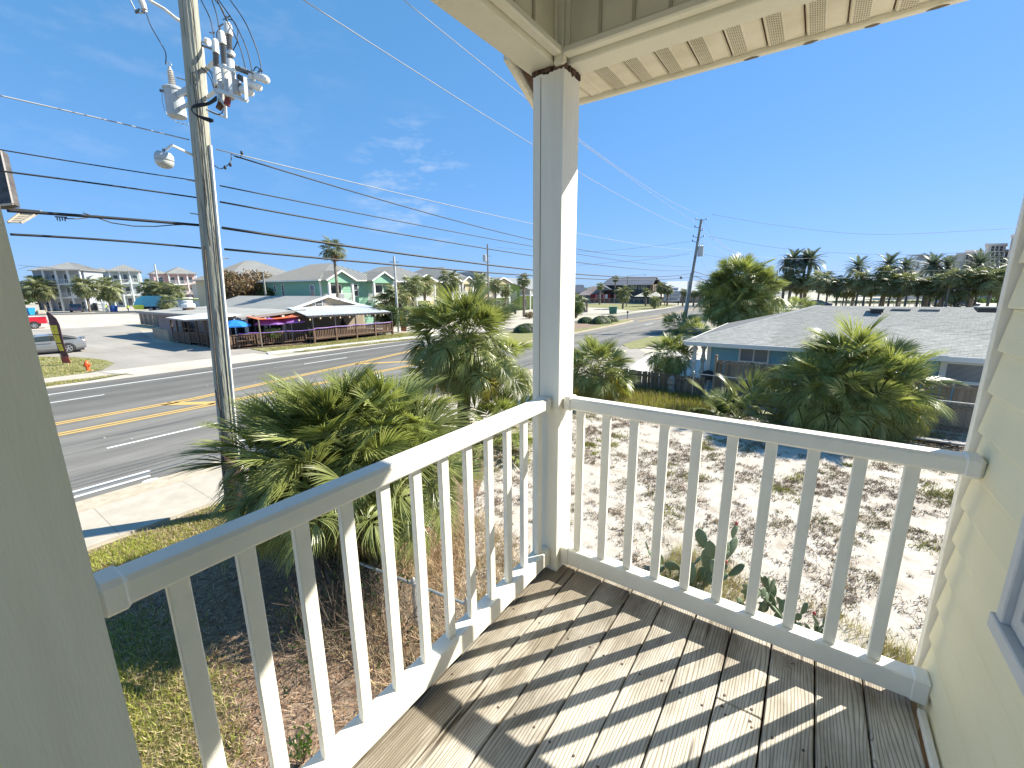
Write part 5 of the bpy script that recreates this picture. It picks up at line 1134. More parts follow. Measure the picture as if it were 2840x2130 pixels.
b = P(1106, 921, z=0); small_pole(b, HT(b, 1084, 711), .13, 'short pale pole with lamp bracket between restaurant and white car', arms=((7.2,.45),), m=mat('pale_pole', (.52,.52,.50), (.42,.42,.40)))
b = P(1356, 880, x=-38); small_pole(b, HT(b, 1357, 677), .13, 'thin pole with grey transformer behind the second palm', can=True, arms=((9.0,.5),(8.2,.4)))
b = P(452, 861, z=0); small_pole(b, HT(b, 435, 733), .2, 'slim pale pole in front of the pink villa', m=MATS['pale_pole'])
b = P(741, 850, x=-56); small_pole(b, HT(b, 740, 757), .13, 'thin wooden pole before the autumn-brown tree')
b = P(1737, 850, z=0); small_pole(b, HT(b, 1740, 765), .13, 'street lamp pole in front of the dark restaurant roof', lamp=4.0)
b = P(1904, 845, z=0); small_pole(b, HT(b, 1904, 780), .16, 'pale thin pole just right of the leaning pole foot', m=MATS['pale_pole'])
b = P(2737, 858, z=0); small_pole(b, HT(b, 2745, 708), .16, 'dark pole with crossarms standing in front of the tan hotel', arms=((11.0,1.2),(9.5,1.2)))
b = P(2336, 850, z=0); small_pole(b, HT(b, 2336, 765), .14, 'thin lamp pole among the sabal palm row', lamp=-1.2)
b = P(2143, 860, z=0); small_pole(b, HT(b, 2141, 750), .14, 'thin dark pole right of the huge shaggy palm')
wire3([(50,735),(75,738),(140,745),(230,752),(310,757),(430,772),(560,778)], [60,65,70,80,85,95,100], .02, 'thin wire sagging across the roofs of the left villas')
wire3([(50,747),(90,738),(150,745)], [60,65,70], .02, 'short dipping wire at the left over the grey-blue villa roof')
wire3([(30,800),(200,803),(330,810),(560,822)], [60,68,75,90], .018, 'thin wire in front of the villa balconies')

# ================================================================== STREET THINGS
orange = mat('orange_hydrant_paint', (.80,.13,.02), (.65,.09,.02), scale=9, rough=.45)
b = P(245, 1030, z=0); t = thing('fire_hydrant', 'bright orange fire hydrant on the grass island', 'fire hydrant', b)
g = G(); g.lathe([(.15,0),(.15,.03),(.10,.035),(.10,.06),(.085,.07),(.085,.40),(.11,.41),(.11,.44),(.0,.44)], (0,0,0), 18); g.obj('barrel', orange, t, world=False)
g = G(); g.lathe([(.12,.44),(.12,.47),(.105,.50),(.07,.565),(.03,.59),(.03,.64),(.0,.64)], (0,0,0), 18); g.obj('bonnet', orange, t, world=False)
for ax_, r in (((.6,.8,0),.055), ((-.6,-.8,0),.055), ((.8,-.6,0),.075)):
    g = G(); g.lathe([(r*.8,.05),(r*.8,.12),(r,.12),(r,.155),(.02,.155),(.02,.18)], (0,0,.34), 12, axis=ax_); g.obj('nozzle', orange, t, world=False)
# feather flags
fl_d = mat('flag_dark', (.06,.035,.035), (.24,.10,.11), scale=7, rough=.8, stretch=(1,1,2.2), ramp=(.4,.75)); fl_y = mat('flag_yellow', (.80,.62,.07), (.72,.52,.05), scale=6, rough=.8); fl_r = mat('flag_red', (.48,.11,.07), (.25,.05,.05), scale=8, rough=.8)
def feather(b, H_, w, label, lean, top=True):
    t = thing('feather_flag', label, 'feather flag', b); fz = Vector((lean, 0, 0)); r = Vector((RT[0], RT[1], 0)).normalized()
    def pt(u, z): return r*(u*w+lean*z/H_)+Vector((0, 0, z))
    z0 = H_*.04
    g = G(); g.tube([(0,0,0), pt(0,H_*.5), pt(.02,H_*.96)], .014, 6); g.obj('mast', rubber, t, world=False)
    def wid(z): s = z/H_; return 1.0 if s < .78 else max(.12, math.cos((s-.78)/.22*1.45))
    def band(z_a, z_b, m, nm, u0=0.0, u1=1.0, dy=0):
        g = G(); n = 7; tw = Vector((FW[0], FW[1], 0)).normalized(); f = []; bk = []
        for k in range(n+1):
            z = z_a+(z_b-z_a)*k/n; wd = wid(z); low = 0 if z > H_*.16 else (H_*.16-z)*.0
            for u in (u0, (u0+u1)/2, u1):
                f.append(pt(u*wd+.0, z)+tw*(.05*math.sin(z*2.2+u*2)-.012-dy))
        k2 = len(f); vs = f+[v+tw*(.02+2*dy) for v in f]; fs = []
        for k in range(n):
            for c_ in (0, 1):
                a = k*3+c_; fs += [(a, a+1, a+4, a+3), (a+k2, a+3+k2, a+4+k2, a+1+k2)]
        fs += [(a, a+3, a+3+k2, a+k2) for a in range(0, n*3, 3)]+[(a+2, a+2+k2, a+5+k2, a+5) for a in range(0, n*3, 3)]+[(0,k2,k2+1,1),(1,k2+1,k2+2,2)]
        g.add(vs, fs); return g.obj(nm, m, t, world=False)
    cl = band(z0+H_*.12, H_*.98, fl_d, 'banner'); band(z0, z0+H_*.125, fl_r, 'lower_panel', .0, .9)
    for za, zb in ((.27,.40),(.42,.56),(.58,.74)): 
        y_ = band(H_*za, H_*zb, fl_y, 'yellow_panel', .06, .72, dy=.012)
    for za in (.31,.35,.465,.52,.63,.685):
        band(H_*za, H_*(za+.012), fl_d, 'print_mark', .28, .44, dy=.018)
    return t
feather(P(176, 1013, z=0), HT(P(176, 1013, z=0), 170, 861), .52, 'tall feather flag with yellow blocks on the grass island before the silver car', -.28)
feather(P(1108, 921, z=0)+np.array([.3,0,0]), HT(P(1108, 921, z=0), 1108, 840), .62, 'feather flag with yellow blocks beside the restaurant terrace and pale pole', -.1)
# bins, boxes
def bin_(b, m, label, s=1.0, group=None):
    t = thing('trash_bin', label, 'trash bin', b, .3, group); g = G(); g.add([(-.24*s,-.28*s,.06),(.24*s,-.28*s,.06),(.24*s,.28*s,.06),(-.24*s,.28*s,.06),(-.32*s,-.38*s,.95*s),(.32*s,-.38*s,.95*s),(.32*s,.38*s,.95*s),(-.32*s,.38*s,.95*s)], [(0,3,2,1),(4,5,6,7),(0,1,5,4),(1,2,6,5),(2,3,7,6),(3,0,4,7)]); g.obj('body', m, t, world=False)
    g = G(); g.cbox((-.35*s,-.41*s,.96*s),(.35*s,.43*s,1.06*s),.03); g.tube([(-.3*s,.46*s,1.0*s),(.3*s,.46*s,1.0*s)], .02, 6); g.obj('lid', m, t, world=False)
    for x in (-.25, .25): g = G(); g.lathe([(.1,-.03),(.1,.03)], (x*s,.3*s,.1), 10, axis=(1,0,0)); g.obj('wheel', rubber, t, world=False)
blue_p = mat('blue_bin', (.02,.30,.62), rough=.4); dblue = mat('navy_bin', (.02,.09,.35), rough=.4); green_p = mat('green_bin', (.03,.17,.13), rough=.45)
bin_(P(88, 874, z=0), blue_p, 'bright blue wheeled bin at the left kerb before the grey-blue villa', 1.4); bin_(P(313, 865, z=0), dblue, 'navy wheeled bin beside the white picket fence', 1.3); bin_(P(319, 865, z=0), dblue, 'second navy wheeled bin at the end of the white picket fence', 1.3)
bin_(P(1695, 871, z=0), green_p, 'left of the two dark green bins on the far verge', 1.15); bin_(P(1705, 871, z=0), green_p, 'right of the two dark green bins on the far verge', 1.15)
g = G(); bb = P(1740, 885, z=.14); g.cbox((bb[0]-.12, bb[1]-.15, .95), (bb[0]+.12, bb[1]+.15, 1.25), .04); g.tube([(bb[0],bb[1],.14),(bb[0],bb[1],.96)], .05, 7); solo(g, 'marker_post', ins_dark, 'little dark marker post on the pointed end of the median', 'post')
# road sign with several panels
b = P(1862, 846, z=0); t = thing('sign_board', 'tall white roadside sign with blue printed panels before the dark restaurant', 'sign', b, math.radians(20))
k = 112/FOC
for x in (-1.6, 1.6): g = G(); g.beam((x,0,0),(x,0,2.4),.22,.22); g.obj('leg', rot, t, world=False)
wp = mat('sign_white', (.62,.63,.66), (.50,.52,.58), scale=3); bp_ = mat('sign_blue', (.06,.06,.22), (.12,.12,.32), scale=6)
for z0_, z1_, hw in ((.95,1.9,1.9),(1.98,2.7,2.05),(2.78,3.45,2.1),(3.55,4.3,1.35)): g = G(); g.cbox((-hw,-.12,z0_),(hw,.12,z1_),.03); g.obj('panel', wp, t, world=False)
for z0_, a, b_ in ((1.3,-1.5,1.4),(1.55,-1.3,1.2),(2.15,-1.8,-.3),(2.4,.1,1.7),(3.0,-1.7,.2),(3.2,-.5,1.8),(3.72,-1.1,1.1)):
    g = G(); x = a
    while x < b_: w = random.uniform(.12,.3); g.box((x,-.135,z0_),(min(x+w,b_),-.121,z0_+.15)); x += w+.06
    g.obj('print', bp_, t, world=False)

# ------------------------------------------------------------------ vehicles
tyre = mat('tyre', (.02,.02,.02), rough=.85); rimm = mat('alloy_rim', (.55,.55,.56), rough=.3, metal=.7); cglass = glass('car_glass', (.03,.045,.055)); dark_p = mat('dark_plastic', (.03,.03,.035), rough=.6)
def paint(n, c): return mat(n, c, tuple(v*.93 for v in c), scale=.8, rough=.28, coat=.7, metal=.15)
def wheel(t, x, y, r, w=.22, spokes=5):
    g = G(); s = 1 if y > 0 else -1
    g.lathe([(r*.62,-w/2),(r*.9,-w/2),(r,-w*.3),(r,w*.3),(r*.9,w/2),(r*.62,w/2)], (x,y,r), 22, axis=(0,1,0)); wo = g.obj('wheel', tyre, t, world=False)
    g = G(); yy = y+s*w*.46
    g.lathe([(r*.60,-.01),(r*.66,.012),(r*.60,.02),(r*.57,.0)], (x,yy,r), 22, axis=(0,s,0)); g.lathe([(r*.16,0),(r*.12,.02)], (x,yy,r), 10, axis=(0,s,0))
    for k in range(spokes):
        a = 6.283*k/spokes+.3; g.beam((x+r*.1*math.cos(a),yy+s*.004,r+r*.1*math.sin(a)),(x+r*.6*math.cos(a),yy+s*.004,r+r*.6*math.sin(a)),.02,r*.17,up=(-math.sin(a),0,math.cos(a)))
    g.obj('rim', rimm, wo, world=False); g = G(); g.lathe([(r*.58,0),(r*.58,.004)], (x,yy-s*.03,r), 18, axis=(0,s,0)); g.obj('brake_disc', dark_p, wo, world=False)
def car(name, label, loc, rz, L, Wd, prof, belt, roofp, m, wr, wx, cat='car', kind='coupe', taper=.86, group=None):
    """prof: (x, z_low, z_high) stations of the lower body along x from front(+) to rear(-); roofp: (x, z) greenhouse points front to rear"""
    t = thing(name, label, cat, loc, rz, group); hw = Wd/2; g = G(); rings = []
    for x, zl, zh in prof:
        end = abs(x)/(L/2); n_ = hw*(1-.10*max(0, end-.72)/.28) if end > .72 else hw
        zm = zl+(zh-zl)*.55
        rings.append([(x,-n_*.90,zl),(x,-n_,zl+(zh-zl)*.22),(x,-n_,zm),(x,-n_*.95,zh-.03),(x,-n_*.82,zh),(x,0,zh+.025),(x,n_*.82,zh),(x,n_*.95,zh-.03),(x,n_,zm),(x,n_,zl+(zh-zl)*.22),(x,n_*.90,zl)])
    K = 11; vs = [v for r in rings for v in r]; fs = [(i*K+j, i*K+(j+1)%K, (i+1)*K+(j+1)%K, (i+1)*K+j) for i in range(len(rings)-1) for j in range(K)]
    fs += [tuple(range(K))[::-1], tuple((len(rings)-1)*K+j for j in range(K))]
    g.add(vs, fs); body = g.obj('body', m, t, world=False)
    md = body.modifiers.new('b', 'BEVEL'); md.width = .03; md.segments = 2; md.angle_limit = .6
    # wheel arches: dark recess rings proud of the side
    for x in wx:
        for s in (-1, 1):
            g = G(); n = 14; ra = wr*1.22; pts = [(x+ra*math.cos(a), s*(hw*1.004), wr+ra*math.sin(a)) for a in np.linspace(-.35, math.pi+.35, n)]
            g.add(pts+[(p[0], s*hw*.80, p[2]) for p in pts], [tuple(range(n)) if s < 0 else tuple(range(n))[::-1]]+[(i, i+1, i+1+n, i+n) for i in range(n-1)]); g.obj('wheel_arch', dark_p, t, world=False)
            wheel(t, x, s*(hw*.985), wr, spokes=5 if kind == 'coupe' else 6)
    # greenhouse
    tw = hw*taper; g = G(); n = len(roofp); z0 = belt; vs = []
    (xf, _), (xr, _) = roofp[0], roofp[-1]
    base = [(x, z0) for x, z in roofp]
    bl = [(roofp[0][0], -hw*.90, z0), (roofp[-1][0], -hw*.90, z0)]
    L_ = [(x, -tw if 0 < i < n-1 else -hw*.88, z) for i, (x, z) in enumerate(roofp)]; R_2 = [(x, -y, z) for x, y, z in L_]
    g.add(L_+R_2, [tuple(range(n)), tuple(range(2*n-1, n-1, -1))]+[(i, n+i, n+i+1, i+1) for i in range(n-1)]); g.obj('window_glass', cglass, t, world=False)
    g = G(); top = [p for p in roofp[1:-1]]
    g.add([(x,-tw*1.01,z+.012) for x,z in top]+[(x,tw*1.01,z+.012) for x,z in top]+[(x,-tw*1.02,z-.05) for x,z in top]+[(x,tw*1.02,z-.05) for x,z in top],
          [f for i in range(len(top)-1) for f in ((i,i+len(top),i+1+len(top),i+1),(i,i+1,i+1+2*len(top),i+2*len(top)),(i+len(top),i+3*len(top),i+1+3*len(top),i+1+len(top)))]); g.obj('roof', m, t, world=False)
    # pillars
    for s in (-1, 1):
        for (xa, za), (xb, zb) in ((roofp[0], roofp[1]), (roofp[-1], roofp[-2])):
            g = G(); g.beam((xa, s*hw*.885, za), (xb, s*tw*1.005, zb), .055, .06); g.obj('pillar', m, t, world=False)
        px_ = (roofp[1][0]*.35+roofp[-2][0]*.65) if kind == 'coupe' else (roofp[1][0]+roofp[-2][0])/2
        g = G(); g.beam((px_, s*hw*.895, z0), (px_-.05, s*tw*1.015, roofp[1][1]-.02), .05, .09); g.obj('pillar', m if kind != 'coupe' else dark_p, t, world=False)
        g = G(); g.cbox((roofp[0][0]-.45, s*hw*1.02-.08, z0+.02), (roofp[0][0]-.25, s*hw*1.02+.08, z0+.15), .02); g.obj('mirror', m, t, world=False)
        g = G(); g.beam((roofp[0][0]-.2, s*(hw+.002), (prof[2][1]+z0)/2+.22), (px_+.1, s*(hw+.002), (prof[2][1]+z0)/2+.22), .012, .02); g.obj('door_trim', dark_p, t, world=False)
        g = G(); xx = prof[0][0]-.02; g.cbox((xx-.12, s*hw*.62-.16, prof[1][2]-.26), (xx+.01, s*hw*.62+.16, prof[1][2]-.1), .02); g.obj('headlight', mat('lamp_clear', (.6,.62,.62), rough=.1), t, world=False)
        xx = prof[-1][0]; g = G(); g.cbox((xx-.012, s*hw*.66-.17, prof[-2][2]-.28), (xx+.1, s*hw*.66+.17, prof[-2][2]-.10), .02); g.obj('tail_light', mat('lamp_red', (.35,.02,.02), rough=.2), t, world=False)
    g = G(); g.box((prof[-1][0]+.15, -hw*.9, prof[2][1]-.06), (prof[0][0]-.15, hw*.9, prof[2][1]+.04)); g.obj('underbody', dark_p, t, world=False)
    return t
silver = paint('silver_paint', (.22,.225,.23))
pr = [(2.38,.32,.58),(2.25,.22,.74),(1.6,.20,.86),(.9,.20,.93),(0,.20,.95),(-1.0,.20,.98),(-1.7,.20,1.0),(-2.2,.24,.99),(-2.36,.34,.88)]
rw = P(197, 978, z=0)   # rear wheel
hd_ = math.radians(-97)  # nose to the picture's left
loc = Vector((rw[0], rw[1], 0))+Vector((math.cos(hd_), math.sin(hd_), 0))*1.33+Vector((-.9, 0, 0))
tc_ = car('sports_coupe', 'silver sports coupe driving through the gravel lot behind the feather flag', loc, hd_, 4.75, 1.88, pr, .94, [(.95,.93),(.15,1.34),(-.55,1.39),(-1.05,1.33),(-1.95,1.02)], silver, .34, (1.42,-1.36))
g = G(); g.cbox((-2.42,-.7,1.03),(-2.15,.7,1.06),.01)
for s in (-.6,.6): g.box((-2.3,s-.03,.96),(-2.24,s+.03,1.04))
g.obj('spoiler', silver, tc_, world=False)
g = G(); g.box((1.5,-.25,.2),(1.55,.25,.3)); 
# red pickup, only its bed shows
red = paint('red_paint', (.62,.01,.03))
b = P(99, 911, z=0); hd2 = math.radians(-100)
t = thing('pickup_truck', 'red pickup truck with only its bed showing beside the left porch post', 'pickup truck', Vector((b[0],b[1],0))+Vector((math.cos(hd2), math.sin(hd2), 0))*1.6, hd2)
g = G(); g.cbox((-2.75,-.98,.62),(-.5,.98,1.42),.09); bd = g.obj('bed', red, t, world=False); md = bd.modifiers.new('b','BEVEL'); md.width=.06; md.segments=2
g = G(); g.box((-2.6,-.85,1.2),(-.6,.85,1.425)); g.obj('bed_liner', dark_p, t, world=False)
g = G(); g.cbox((-.5,-.96,.6),(2.9,.96,1.25),.1); g.obj('body', red, t, world=False); g = G(); g.add([(1.3,-.9,1.25),(.7,-.78,1.8),(-.3,-.78,1.82),(-.45,-.9,1.25),(1.3,.9,1.25),(.7,.78,1.8),(-.3,.78,1.82),(-.45,.9,1.25)],[(0,1,2,3),(7,6,5,4),(0,4,5,1),(1,5,6,2),(2,6,7,3)]); g.obj('cab', red, t, world=False)
g = G(); g.cbox((-2.98,-.9,.5),(-2.76,.9,.68),.03); g.obj('bumper', galv, t, world=False)
for x in (-1.6, 1.9):
    for s in (-1,1):
        g = G(); pts = [(x+.52*math.cos(a), s*.992, .42+.52*math.sin(a)) for a in np.linspace(-.3, math.pi+.3, 12)]; g.add(pts+[(p[0], s*.8, p[2]) for p in pts], [tuple(range(12)) if s < 0 else tuple(range(12))[::-1]]+[(i,i+1,i+13,i+12) for i in range(11)]); g.obj('wheel_arch', dark_p, t, world=False)
        wheel(t, x, s*.98, .41, .27, 6)
# white SUV with its nose to the right
suvp = [(2.35,.45,.78),(2.2,.34,1.02),(1.5,.32,1.12),(.8,.32,1.16),(-1.0,.32,1.2),(-2.1,.34,1.22),(-2.3,.42,1.1)]
car('white_suv', 'white sport utility car parked on the bright lot right of the feather flag', (-50.4, 46.3, 0), math.radians(-22), 4.7, 1.95, suvp, 1.14, [(1.05,1.14),(.35,1.72),(-1.5,1.78),(-2.2,1.2)], paint('white_paint', (.66,.67,.68)), .38, (1.45,-1.4), kind='suv', taper=.84, cat='sport utility')
# black jeep-like off-roader
b = P(1424, 870, z=0)
car('off_road_car', 'black soft-top off-road car parked below the green gable house', (b[0]-.6, b[1]-.8, 0), math.radians(-38), 4.2, 1.85, [(2.05,.5,.85),(1.95,.42,1.08),(1.0,.42,1.15),(.7,.42,1.15),(-1.8,.45,1.15),(-2.05,.5,1.1)], 1.14, [(.75,1.15),(.55,1.78),(-1.7,1.8),(-2.0,1.15)], paint('black_paint', (.012,.012,.014)), .42, (1.3,-1.25), kind='suv', taper=.92, cat='off-road car')
b = P(215, 866, z=0)
car('off_road_car', 'dark blue off-road car with spare wheel parked under the grey-blue villa', (b[0], b[1], 0), math.radians(165), 4.4, 1.95, [(2.05,.5,.85),(1.95,.42,1.08),(1.0,.42,1.15),(.7,.42,1.15),(-1.8,.45,1.2),(-2.05,.5,1.15)], 1.14, [(.75,1.15),(.55,1.9),(-1.8,1.92),(-2.05,1.15)], paint('blue_paint', (.015,.06,.16)), .44, (1.3,-1.25), kind='suv', taper=.92, cat='off-road car')
for px, cc, lab in ((2668, (.08,.10,.14), 'dark blue car parked under the sabals near the right edge'), (2628, (.16,.17,.17), 'grey car half hidden by palm trunks left of the dark blue one'), (2268, (.2,.2,.2), 'tiny far car in the lot between the first sabal trunks')):
    b = P(px, 851, z=0); car('parked_car', lab, (b[0], b[1], 0), math.radians(15), 4.4, 1.8, pr, .94, [(1.1,.93),(.3,1.42),(-.9,1.44),(-1.9,1.0)], paint('paint_%d' % px, cc), .33, (1.4,-1.35))
# garbage truck
b = Vector(P(430, 864, z=0)); tk = thing('garbage_truck', 'turquoise garbage truck with lime yellow tailgate working behind the restaurant', 'garbage truck', (b.x-1, b.y+1.2, 0), math.radians(58))
turq = paint('turquoise_paint', (.03,.36,.52)); lime = paint('lime_paint', (.62,.72,.03))
g = G(); g.prism([(-2.6,-1.25),(4.6,-1.25),(4.6,1.25),(-2.6,1.25)], 1.15, 3.55); g.obj('hopper_body', turq, tk, world=False)
for x in (-1.6,-.4,.8,2.0,3.2,4.4): g = G(); g.box((x,-1.31,1.2),(x+.12,1.31,3.6)); g.obj('body_rib', turq, tk, world=False)
g = G(); g.add([(-2.6,-1.25,1.5),(-2.6,-1.25,3.5),(-3.6,-1.25,3.0),(-4.3,-1.25,1.5),(-2.6,1.25,1.5),(-2.6,1.25,3.5),(-3.6,1.25,3.0),(-4.3,1.25,1.5)], [(0,1,2,3),(7,6,5,4),(1,5,6,2),(2,6,7,3),(0,3,7,4),(0,4,5,1)]); g.obj('tailgate', turq, tk, world=False)
g = G(); g.add([(-2.5,-1.28,.5),(-2.5,-1.28,1.6),(-4.6,-1.28,1.5),(-4.2,-1.28,.6),(-2.5,1.28,.5),(-2.5,1.28,1.6),(-4.6,1.28,1.5),(-4.2,1.28,.6)], [(0,1,2,3),(7,6,5,4),(1,5,6,2),(2,6,7,3),(0,3,7,4),(0,4,5,1)]); g.obj('loader', lime, tk, world=False)
g = G(); g.cbox((4.8,-1.2,.9),(6.6,1.2,3.1),.12); g.obj('cab', mat('cab_white', (.72,.73,.74), rough=.4), tk, world=False); g = G(); g.box((5.2,-1.23,1.9),(6.3,1.23,2.8)); g.obj('cab_window', cglass, tk, world=False)
g = G(); g.lathe([(.6,0),(.6,.03)], (2.4,-1.27,2.4), 18, axis=(0,-1,0)); g.obj('logo_disc', cap_w, tk, world=False)
g = G(); g.box((-2.4,-.9,.6),(6.4,.9,1.15)); g.obj('chassis', dark_p, tk, world=False)
for x in (-1.2, 0, 5.6):
    for s in (-1,1): wheel(tk, x, s*1.08, .52, .34, 6)
# two refuse workers (one skinned body each)
def person(loc, rz, label, shirt, trousers, pose):
    t = thing('person', label, 'person', loc, rz); J = pose
    bm = bmesh.new(); names = list(J); V = {k: bm.verts.new(J[k][0]) for k in names}
    for a, b_ in (('pel','chest'),('chest','neck'),('neck','head'),('head','crown'),('pel','hipL'),('hipL','kneeL'),('kneeL','footL'),('footL','toeL'),('pel','hipR'),('hipR','kneeR'),('kneeR','footR'),('footR','toeR'),('chest','shL'),('shL','elL'),('elL','haL'),('chest','shR'),('shR','elR'),('elR','haR')):
        bm.edges.new((V[a], V[b_]))
    me = bpy.data.meshes.new('body'); bm.to_mesh(me); bm.free(); skin = mat('skin', (.36,.20,.13), rough=.6)
    for m_ in (skin, shirt, trousers): me.materials.append(m_)
    tmp = bpy.data.objects.new('body_tmp', me); COL.objects.link(tmp); sm = tmp.modifiers.new('s', 'SKIN'); tmp.modifiers.new('d', 'SUBSURF').levels = 1
    for i, k in enumerate(names): me.skin_vertices[0].data[i].radius = (J[k][1], J[k][1]*.85)
    me.skin_vertices[0].data[0].use_root = True
    dg = bpy.context.evaluated_depsgraph_get(); dg.update(); me2 = bpy.data.meshes.new_from_object(tmp.evaluated_get(dg)); bpy.data.objects.remove(tmp)
    me2.materials.clear()
    for m_ in (skin, shirt, trousers): me2.materials.append(m_)
    for p in me2.polygons:
        c = p.center; p.material_index = 2 if c.z < J['pel'][0][2]+.02 else (0 if c.z > J['neck'][0][2] or min((c-Vector(J['haL'][0])).length, (c-Vector(J['haR'][0])).length) < .16 else 1); p.use_smooth = True
    o = bpy.data.objects.new('body', me2); COL.objects.link(o); o.parent = t
    g = G(); c = Vector(J['head'][0])+Vector((0,0,.07)); g.lathe([(.115,0),(.125,.03),(.10,.09),(.04,.12),(.001,.125)], c, 12); g.obj('cap', dark_p, t, world=False); return t
def pose(bend=0.0, step=.15):
    return {'pel':((0,0,.95),.15),'chest':((bend*.25,0,1.36),.17),'neck':((bend*.35,0,1.52),.06),'head':((bend*.42,0,1.64),.095),'crown':((bend*.44,0,1.76),.07),'hipL':((0,.1,.9),.11),'kneeL':((step,.1,.5),.07),'footL':((step*.8,.1,.08),.05),'toeL':((step*.8+.16,.1,.05),.045),
            'hipR':((0,-.1,.9),.11),'kneeR':((-step*.4,-.1,.5),.07),'footR':((-step,-.1,.08),.05),'toeR':((-step+.16,-.1,.05),.045),'shL':((bend*.3,.2,1.42),.07),'elL':((bend*.3+.1,.28,1.14),.05),'haL':((bend*.5+.3,.22,1.0),.04),'shR':((bend*.3,-.2,1.42),.07),'elR':((bend*.3+.05,-.28,1.14),.05),'haR':((bend*.5+.25,-.22,.98),.04)}
hiv = mat('hi_vis', (.62,.75,.06), rough=.7); jean = mat('work_blue', (.04,.09,.22), rough=.8)
person(P(297, 866, z=0), .6, 'refuse worker in lime yellow vest beside the navy bins', hiv, jean, pose(.5)); person(P(357, 866, z=0), 2.4, 'refuse worker in lime yellow vest near the truck tailgate', hiv, mat('work_dark', (.03,.05,.06), rough=.8), pose(.3, .2))
# ================================================================== BUILDINGS
metal_roof = mat('grey_metal_roof', (.33,.325,.30), (.27,.265,.245), scale=.5, rough=.5, metal=.15)
seam_m = mat('roof_seam', (.26,.25,.23), rough=.5)
white_t = mat('white_trim', (.74,.74,.71), (.66,.66,.63), scale=2, rough=.6)
win_g = glass('window_glass', (.05,.06,.07))
def nrm(c): return MATS[c]
def window(parent, c, ux, w, h, fr=white_t, mull=1, depth=.08):
    "c centre on the wall, ux unit along wall; outward = ux x z"
    c = Vector(c); ux = Vector(ux); uz = Vector((0,0,1)); out = ux.cross(uz); T = max(.05, w*.07)
    g = G()
    g.beam(c-ux*w/2-uz*h/2+out*.02, c-ux*w/2+uz*h/2+out*.02, T, depth, up=tuple(out)); g.beam(c+ux*w/2-uz*h/2+out*.02, c+ux*w/2+uz*h/2+out*.02, T, depth, up=tuple(out))
    g.beam(c-ux*(w/2+T/2)-uz*h/2+out*.02, c+ux*(w/2+T/2)-uz*h/2+out*.02, depth*1.1, T); g.beam(c-ux*(w/2+T/2)+uz*h/2+out*.02, c+ux*(w/2+T/2)+uz*h/2+out*.02, depth*1.1, T)
    if mull: g.beam(c-ux*w/2+out*.015, c+ux*w/2+out*.015, depth*.8, T*.7)
    f = g.obj('window', fr, parent); g = G(); g.beam(c-ux*(w/2-T/2)+out*.004, c+ux*(w/2-T/2)+out*.004, .03, h-T); g.obj('pane', win_g, f); return f
def rail_(parent, a, b, h, m, step=.16, name='railing', r=.02):
    a = Vector(a); b = Vector(b); g = G(); g.beam(a+Vector((0,0,h)), b+Vector((0,0,h)), .07, .06); g.beam(a+Vector((0,0,.1)), b+Vector((0,0,.1)), .05, .05); n = max(2, int((b-a).length/step))
    for i in range(n+1): p = a.lerp(b, i/n); g.beam(p+Vector((0,0,.1)), p+Vector((0,0,h)), r*1.6, r*1.6, up=(1,0,0))
    return g.obj(name, m, parent)
def hip(parent, x0, y0, x1, y1, z, h, m=metal_roof, seam=.45, ridge_along=None, th=.12):
    "hip roof on a rectangle with raised seams"
    w, l = x1-x0, y1-y0; cx_, cy_ = (x0+x1)/2, (y0+y1)/2
    if w >= l: r0, r1 = (x0+l/2, cy_), (x1-l/2, cy_)
    else: r0, r1 = (cx_, y0+w/2), (cx_, y1-w/2)
    A, B_, C_, D_ = (x0,y0,z),(x1,y0,z),(x1,y1,z),(x0,y1,z); R0, R1 = (*r0, z+h), (*r1, z+h); g = G()
    if w >= l: faces = [(A,B_,R1,R0),(B_,C_,R1),(C_,D_,R0,R1),(D_,A,R0)]
    else: faces = [(A,B_,R0),(B_,C_,R1,R0),(C_,D_,R1),(D_,A,R0,R1)]
    for f in faces: g.poly(f)
    g.box((x0,y0,z-th),(x1,y1,z-.001)); ro = g.obj('roof', m, parent)
    s = G()
    for f in faces:
        f = [Vector(p) for p in f]; e = f[1]-f[0]; L = e.length; e.normalize(); top = f[2:]; n_ = (f[1]-f[0]).cross(f[2]-f[1]).normalized(); up_ = n_.cross(e).normalized()
        a0 = min((p-f[0]).dot(e) for p in top); a1 = max((p-f[0]).dot(e) for p in top); H_ = (top[0]-f[0]).dot(up_)
        k = int(L/seam)
        for i in range(1, k):
            x = L*i/k; hh = H_*min(1, x/a0 if x < a0 else (L-x)/(L-a1) if x > a1 else 1) if a0 > 0 else H_
            p = f[0]+e*x+n_*.02; s.beam(p, p+up_*hh, .05, .05, up=tuple(n_))
    s.obj('seam', seam_m, ro); return ro
# ---- the blue neighbour with the shingled hip roof
blue_w = mat('blue_stucco', (.24,.47,.56), (.19,.41,.52), scale=1.5, rough=.85, bump=.2, bscale=30)
shing_dk = mat('shingle_shadow_line', (.12,.12,.12), (.17,.17,.165), scale=3, rough=.95)
shing = mat('pale_shingle', (.31,.305,.28), (.40,.39,.36), scale=4.5, rough=.95, bump=.3, bscale=60, rand=.10, space='World')
nb = thing('blue_house', 'low light-blue house with pale grey shingle hip roof behind the plank fence', 'house', (3.5, 22, 0))
WY = 17.85
g = G(); g.box((-2.25,WY,-.1),(12.5,WY+10,2.12)); g.obj('wall', blue_w, nb)
EY, EZ, RY, RZ_ = 17.28, 2.16, 22.9, 3.50; EX0 = -3.22; RX0 = 1.25; EX1 = 12.8
sv = Vector((0, RY-EY, RZ_-EZ)); SL = sv.length; su = sv/SL; sn_ = Vector((1,0,0)).cross(su)
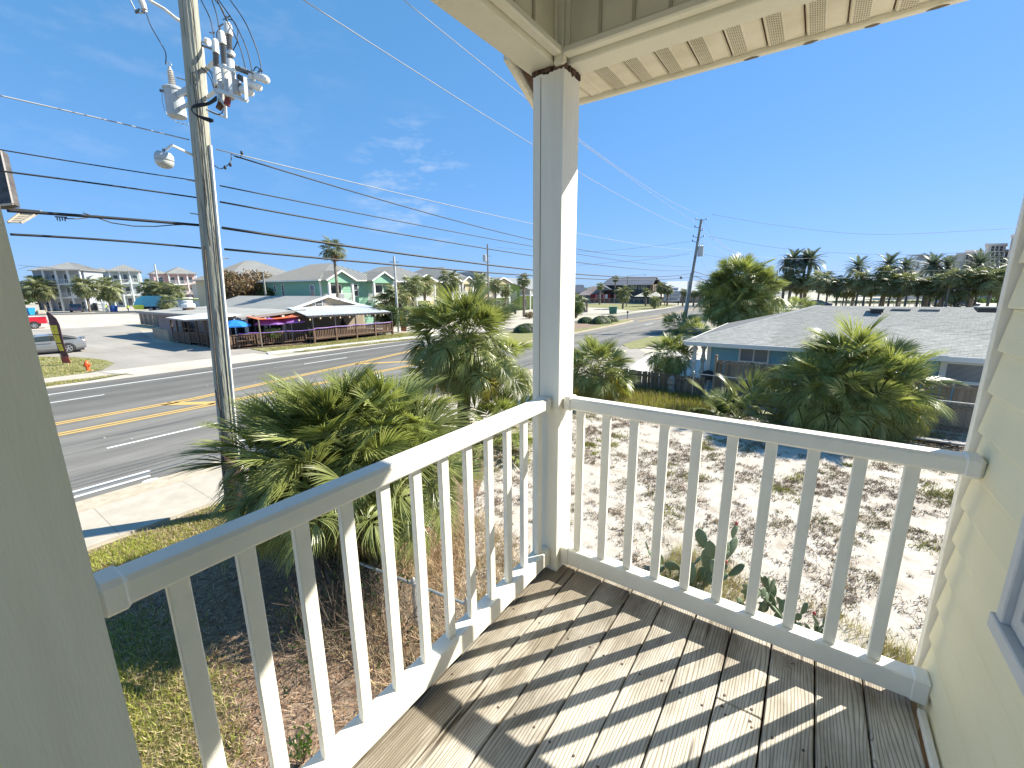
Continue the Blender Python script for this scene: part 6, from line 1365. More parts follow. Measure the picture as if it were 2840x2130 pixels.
def rp(x, s, o=0): return Vector((x, EY, EZ))+su*s+sn_*o
def hipx(s): return EX0+(RX0-EX0)*s/SL
g = G(); g.poly([rp(EX0,0),rp(EX1,0),rp(EX1,SL),rp(RX0,SL)]); g.poly([(EX0,EY,EZ),(RX0,RY,RZ_),(EX0,2*RY-EY,EZ)]); g.poly([(RX0,RY,RZ_),(EX1,RY,RZ_),(EX1,2*RY-EY,EZ),(EX0,2*RY-EY,EZ)])
g.add([(EX0,EY,EZ-.01),(EX1,EY,EZ-.01),(EX1,2*RY-EY,EZ-.01),(EX0,2*RY-EY,EZ-.01)],[(3,2,1,0)])
rf = g.obj('roof', shing_dk, nb)
expo, tw = .142, .305
tabs = []
row = 0; s = 0.0
while s < SL-.03:
    off = [0, .5, .2, .7][row % 4]*tw; x = EX0-1+off
    while x < EX1:
        a = max(x, hipx(s)+.01); b = min(x+tw*.985, EX1)
        if b-a > .05 and a < 8.6: tabs.append((row, a, b, s))
        x += tw
    s += expo; row += 1
gt = G(); gt.box((-.149, -.002, -.004), (.149, expo*.80, .004)); tabm = gt.mesh('shingle', shing)
rot_ = Matrix((Vector((1,0,0)), su, sn_)).transposed().to_4x4()
tabs.sort(key=lambda q: (Vector((q[1], EY, EZ))-Vector(CAM)).length+q[3]*.3)
near = [q for q in tabs if q[2]-q[1] > tw*.9 and (q[1] < -.2 or q[1] > 3.6)][:300]; ns_ = set((q[0], q[1]) for q in near)
for (r_w, a, b, s) in near:
    o = bpy.data.objects.new('shingle', tabm); COL.objects.link(o); o.parent = rf
    o.matrix_local = Matrix.Translation(rp((a+b)/2, s, .010+random.uniform(0,.003))-Vector(nb.location))@rot_@Matrix.Rotation(.022, 4, 'X')
g = G()
for (r_w, a, b, s) in tabs:
    if (r_w, a) in ns_: continue
    o_ = .008+random.uniform(0,.004); g.add([rp(a,s-.004,o_+.006),rp(b-.003,s-.004,o_+.006),rp(b-.003,s+expo*.80,o_),rp(a,s+expo*.80,o_),rp(a,s-.004,0),rp(b,s-.004,0),rp(b-.003,s+expo*.80,0),rp(a,s+expo*.80,0)], [(0,1,2,3),(4,5,1,0),(5,6,2,1),(7,4,0,3)])
o = g.obj('shingle_field', shing, rf); o['kind'] = 'stuff'
g = G()
for k in range(48):   # hip caps
    s = SL*k/48; p = rp(hipx(s), s, .02); q = rp(hipx(s+SL/44), s+SL/44, .035); sd = Vector((1,.1,.0)).normalized()*.12
    g.add([p-sd*1.1, p+sd, q+sd, q-sd*1.1, p-sd-Vector((0,0,.04))], [(0,1,2,3)])
o = g.obj('hip_cap', shing, rf); o['kind'] = 'stuff'
g = G(); g.cbox((EX0-.02,EY-.035,EZ-.15),(EX1,EY-.003,EZ+.015),.006); g.cbox((EX0-.035,EY,EZ-.15),(EX0-.004,2*RY-EY,EZ+.015),.006); g.box((EX0,EY,EZ-.14),(EX1,WY,EZ-.12)); g.box((EX0,WY,EZ-.14),(-2.25,2*RY-EY,EZ-.12)); g.obj('fascia', white_t, nb)
g = G(); g.cbox((-2.40,WY-.06,-.1),(-2.24,WY+.1,EZ-.141),.01); g.obj('corner_board', white_t, nb)
def vent(px, py, w):
    p = P(px, py, z=3.2); s = (p[1]-EY)/(RY-EY)*SL
    for z_ in np.linspace(2.6, 3.5, 60):
        p = P(px, py, z=z_)
        if abs((EZ+(p[1]-EY)*(RZ_-EZ)/(RY-EY))-z_) < .02: break
    q = Vector(p); g = G(); g.add([q+Vector((-w,-.22,.02)),q+Vector((w,-.22,.02)),q+Vector((w,.26,.12)),q+Vector((-w,.26,.12)),q+Vector((-w,-.22,.17)),q+Vector((w,-.22,.17)),q+Vector((w,.3,.20)),q+Vector((-w,.3,.20))],[(0,1,2,3),(0,4,5,1),(1,5,6,2),(2,6,7,3),(3,7,4,0)]); g.obj('roof_vent', dark_p, rf)
    g = G(); g.box(tuple(q+Vector((-w-.03,-.26,.165))), tuple(q+Vector((w+.03,.32,.205)))); g.obj('vent_lid', shing, rf)
vent(2430, 868, .2); vent(2732, 868, .22)
for px in (2495, 2567):
    p = P(px, 861, z=3.36); q = Vector((p[0], RY-.55, RZ_-.115)); g = G(); g.box(tuple(q+Vector((-.3,-.06,0))), tuple(q+Vector((.3,.06,.06)))); g.obj('flat_vent', seam_m, rf)
blind = mat('window_blind', (.42,.47,.49), (.30,.35,.38), scale=1, rough=.6)
for x0_, x1_, z0_, z1_ in ((-1.17,-.16,1.42,2.02),(4.83,7.2,1.25,1.96),(.7,1.9,1.3,2.0)):
    c = Vector(((x0_+x1_)/2, WY, (z0_+z1_)/2)); f = window(nb, c, (1,0,0), x1_-x0_, z1_-z0_, mull=0)
    g = G(); n = int((z1_-z0_)/.04)
    for i in range(n): z = z0_+.03+(z1_-z0_-.05)*i/n; g.add([(x0_+.05,WY-.022,z),(x1_-.05,WY-.022,z),(x1_-.05,WY-.034,z+.026),(x0_+.05,WY-.034,z+.026)],[(0,1,2,3)])
    g.obj('blind', blind, f); g = G(); mx = (x0_+x1_)/2 if x1_-x0_ < 2 else x0_+1.05; g.box((mx-.025,WY-.06,z0_),(mx+.025,WY-.036,z1_)); g.obj('mullion', white_t, f)
# carved carport columns and a seated figure-like grill beside them
for (px, lab) in ((1928,'left one of the two white turned columns under the blue house eave'), (1953,'right one of the two white turned columns under the blue house eave')):
    p = P(px, 960, y=17.7 if px < 1940 else 18.4); t = thing('turned_column', lab, 'column', (p[0], p[1], 0)); prof = [(.13,0),(.13,.35),(.09,.36)]
    for k in range(3):
        z = .4+k*.55; prof += [(.075,z),(.06,z+.12),(.075,z+.24),(.12,z+.30),(.125,z+.34),(.12,z+.38),(.075,z+.44),(.10,z+.48)]
    prof += [(.07,2.0),(.10,2.04)]; g = G(); g.lathe(prof, (0,0,0), 12); g.obj('shaft', white_t, t, world=False, smooth=False)
p = P(1962, 1062, y=17.6); t = thing('barbecue_grill', 'covered dark grill and chair in the shade at the blue house corner', 'grill', (p[0], p[1], 0))
g = G(); g.lathe([(.0,.55),(.22,.6),(.28,.75),(.22,.9),(.05,.97),(.001,.98)], (0,0,0), 14); g.obj('kettle', dark_p, t, world=False); g = G()
for a in (0,2.1,4.2): g.tube([(.15*math.cos(a),.15*math.sin(a),.6),(.3*math.cos(a),.3*math.sin(a),0)], .015, 5)
g.obj('leg', dark_p, t, world=False)

# ---- plank fences
plank = mat('grey_fence_plank', (.30,.25,.19), (.185,.15,.115), scale=5, rough=.95, bump=.5, bscale=22, stretch=(3,3,.5), rand=.28, third=(.25,.205,.155))
plank_dk = mat('low_picket', (.26,.21,.15), (.14,.11,.08), scale=5, rough=.95, bump=.5, bscale=22, stretch=(3,3,.5), rand=.25)
def plank_fence(a, b, h0, h1, w, gap, label, m, post_every=2.4, rails=(.25,.75), face=-1, pointed=False, top_jit=.02, lim=300, group=None):
    a = Vector((a[0],a[1],0)); b = Vector((b[0],b[1],0)); t = thing('wooden_fence', label, 'fence', (a+b)/2); L = (b-a).length; d = (b-a)/L; out = Vector((d.y,-d.x,0))*(1 if face < 0 else -1); O = -((a+b)/2); n = int(L/(w+gap)); az = math.atan2(d.y, d.x)
    g = G(); H_ = max(h0, h1); g.cbox((-w/2,-.01,0),(w/2,.01,1),.003); pm = g.mesh('fence_board', m)
    for i in range(min(n, lim)):
        s = (i+.5)*(w+gap); h = h0+(h1-h0)*s/L+random.uniform(-top_jit, top_jit); p = a+d*s+O+Vector((0,0,.0)); k = kid('fence_board', pm, t, p, (random.uniform(-.012,.012), random.uniform(-.02,.02), az), (1, 1, h))
    for r in rails:
        za, zb = h0*r, h1*r; g = G(); g.beam(a+out*.035+Vector((0,0,za)), b+out*.035+Vector((0,0,zb)), .045, .09); g.obj('fence_rail', m, t)
    k = max(1, int(round(L/post_every)))
    for i in range(k+1):
        p = a+(b-a)*i/k+out*.09; hh = h0+(h1-h0)*i/k+.06; g = G(); g.cbox((p.x-.045,p.y-.045,0),(p.x+.045,p.y+.045,hh),.006); g.obj('fence_post', m, t)
    return t
plank_fence((-6.3,16.5),(-2.2,16.5), .90,.84, .115,.008, 'low weathered picket fence at the end of the sand yard', plank_dk, rails=(.2,.8))
plank_fence((-1.80,16.45),(5.6,16.2), 1.64,1.50, .135,.006, 'tall grey plank fence in front of the blue house', plank, rails=(.1,.52,.93), post_every=2.45)
g = G(); p = P(1985, 1040, y=16.45); g.cbox((-1.86,16.38,0),(-1.76,16.48,1.82),.01); solo(g, 'gate_post', mat('tan_post', (.34,.24,.16), rough=.9), 'taller tan end post where the tall plank fence begins', 'post')
chainlink('wire_fence', 'grey chain-link fence with slim posts standing before the tall plank fence', (-2.45,15.75,0), (5.2,15.2,0), 1.12, (0,.21,.5,.8,1), cell=.11, wire=.0013)
g = G(); g.lathe([(.05,0),(.13,.05),(.15,.25),(.12,.45),(.16,.55),(.13,.75),(.07,.85),(.001,.88)], (0,0,0), 10)
g.v = [(x*1.0+.02*math.sin(z*9), y*.6, z) for x, y, z in g.v]; p = P(1860, 1090, y=16.1); g.v = [(x+p[0], y+p[1], z) for x, y, z in g.v]; solo(g, 'plastic_bag', mat('grey_bag', (.30,.32,.33), (.14,.15,.16), scale=7, rough=.35), 'grey plastic sack leaning on the low picket fence', 'sack')
g = G()
for k in range(5): g.cbox((3.9-.1*k,14.95-.16*k,.0+.03*k),(5.5-.15*k,15.08-.16*k,.04+.03*k),.008)
solo(g, 'scrap_boards', mat('scrap_board', (.32,.31,.31), (.2,.2,.21)), 'pile of grey scrap boards on the ground at the right end of the fence', 'boards')

# ---- restaurant across the road
tan_w = mat('tan_stucco', (.46,.37,.26), (.42,.33,.22), scale=.8, rough=.9); brown_f = mat('brown_deck_wood', (.17,.105,.07), (.10,.065,.045), scale=3, rough=.9, stretch=(1,1,.4), rand=.15)
white_roof = mat('white_metal_roof', (.50,.51,.51), (.40,.42,.43), scale=.6, rough=.45); grey_roof = mat('grey_roll_roof', (.33,.325,.30), (.27,.265,.245), scale=.4, rough=.9)
dark_in = mat('dark_interior', (.035,.03,.03), rough=.9)
re = thing('restaurant', 'long low beach restaurant with grey gable roof and covered wooden terraces across the road', 'restaurant', (-42, 20, 0))
GX = -38.6
gl, gp2, gr2 = Vector(P(789,860,x=GX)), Vector(P(904,821,x=GX)), Vector(P(1017,851,x=GX)); y0_, y1_, ym = gl.y, gr2.y, gp2.y; ez, pz = (gl.z+gr2.z)/2-.02, gp2.z
g = G(); g.box((-56,y0_+.4,0),(GX-.02,y1_-.4,ez)); g.add([(GX-.02,y0_+.4,ez),(GX-.02,y1_-.4,ez),(GX-.02,ym,pz-.12),(-56,y0_+.4,ez),(-56,y1_-.4,ez),(-56,ym,pz-.12)],[(0,1,2),(5,4,3)]); g.obj('wall', tan_w, re)
g = G(); g.slab([(GX+.35,y0_,ez),(GX+.35,ym,pz),(-57,ym,pz),(-57,y0_,ez)][::-1], -.1); g.slab([(GX+.35,ym,pz),(GX+.35,y1_,ez),(-57,y1_,ez),(-57,ym,pz)][::-1], -.1); g.obj('roof', grey_roof, re)
g = G(); g.beam((GX+.38,y0_,ez-.02),(GX+.38,ym,pz-.02),.05,.2); g.beam((GX+.38,ym,pz-.02),(GX+.38,y1_,ez-.02),.05,.2); g.obj('barge_board', white_t, re)
wa, wb = Vector(P(869,835,x=GX)), Vector(P(898,851,x=GX)); cw = (wa+wb)/2; window(re, cw, (0,1,0), .72, .62)
for s_ in (-1,1): g = G(); g.cbox((GX+.0,cw.y+s_*.62-.17,cw.z-.36),(GX+.05,cw.y+s_*.62+.17,cw.z+.36),.01); g.obj('shutter', seam_m, re)
# left wing: flat lean-to
g = G(); g.box((-56,14.6,0),(-38.5,y0_+.3,2.25)); g.obj('wall', mat('mauve_wall', (.42,.33,.30), rough=.9), re)
g = G(); g.slab([(-36.2,14.2,2.32),(-36.2,y0_+.6,2.75),(-57,y0_+.6,2.75),(-57,13.2,2.42)][::-1], -.1); g.obj('roof', mat('weathered_flat_roof', (.38,.37,.335), (.30,.29,.26), scale=.5, rough=.8), re)
g = G(); g.beam((-36.15,14.2,2.28),(-36.15,y0_+.6,2.7),.06,.2); g.beam((-36.2,14.15,2.28),(-57,13.15,2.38),.06,.2); g.obj('eave_board', seam_m, re)
# terrace (right) with metal roof
pa, pb = Vector(P(850,877,x=-33.7)), Vector(P(1071,866,x=-33.9))
g = G(); n = 46; yb = np.linspace(pa.y-.1, pb.y+.2, n); vs = []
for i, y in enumerate(yb): k = i/(n-1); dz = .025*(i % 2); vs += [(-33.45, y, pa.z+(pb.z-pa.z)*k+dz+.03), (GX+.02, y0_+.2+(y1_-y0_-.6)*k, 2.92+dz)]
g.add(vs, [(2*i, 2*i+1, 2*i+3, 2*i+2)[::-1] for i in range(n-1)]); g.add([(v[0], v[1], v[2]-.05) for v in vs], [(2*i, 2*i+1, 2*i+3, 2*i+2) for i in range(n-1)]); g.obj('terrace_roof', white_roof, re)
g = G(); g.beam((-33.5,pa.y,pa.z-.05),(-33.5,pb.y+.1,pb.z-.05),.08,.16); g.obj('eave_board', dark_p, re)
FY0, FY1 = 18.6, 27.0
g = G(); g.box((-38.6,FY0,.28),(-33.5,FY1,.42)); g.obj('terrace_floor', brown_f, re)
for i, y in enumerate(np.linspace(FY0, FY1, 5)):
    g = G(); g.cbox((-33.56,y-.07,0),(-33.42,y+.07,1.34),.01); g.obj('rail_post', brown_f, re)
    g = G(); g.cbox((-33.55,y-.05,1.3),(-33.45,y+.05,2.28),.01); g.obj('roof_post', dark_p, re)
pk = G(); pk.cbox((-.02,-.042,.42),(.02,.042,1.24),.004); pm = pk.mesh('picket', brown_f)
for y in np.arange(FY0+.14, FY1, .155): kid('picket', pm, re, Vector((-33.5,y,0))-Vector(re.location), (random.uniform(-.02,.02),0,0))
g = G(); g.cbox((-33.58,FY0,1.24),(-33.40,FY1,1.30),.01); g.obj('rail_cap', brown_f, re); g = G(); g.cbox((-33.55,FY0,.36),(-33.44,FY1,.46),.01); g.obj('rail_bottom', brown_f, re)
g = G(); pts = []
for y in np.arange(FY0-5.0, FY1, .2): pts.append((-33.38-(2.0*(1-(y-FY0+5)/5) if y < FY0 else 0), y, 1.30-.05*abs(math.sin((y-FY0)*1.5))-(0.1 if y < FY0 else 0)))
g.tube(pts, .035, 6); g.obj('garland', mat('purple_garland', (.20,.07,.45), (.38,.25,.55), scale=3, rough=.6), re)
bulb = mat('warm_bulb', (.9,.72,.4), rough=.3)
for y in np.arange(pa.y-.8, pb.y, .95): g = G(); z = pa.z-.28+.04*math.sin(y*5); g.lathe([(.02,.1),(.07,.02),(.05,-.04),(.001,-.06)], (-33.5,y,z), 8); g.obj('bulb', bulb, re)
g = G(); g.box((-38.57,FY0-4.2,.0),(-38.52,y1_-.6,2.3)); g.obj('front_wall', mat('putty_wall', (.31,.26,.20), (.27,.225,.17), scale=.7, rough=.9), re)
g = G(); g.lathe([(.05,.42),(.26,.6),(.30,1.0),(.22,1.35),(.1,1.45)], (-36.2,23.3,0), 10); g.lathe([(.02,1.42),(.13,1.5),(.14,1.65),(.05,1.75),(.001,1.76)], (-36.2,23.3,0), 10); g.obj('seated_dark_shape', dark_in, re)  # ambiguous dark seated shape, lathed as body and head
# lower open terrace (left): slatted rail along the front and the lot side
for a, b, n_, nm in (((-35.6,13.0),(-34.6,18.5),1,'p'),((-35.7,12.9),(-42.0,12.55),1,'p')):
    A_ = Vector((*a,0)); B2_ = Vector((*b,0)); L = (B2_-A_).length; k = int(L/.17); az = math.atan2((B2_-A_).y, (B2_-A_).x)
    for i in range(k): kid('picket', pm, re, A_.lerp(B2_, (i+.5)/k)-Vector(re.location)-Vector((0,0,.2)), (0,0,az+math.pi/2))
    g = G(); g.beam(A_+Vector((0,0,1.08)), B2_+Vector((0,0,1.08)), .12, .06); g.beam(A_+Vector((0,0,.25)), B2_+Vector((0,0,.25)), .05, .08); g.obj('rail_cap', brown_f, re)
    for i in range(4): p = A_.lerp(B2_, i/3); g = G(); g.cbox((p.x-.06,p.y-.06,0),(p.x+.06,p.y+.06,1.15),.01); g.obj('rail_post', brown_f, re)
g = G(); g.box((-46,12.9,.12),(-35.7,18.6,.2)); g.obj('terrace_floor', brown_f, re)
sheet('terrace_sand', [(-35.6,13.2),(-33.5,18.4),(-38,18.4),(-38,13.2)], .035, mulch_m)
for x, y in ((-36.3,14.6),(-36.3,16.1),(-36.3,17.6)): g = G(); g.cbox((x-.11,y-.11,.1),(x+.11,y+.11,2.4),.01); g.obj('porch_column', mat('cream_column', (.62,.58,.48), rough=.8), re)
for x, y in ((-36.4,13.9),(-36.2,15.2)): g = G(); g.cbox((x-.07,y-.07,.1),(x+.07,y+.07,2.5),.01); g.obj('roof_post', dark_p, re)
g = G(); g.box((-37.2,14.2,.1),(-37.1,18.4,.95)); g.box((-37.2,14.2,1.5),(-37.1,18.4,2.3)); g.box((-38.4,14.3,.1),(-38.35,18.4,2.3)); g.obj('bar_front', dark_in, re)
# lot side covered pen with white sheet roof
Cn = [(-45.8,12.6),(-42.0,12.5),(-37.6,12.7)]
g = G(); g.slab([(-46.0,12.3,2.20),(-41.4,12.2,2.14),(-36.4,12.7,2.42),(-37,14.6,2.6),(-44,14.8,2.55)][::1], .05); g.obj('sheet_roof', mat('white_sheet', (.74,.74,.72), rough=.6), re)
g = G(); g.beam((-46,12.3,2.14),(-41.4,12.2,2.08),.06,.12); g.beam((-41.4,12.2,2.08),(-36.4,12.7,2.36),.06,.12); g.obj('eave_board', seam_m, re)
for x in (-45.8,-44.5,-43.2,-42.0,-40.3,-38.6): g = G(); g.cbox((x-.06,12.5,0),(x+.06,12.62,2.15),.01); g.obj('pen_post', brown_f, re)
for a, b in zip((-45.8,-44.5,-43.2),(-44.5,-43.2,-42.0)): g = G(); g.cbox((a+.06,12.53,.08),(b-.06,12.58,1.0),.008); g.obj('pen_panel', brown_f, re)
for z in (1.02,1.35): g = G(); g.beam((-45.8,12.56,z),(-37.6,12.6,z),.06,.06); g.obj('pen_rail', brown_f, re)
for k in range(6): g = G(); g.lathe([(.02,.08),(.06,.02),(.001,-.05)], (-45.3+k*1.1,12.7,1.98), 7); g.obj('bulb', bulb, re)
g = G(); g.box((-46,14.8,0),(-38.5,14.9,2.2)); g.obj('back_wall', mat('pen_wall', (.33,.28,.25), (.25,.21,.19), scale=2), re)
for x in (-44.4,-43.5,-41.6): g = G(); g.box((x,14.70,.9),(x+.5,14.79,1.7)); g.obj('poster', cap_w, re)
# shed behind, chimney
g = G(); g.box((-58,15.2,0),(-50,18.6,2.25)); g.obj('shed_wall', mat('shed_plank', (.30,.23,.17), (.24,.18,.13), scale=2), re); g = G(); g.slab([(-49.6,15.0,2.2),(-49.6,17,2.72),(-58.4,17,2.72),(-58.4,15.0,2.2)][::-1], -.08); g.slab([(-49.6,17,2.72),(-49.6,18.9,2.2),(-58.4,18.9,2.2),(-58.4,17,2.72)][::-1], -.08); g.obj('shed_roof', grey_roof, re)
p = P(524, 862, y=16.2); g = G(); g.cbox((p[0]-.45,p[1]-.4,2.2),(p[0]+.45,p[1]+.4,2.75),.03); g.obj('vent_base', rot, re); g = G(); g.lathe([(.5,0),(.62,.12),(.62,.42),(.4,.5),(.45,.75),(.38,.8)], (p[0],p[1],2.75), 14); g.obj('roof_fan', white_t, re)
# stockade fence and dumpster screen
plank_fence((-76.5,18.4),(-63,18.3), 1.75,1.7, .30,.02, 'tall grey stockade fence at the left end of the restaurant', plank, rails=(.2,.8), face=1); plank_fence((-63,18.3),(-46.4,13.6), 1.72,1.65, .28,.02, 'second run of grey stockade fence angling to the terrace', plank, rails=(.2,.8), face=1)
plank_fence((-51.8,12.8),(-47.0,12.6), 1.0,.98, .22,.015, 'low tan screen fence standing on the gravel lot', mat('tan_screen', (.42,.33,.22), (.33,.25,.17), scale=3, rand=.1), rails=(.2,.95), face=1)
# umbrellas, shade sail
def umbrella(b, h, r, m, label, pole=white_t):
    t = thing('patio_umbrella', label, 'umbrella', b); g = G(); g.tube([(0,0,0),(0,0,h)], .035, 7); g.obj('pole', pole, t, world=False)
    g = G(); n = 8; rim = [(r*math.cos(6.283*k/n), r*math.sin(6.283*k/n), h-.42) for k in range(n)]; mid = [(r*.5*math.cos(6.283*k/n), r*.5*math.sin(6.283*k/n), h-.13) for k in range(n)]
    vs = rim+mid+[(0,0,h+.02)]+[(x,y,z-.1) for x,y,z in rim]; g.add(vs, [f for k in range(n) for f in ((k,(k+1)%n,n+(k+1)%n,n+k),(n+k,n+(k+1)%n,2*n),(2*n+1+k,2*n+1+(k+1)%n,(k+1)%n,k))]); g.obj('canopy', m, t, world=False)
    g = G()
    for k in range(n): g.beam((0,0,h-.45), (rim[k][0]*.55,rim[k][1]*.55,h-.2), .02, .02)
    g.obj('rib', pole, t, world=False)
    g = G(); g.lathe([(.03,h),(.04,h+.05),(.001,h+.09)], (0,0,0), 8); g.obj('finial', pole, t, world=False); return t
umbrella(P(661,965,z=0)*np.array([1,1,0])+np.array([0,0,.1]), 2.12, 1.15, mat('blue_canvas', (.02,.22,.66), (.03,.28,.72), scale=3, trans=.25), 'bright blue patio umbrella on the restaurant terrace, right of the big pole')
pur = mat('purple_canvas', (.30,.13,.50), (.38,.20,.58), scale=3, trans=.25)
umbrella((-36.0,16.3,.1), 2.12, 1.2, pur, 'left purple patio umbrella in front of the restaurant'); umbrella((-35.8,18.0,.1), 2.15, 1.15, pur, 'right purple patio umbrella under the orange sail')
for (x, y), lab in (((-35.9,16.0),'dark picnic table under the left purple umbrella'), ((-35.9,14.0),'dark picnic table under the blue umbrella')):
    t = thing('picnic_table', lab, 'table', (x,y,.2)); g = G(); g.cbox((-.4,-.7,.68),(.4,.7,.73),.01); g.obj('table_top', brown_f, t, world=False)
    for s in (-1,1): g = G(); g.cbox((s*.65-.13,-.7,.40),(s*.65+.13,.7,.44),.01); g.obj('bench', brown_f, t, world=False)
    for s in (-1,1): g = G(); g.beam((-.55,s*.5,0),(.0,s*.5,.68),.06,.08); g.beam((.55,s*.5,0),(.0,s*.5,.68),.06,.08); g.obj('leg', brown_f, t, world=False)
sa = [Vector(P(680,877,x=-36.4)), Vector(P(716,886,x=-34.6)), Vector(P(842,876,x=-34.8)), Vector(P(790,862,x=-38.2))]
g = G(); N = 8; vs = []
for i in range(N+1):
    for j in range(N+1):
        u, v = i/N, j/N; p = sa[0].lerp(sa[1], u).lerp(sa[3].lerp(sa[2], u), v); vs.append(p-Vector((0,0,.22*math.sin(math.pi*u)*math.sin(math.pi*v)+.06*(math.sin(math.pi*v)))))
M_ = (N+1); g.add(vs, [(i*M_+j,(i+1)*M_+j,(i+1)*M_+j+1,i*M_+j+1) for i in range(N) for j in range(N)]); g.add([v+Vector((0,0,-.02)) for v in vs], [(i*M_+j,i*M_+j+1,(i+1)*M_+j+1,(i+1)*M_+j) for i in range(N) for j in range(N)])
solo(g, 'shade_sail', mat('orange_canvas', (.70,.22,.10), (.62,.18,.08), scale=1.2, rough=.8, trans=.25), 'orange shade sail stretched over the restaurant terrace', 'shade sail')
g = G(); p = Vector(P(716,886,x=-34.6)); g.tube([(p.x,p.y,0),(p.x,p.y,p.z)], .06, 8); solo(g, 'sail_post', plank, 'wooden mast holding the front corner of the orange sail', 'post')
g = G(); p = P(664,967,z=0); g.tube([(p[0],p[1],0),(p[0],p[1],1.15)], .03, 6); g.tube([(p[0]-.3,p[1],0),(p[0],p[1],1.1)], .02, 6); solo(g, 'sign_stand', galv, 'thin metal sign stand on the gravel before the terrace', 'stand')

# ---- two-storey gabled holiday houses
def lap_wall(parent, g_boxes, m, nm='wall'):
    g = G()
    for a, b in g_boxes: g.box(a, b)
    return g.obj(nm, m, parent)
def villa2(label, wallm, X0, y0, y1, depth, eave, rise, porches, roofh=None, side_wins=(), fr_wins=()):
    t = thing('holiday_house', label, 'house', (X0-depth/2, (y0+y1)/2, 0)); lap_wall(t, [((X0-depth,y0,0),(X0,y1,eave))], wallm)
    # lap shadow lines as real proud courses on the two seen sides
    g = G()
    for z in np.arange(.3, eave-.1, .28): g.add([(X0-depth,y0-.015,z),(X0+.015,y0-.015,z),(X0+.015,y0,z+.27),(X0-depth,y0,z+.27)], [(0,1,2,3)]); g.add([(X0+.015,y0,z),(X0+.015,y1,z),(X0,y1,z+.27),(X0,y0,z+.27)], [(0,1,2,3)])
    o = g.obj('siding', wallm, t); o['kind'] = 'stuff'
    hip(t, X0-depth-.5, y0-.5, X0+.5, y1+.5, eave+.12, rise)
    g = G(); g.box((X0-depth-.52,y0-.53,eave-.02),(X0+.53,y0-.5,eave+.12)); g.box((X0+.5,y0-.53,eave-.02),(X0+.53,y1+.5,eave+.12)); g.obj('fascia', white_t, t)
    for (pa_, pb_, pr, proj) in porches:
        ym_ = (pa_+pb_)/2; xo = X0+proj
        g = G(); g.slab([(xo+.3,pa_-.35,eave+.05),(xo+.3,ym_,pr),(X0-2.5,ym_,pr),(X0-2.5,pa_-.35,eave+.05)][::-1], -.1); g.slab([(xo+.3,ym_,pr),(xo+.3,pb_+.35,eave+.05),(X0-2.5,pb_+.35,eave+.05),(X0-2.5,ym_,pr)][::-1], -.1); rr_ = g.obj('porch_roof', metal_roof, t)
        s = G()
        for k in range(8):
            x = xo-(k+.5)*.45; s.beam((x,pa_-.33,eave+.09),(x,ym_,pr+.04),.04,.05); s.beam((x,pb_+.33,eave+.09),(x,ym_,pr+.04),.04,.05)
        s.obj('seam', seam_m, rr_)
        g = G(); g.beam((xo+.32,pa_-.4,eave+.0),(xo+.32,ym_,pr-.04),.06,.2); g.beam((xo+.32,ym_,pr-.04),(xo+.32,pb_+.4,eave+.0),.06,.2); g.obj('barge_board', white_t, t)
        g = G(); g.add([(xo,pa_,eave-.25),(xo,pb_,eave-.25),(xo,pb_,eave),(xo,ym_,pr-.15),(xo,pa_,eave),(xo-.15,pa_,eave-.25),(xo-.15,pb_,eave-.25),(xo-.15,pb_,eave),(xo-.15,ym_,pr-.15),(xo-.15,pa_,eave)],[(0,1,2,3,4),(9,8,7,6,5),(0,5,6,1)]); g.obj('gable', wallm, t)
        for y in (pa_+.12, pb_-.12): g = G(); g.cbox((xo-.24,y-.13,0),(xo+.02,y+.13,eave-.25),.02); g.obj('column', white_t, t)
        g = G(); g.box((X0,pa_,2.75),(xo,pb_,3.0)); g.obj('balcony_floor', white_t, t); rail_(t, (xo-.05,pa_,3.0),(xo-.05,pb_,3.0),1.0,white_t,.14); rail_(t, (X0,pa_+.05,3.0),(xo,pa_+.05,3.0),1.0,white_t,.14)
        window(t, (X0+.02, ym_, 4.05), (0,1,0), (pb_-pa_)*.5, 2.05, mull=0); window(t, (X0+.02, ym_, 1.2), (0,1,0), (pb_-pa_)*.45, 2.0, mull=0)
        for k in (-.6,.6): g = G(); g.cbox((xo-.9,ym_+k-.25,3.0),(xo-.4,ym_+k+.25,3.45),.03); g.cbox((xo-.95,ym_+k-.25,3.4),(xo-.85,ym_+k+.25,4.0),.02); g.obj('chair', white_t, t)
    for x, z, w, h in side_wins: window(t, (x, y0-.01, z), (1,0,0), w, h)
    for y, z, w, h in fr_wins: window(t, (X0+.02, y, z), (0,1,0), w, h)
    g = G(); g.cbox((X0-.1,y0-.06,0),(X0+.06,y0+.1,eave),.01); g.obj('corner_board', white_t, t); return t
mint = mat('mint_siding', (.23,.42,.30), (.20,.385,.275), scale=.5, rough=.8); creamw = mat('cream_house_wall', (.48,.41,.25), (.44,.37,.22), scale=.4, rough=.85); creamw2 = mat('pale_yellow_wall', (.52,.46,.30), (.47,.41,.27), scale=.4, rough=.85)
xs_ = float(P(777,805,y=27.6)[0])
villa2('mint green two-storey house with two white gabled balconies behind the restaurant', mint, -47.5, 28.3, 37.6, 14.0, 5.55, 2.25, ((28.5,31.9,6.75,1.4),(34.9,38.2,6.75,1.4)), side_wins=((-49.2,4.35,.95,1.45),(-56.0,4.4,.5,1.5),(-58.0,4.7,.5,.9)), fr_wins=((33.0,4.4,.9,1.5),(32.3,1.4,1,1.4)))
g = G()
for k in range(12): g.box((-46.4,32.4+k*.22,2.75-.23*(12-k)),(-45.5,32.64+k*.22,2.79-.23*(12-k)))
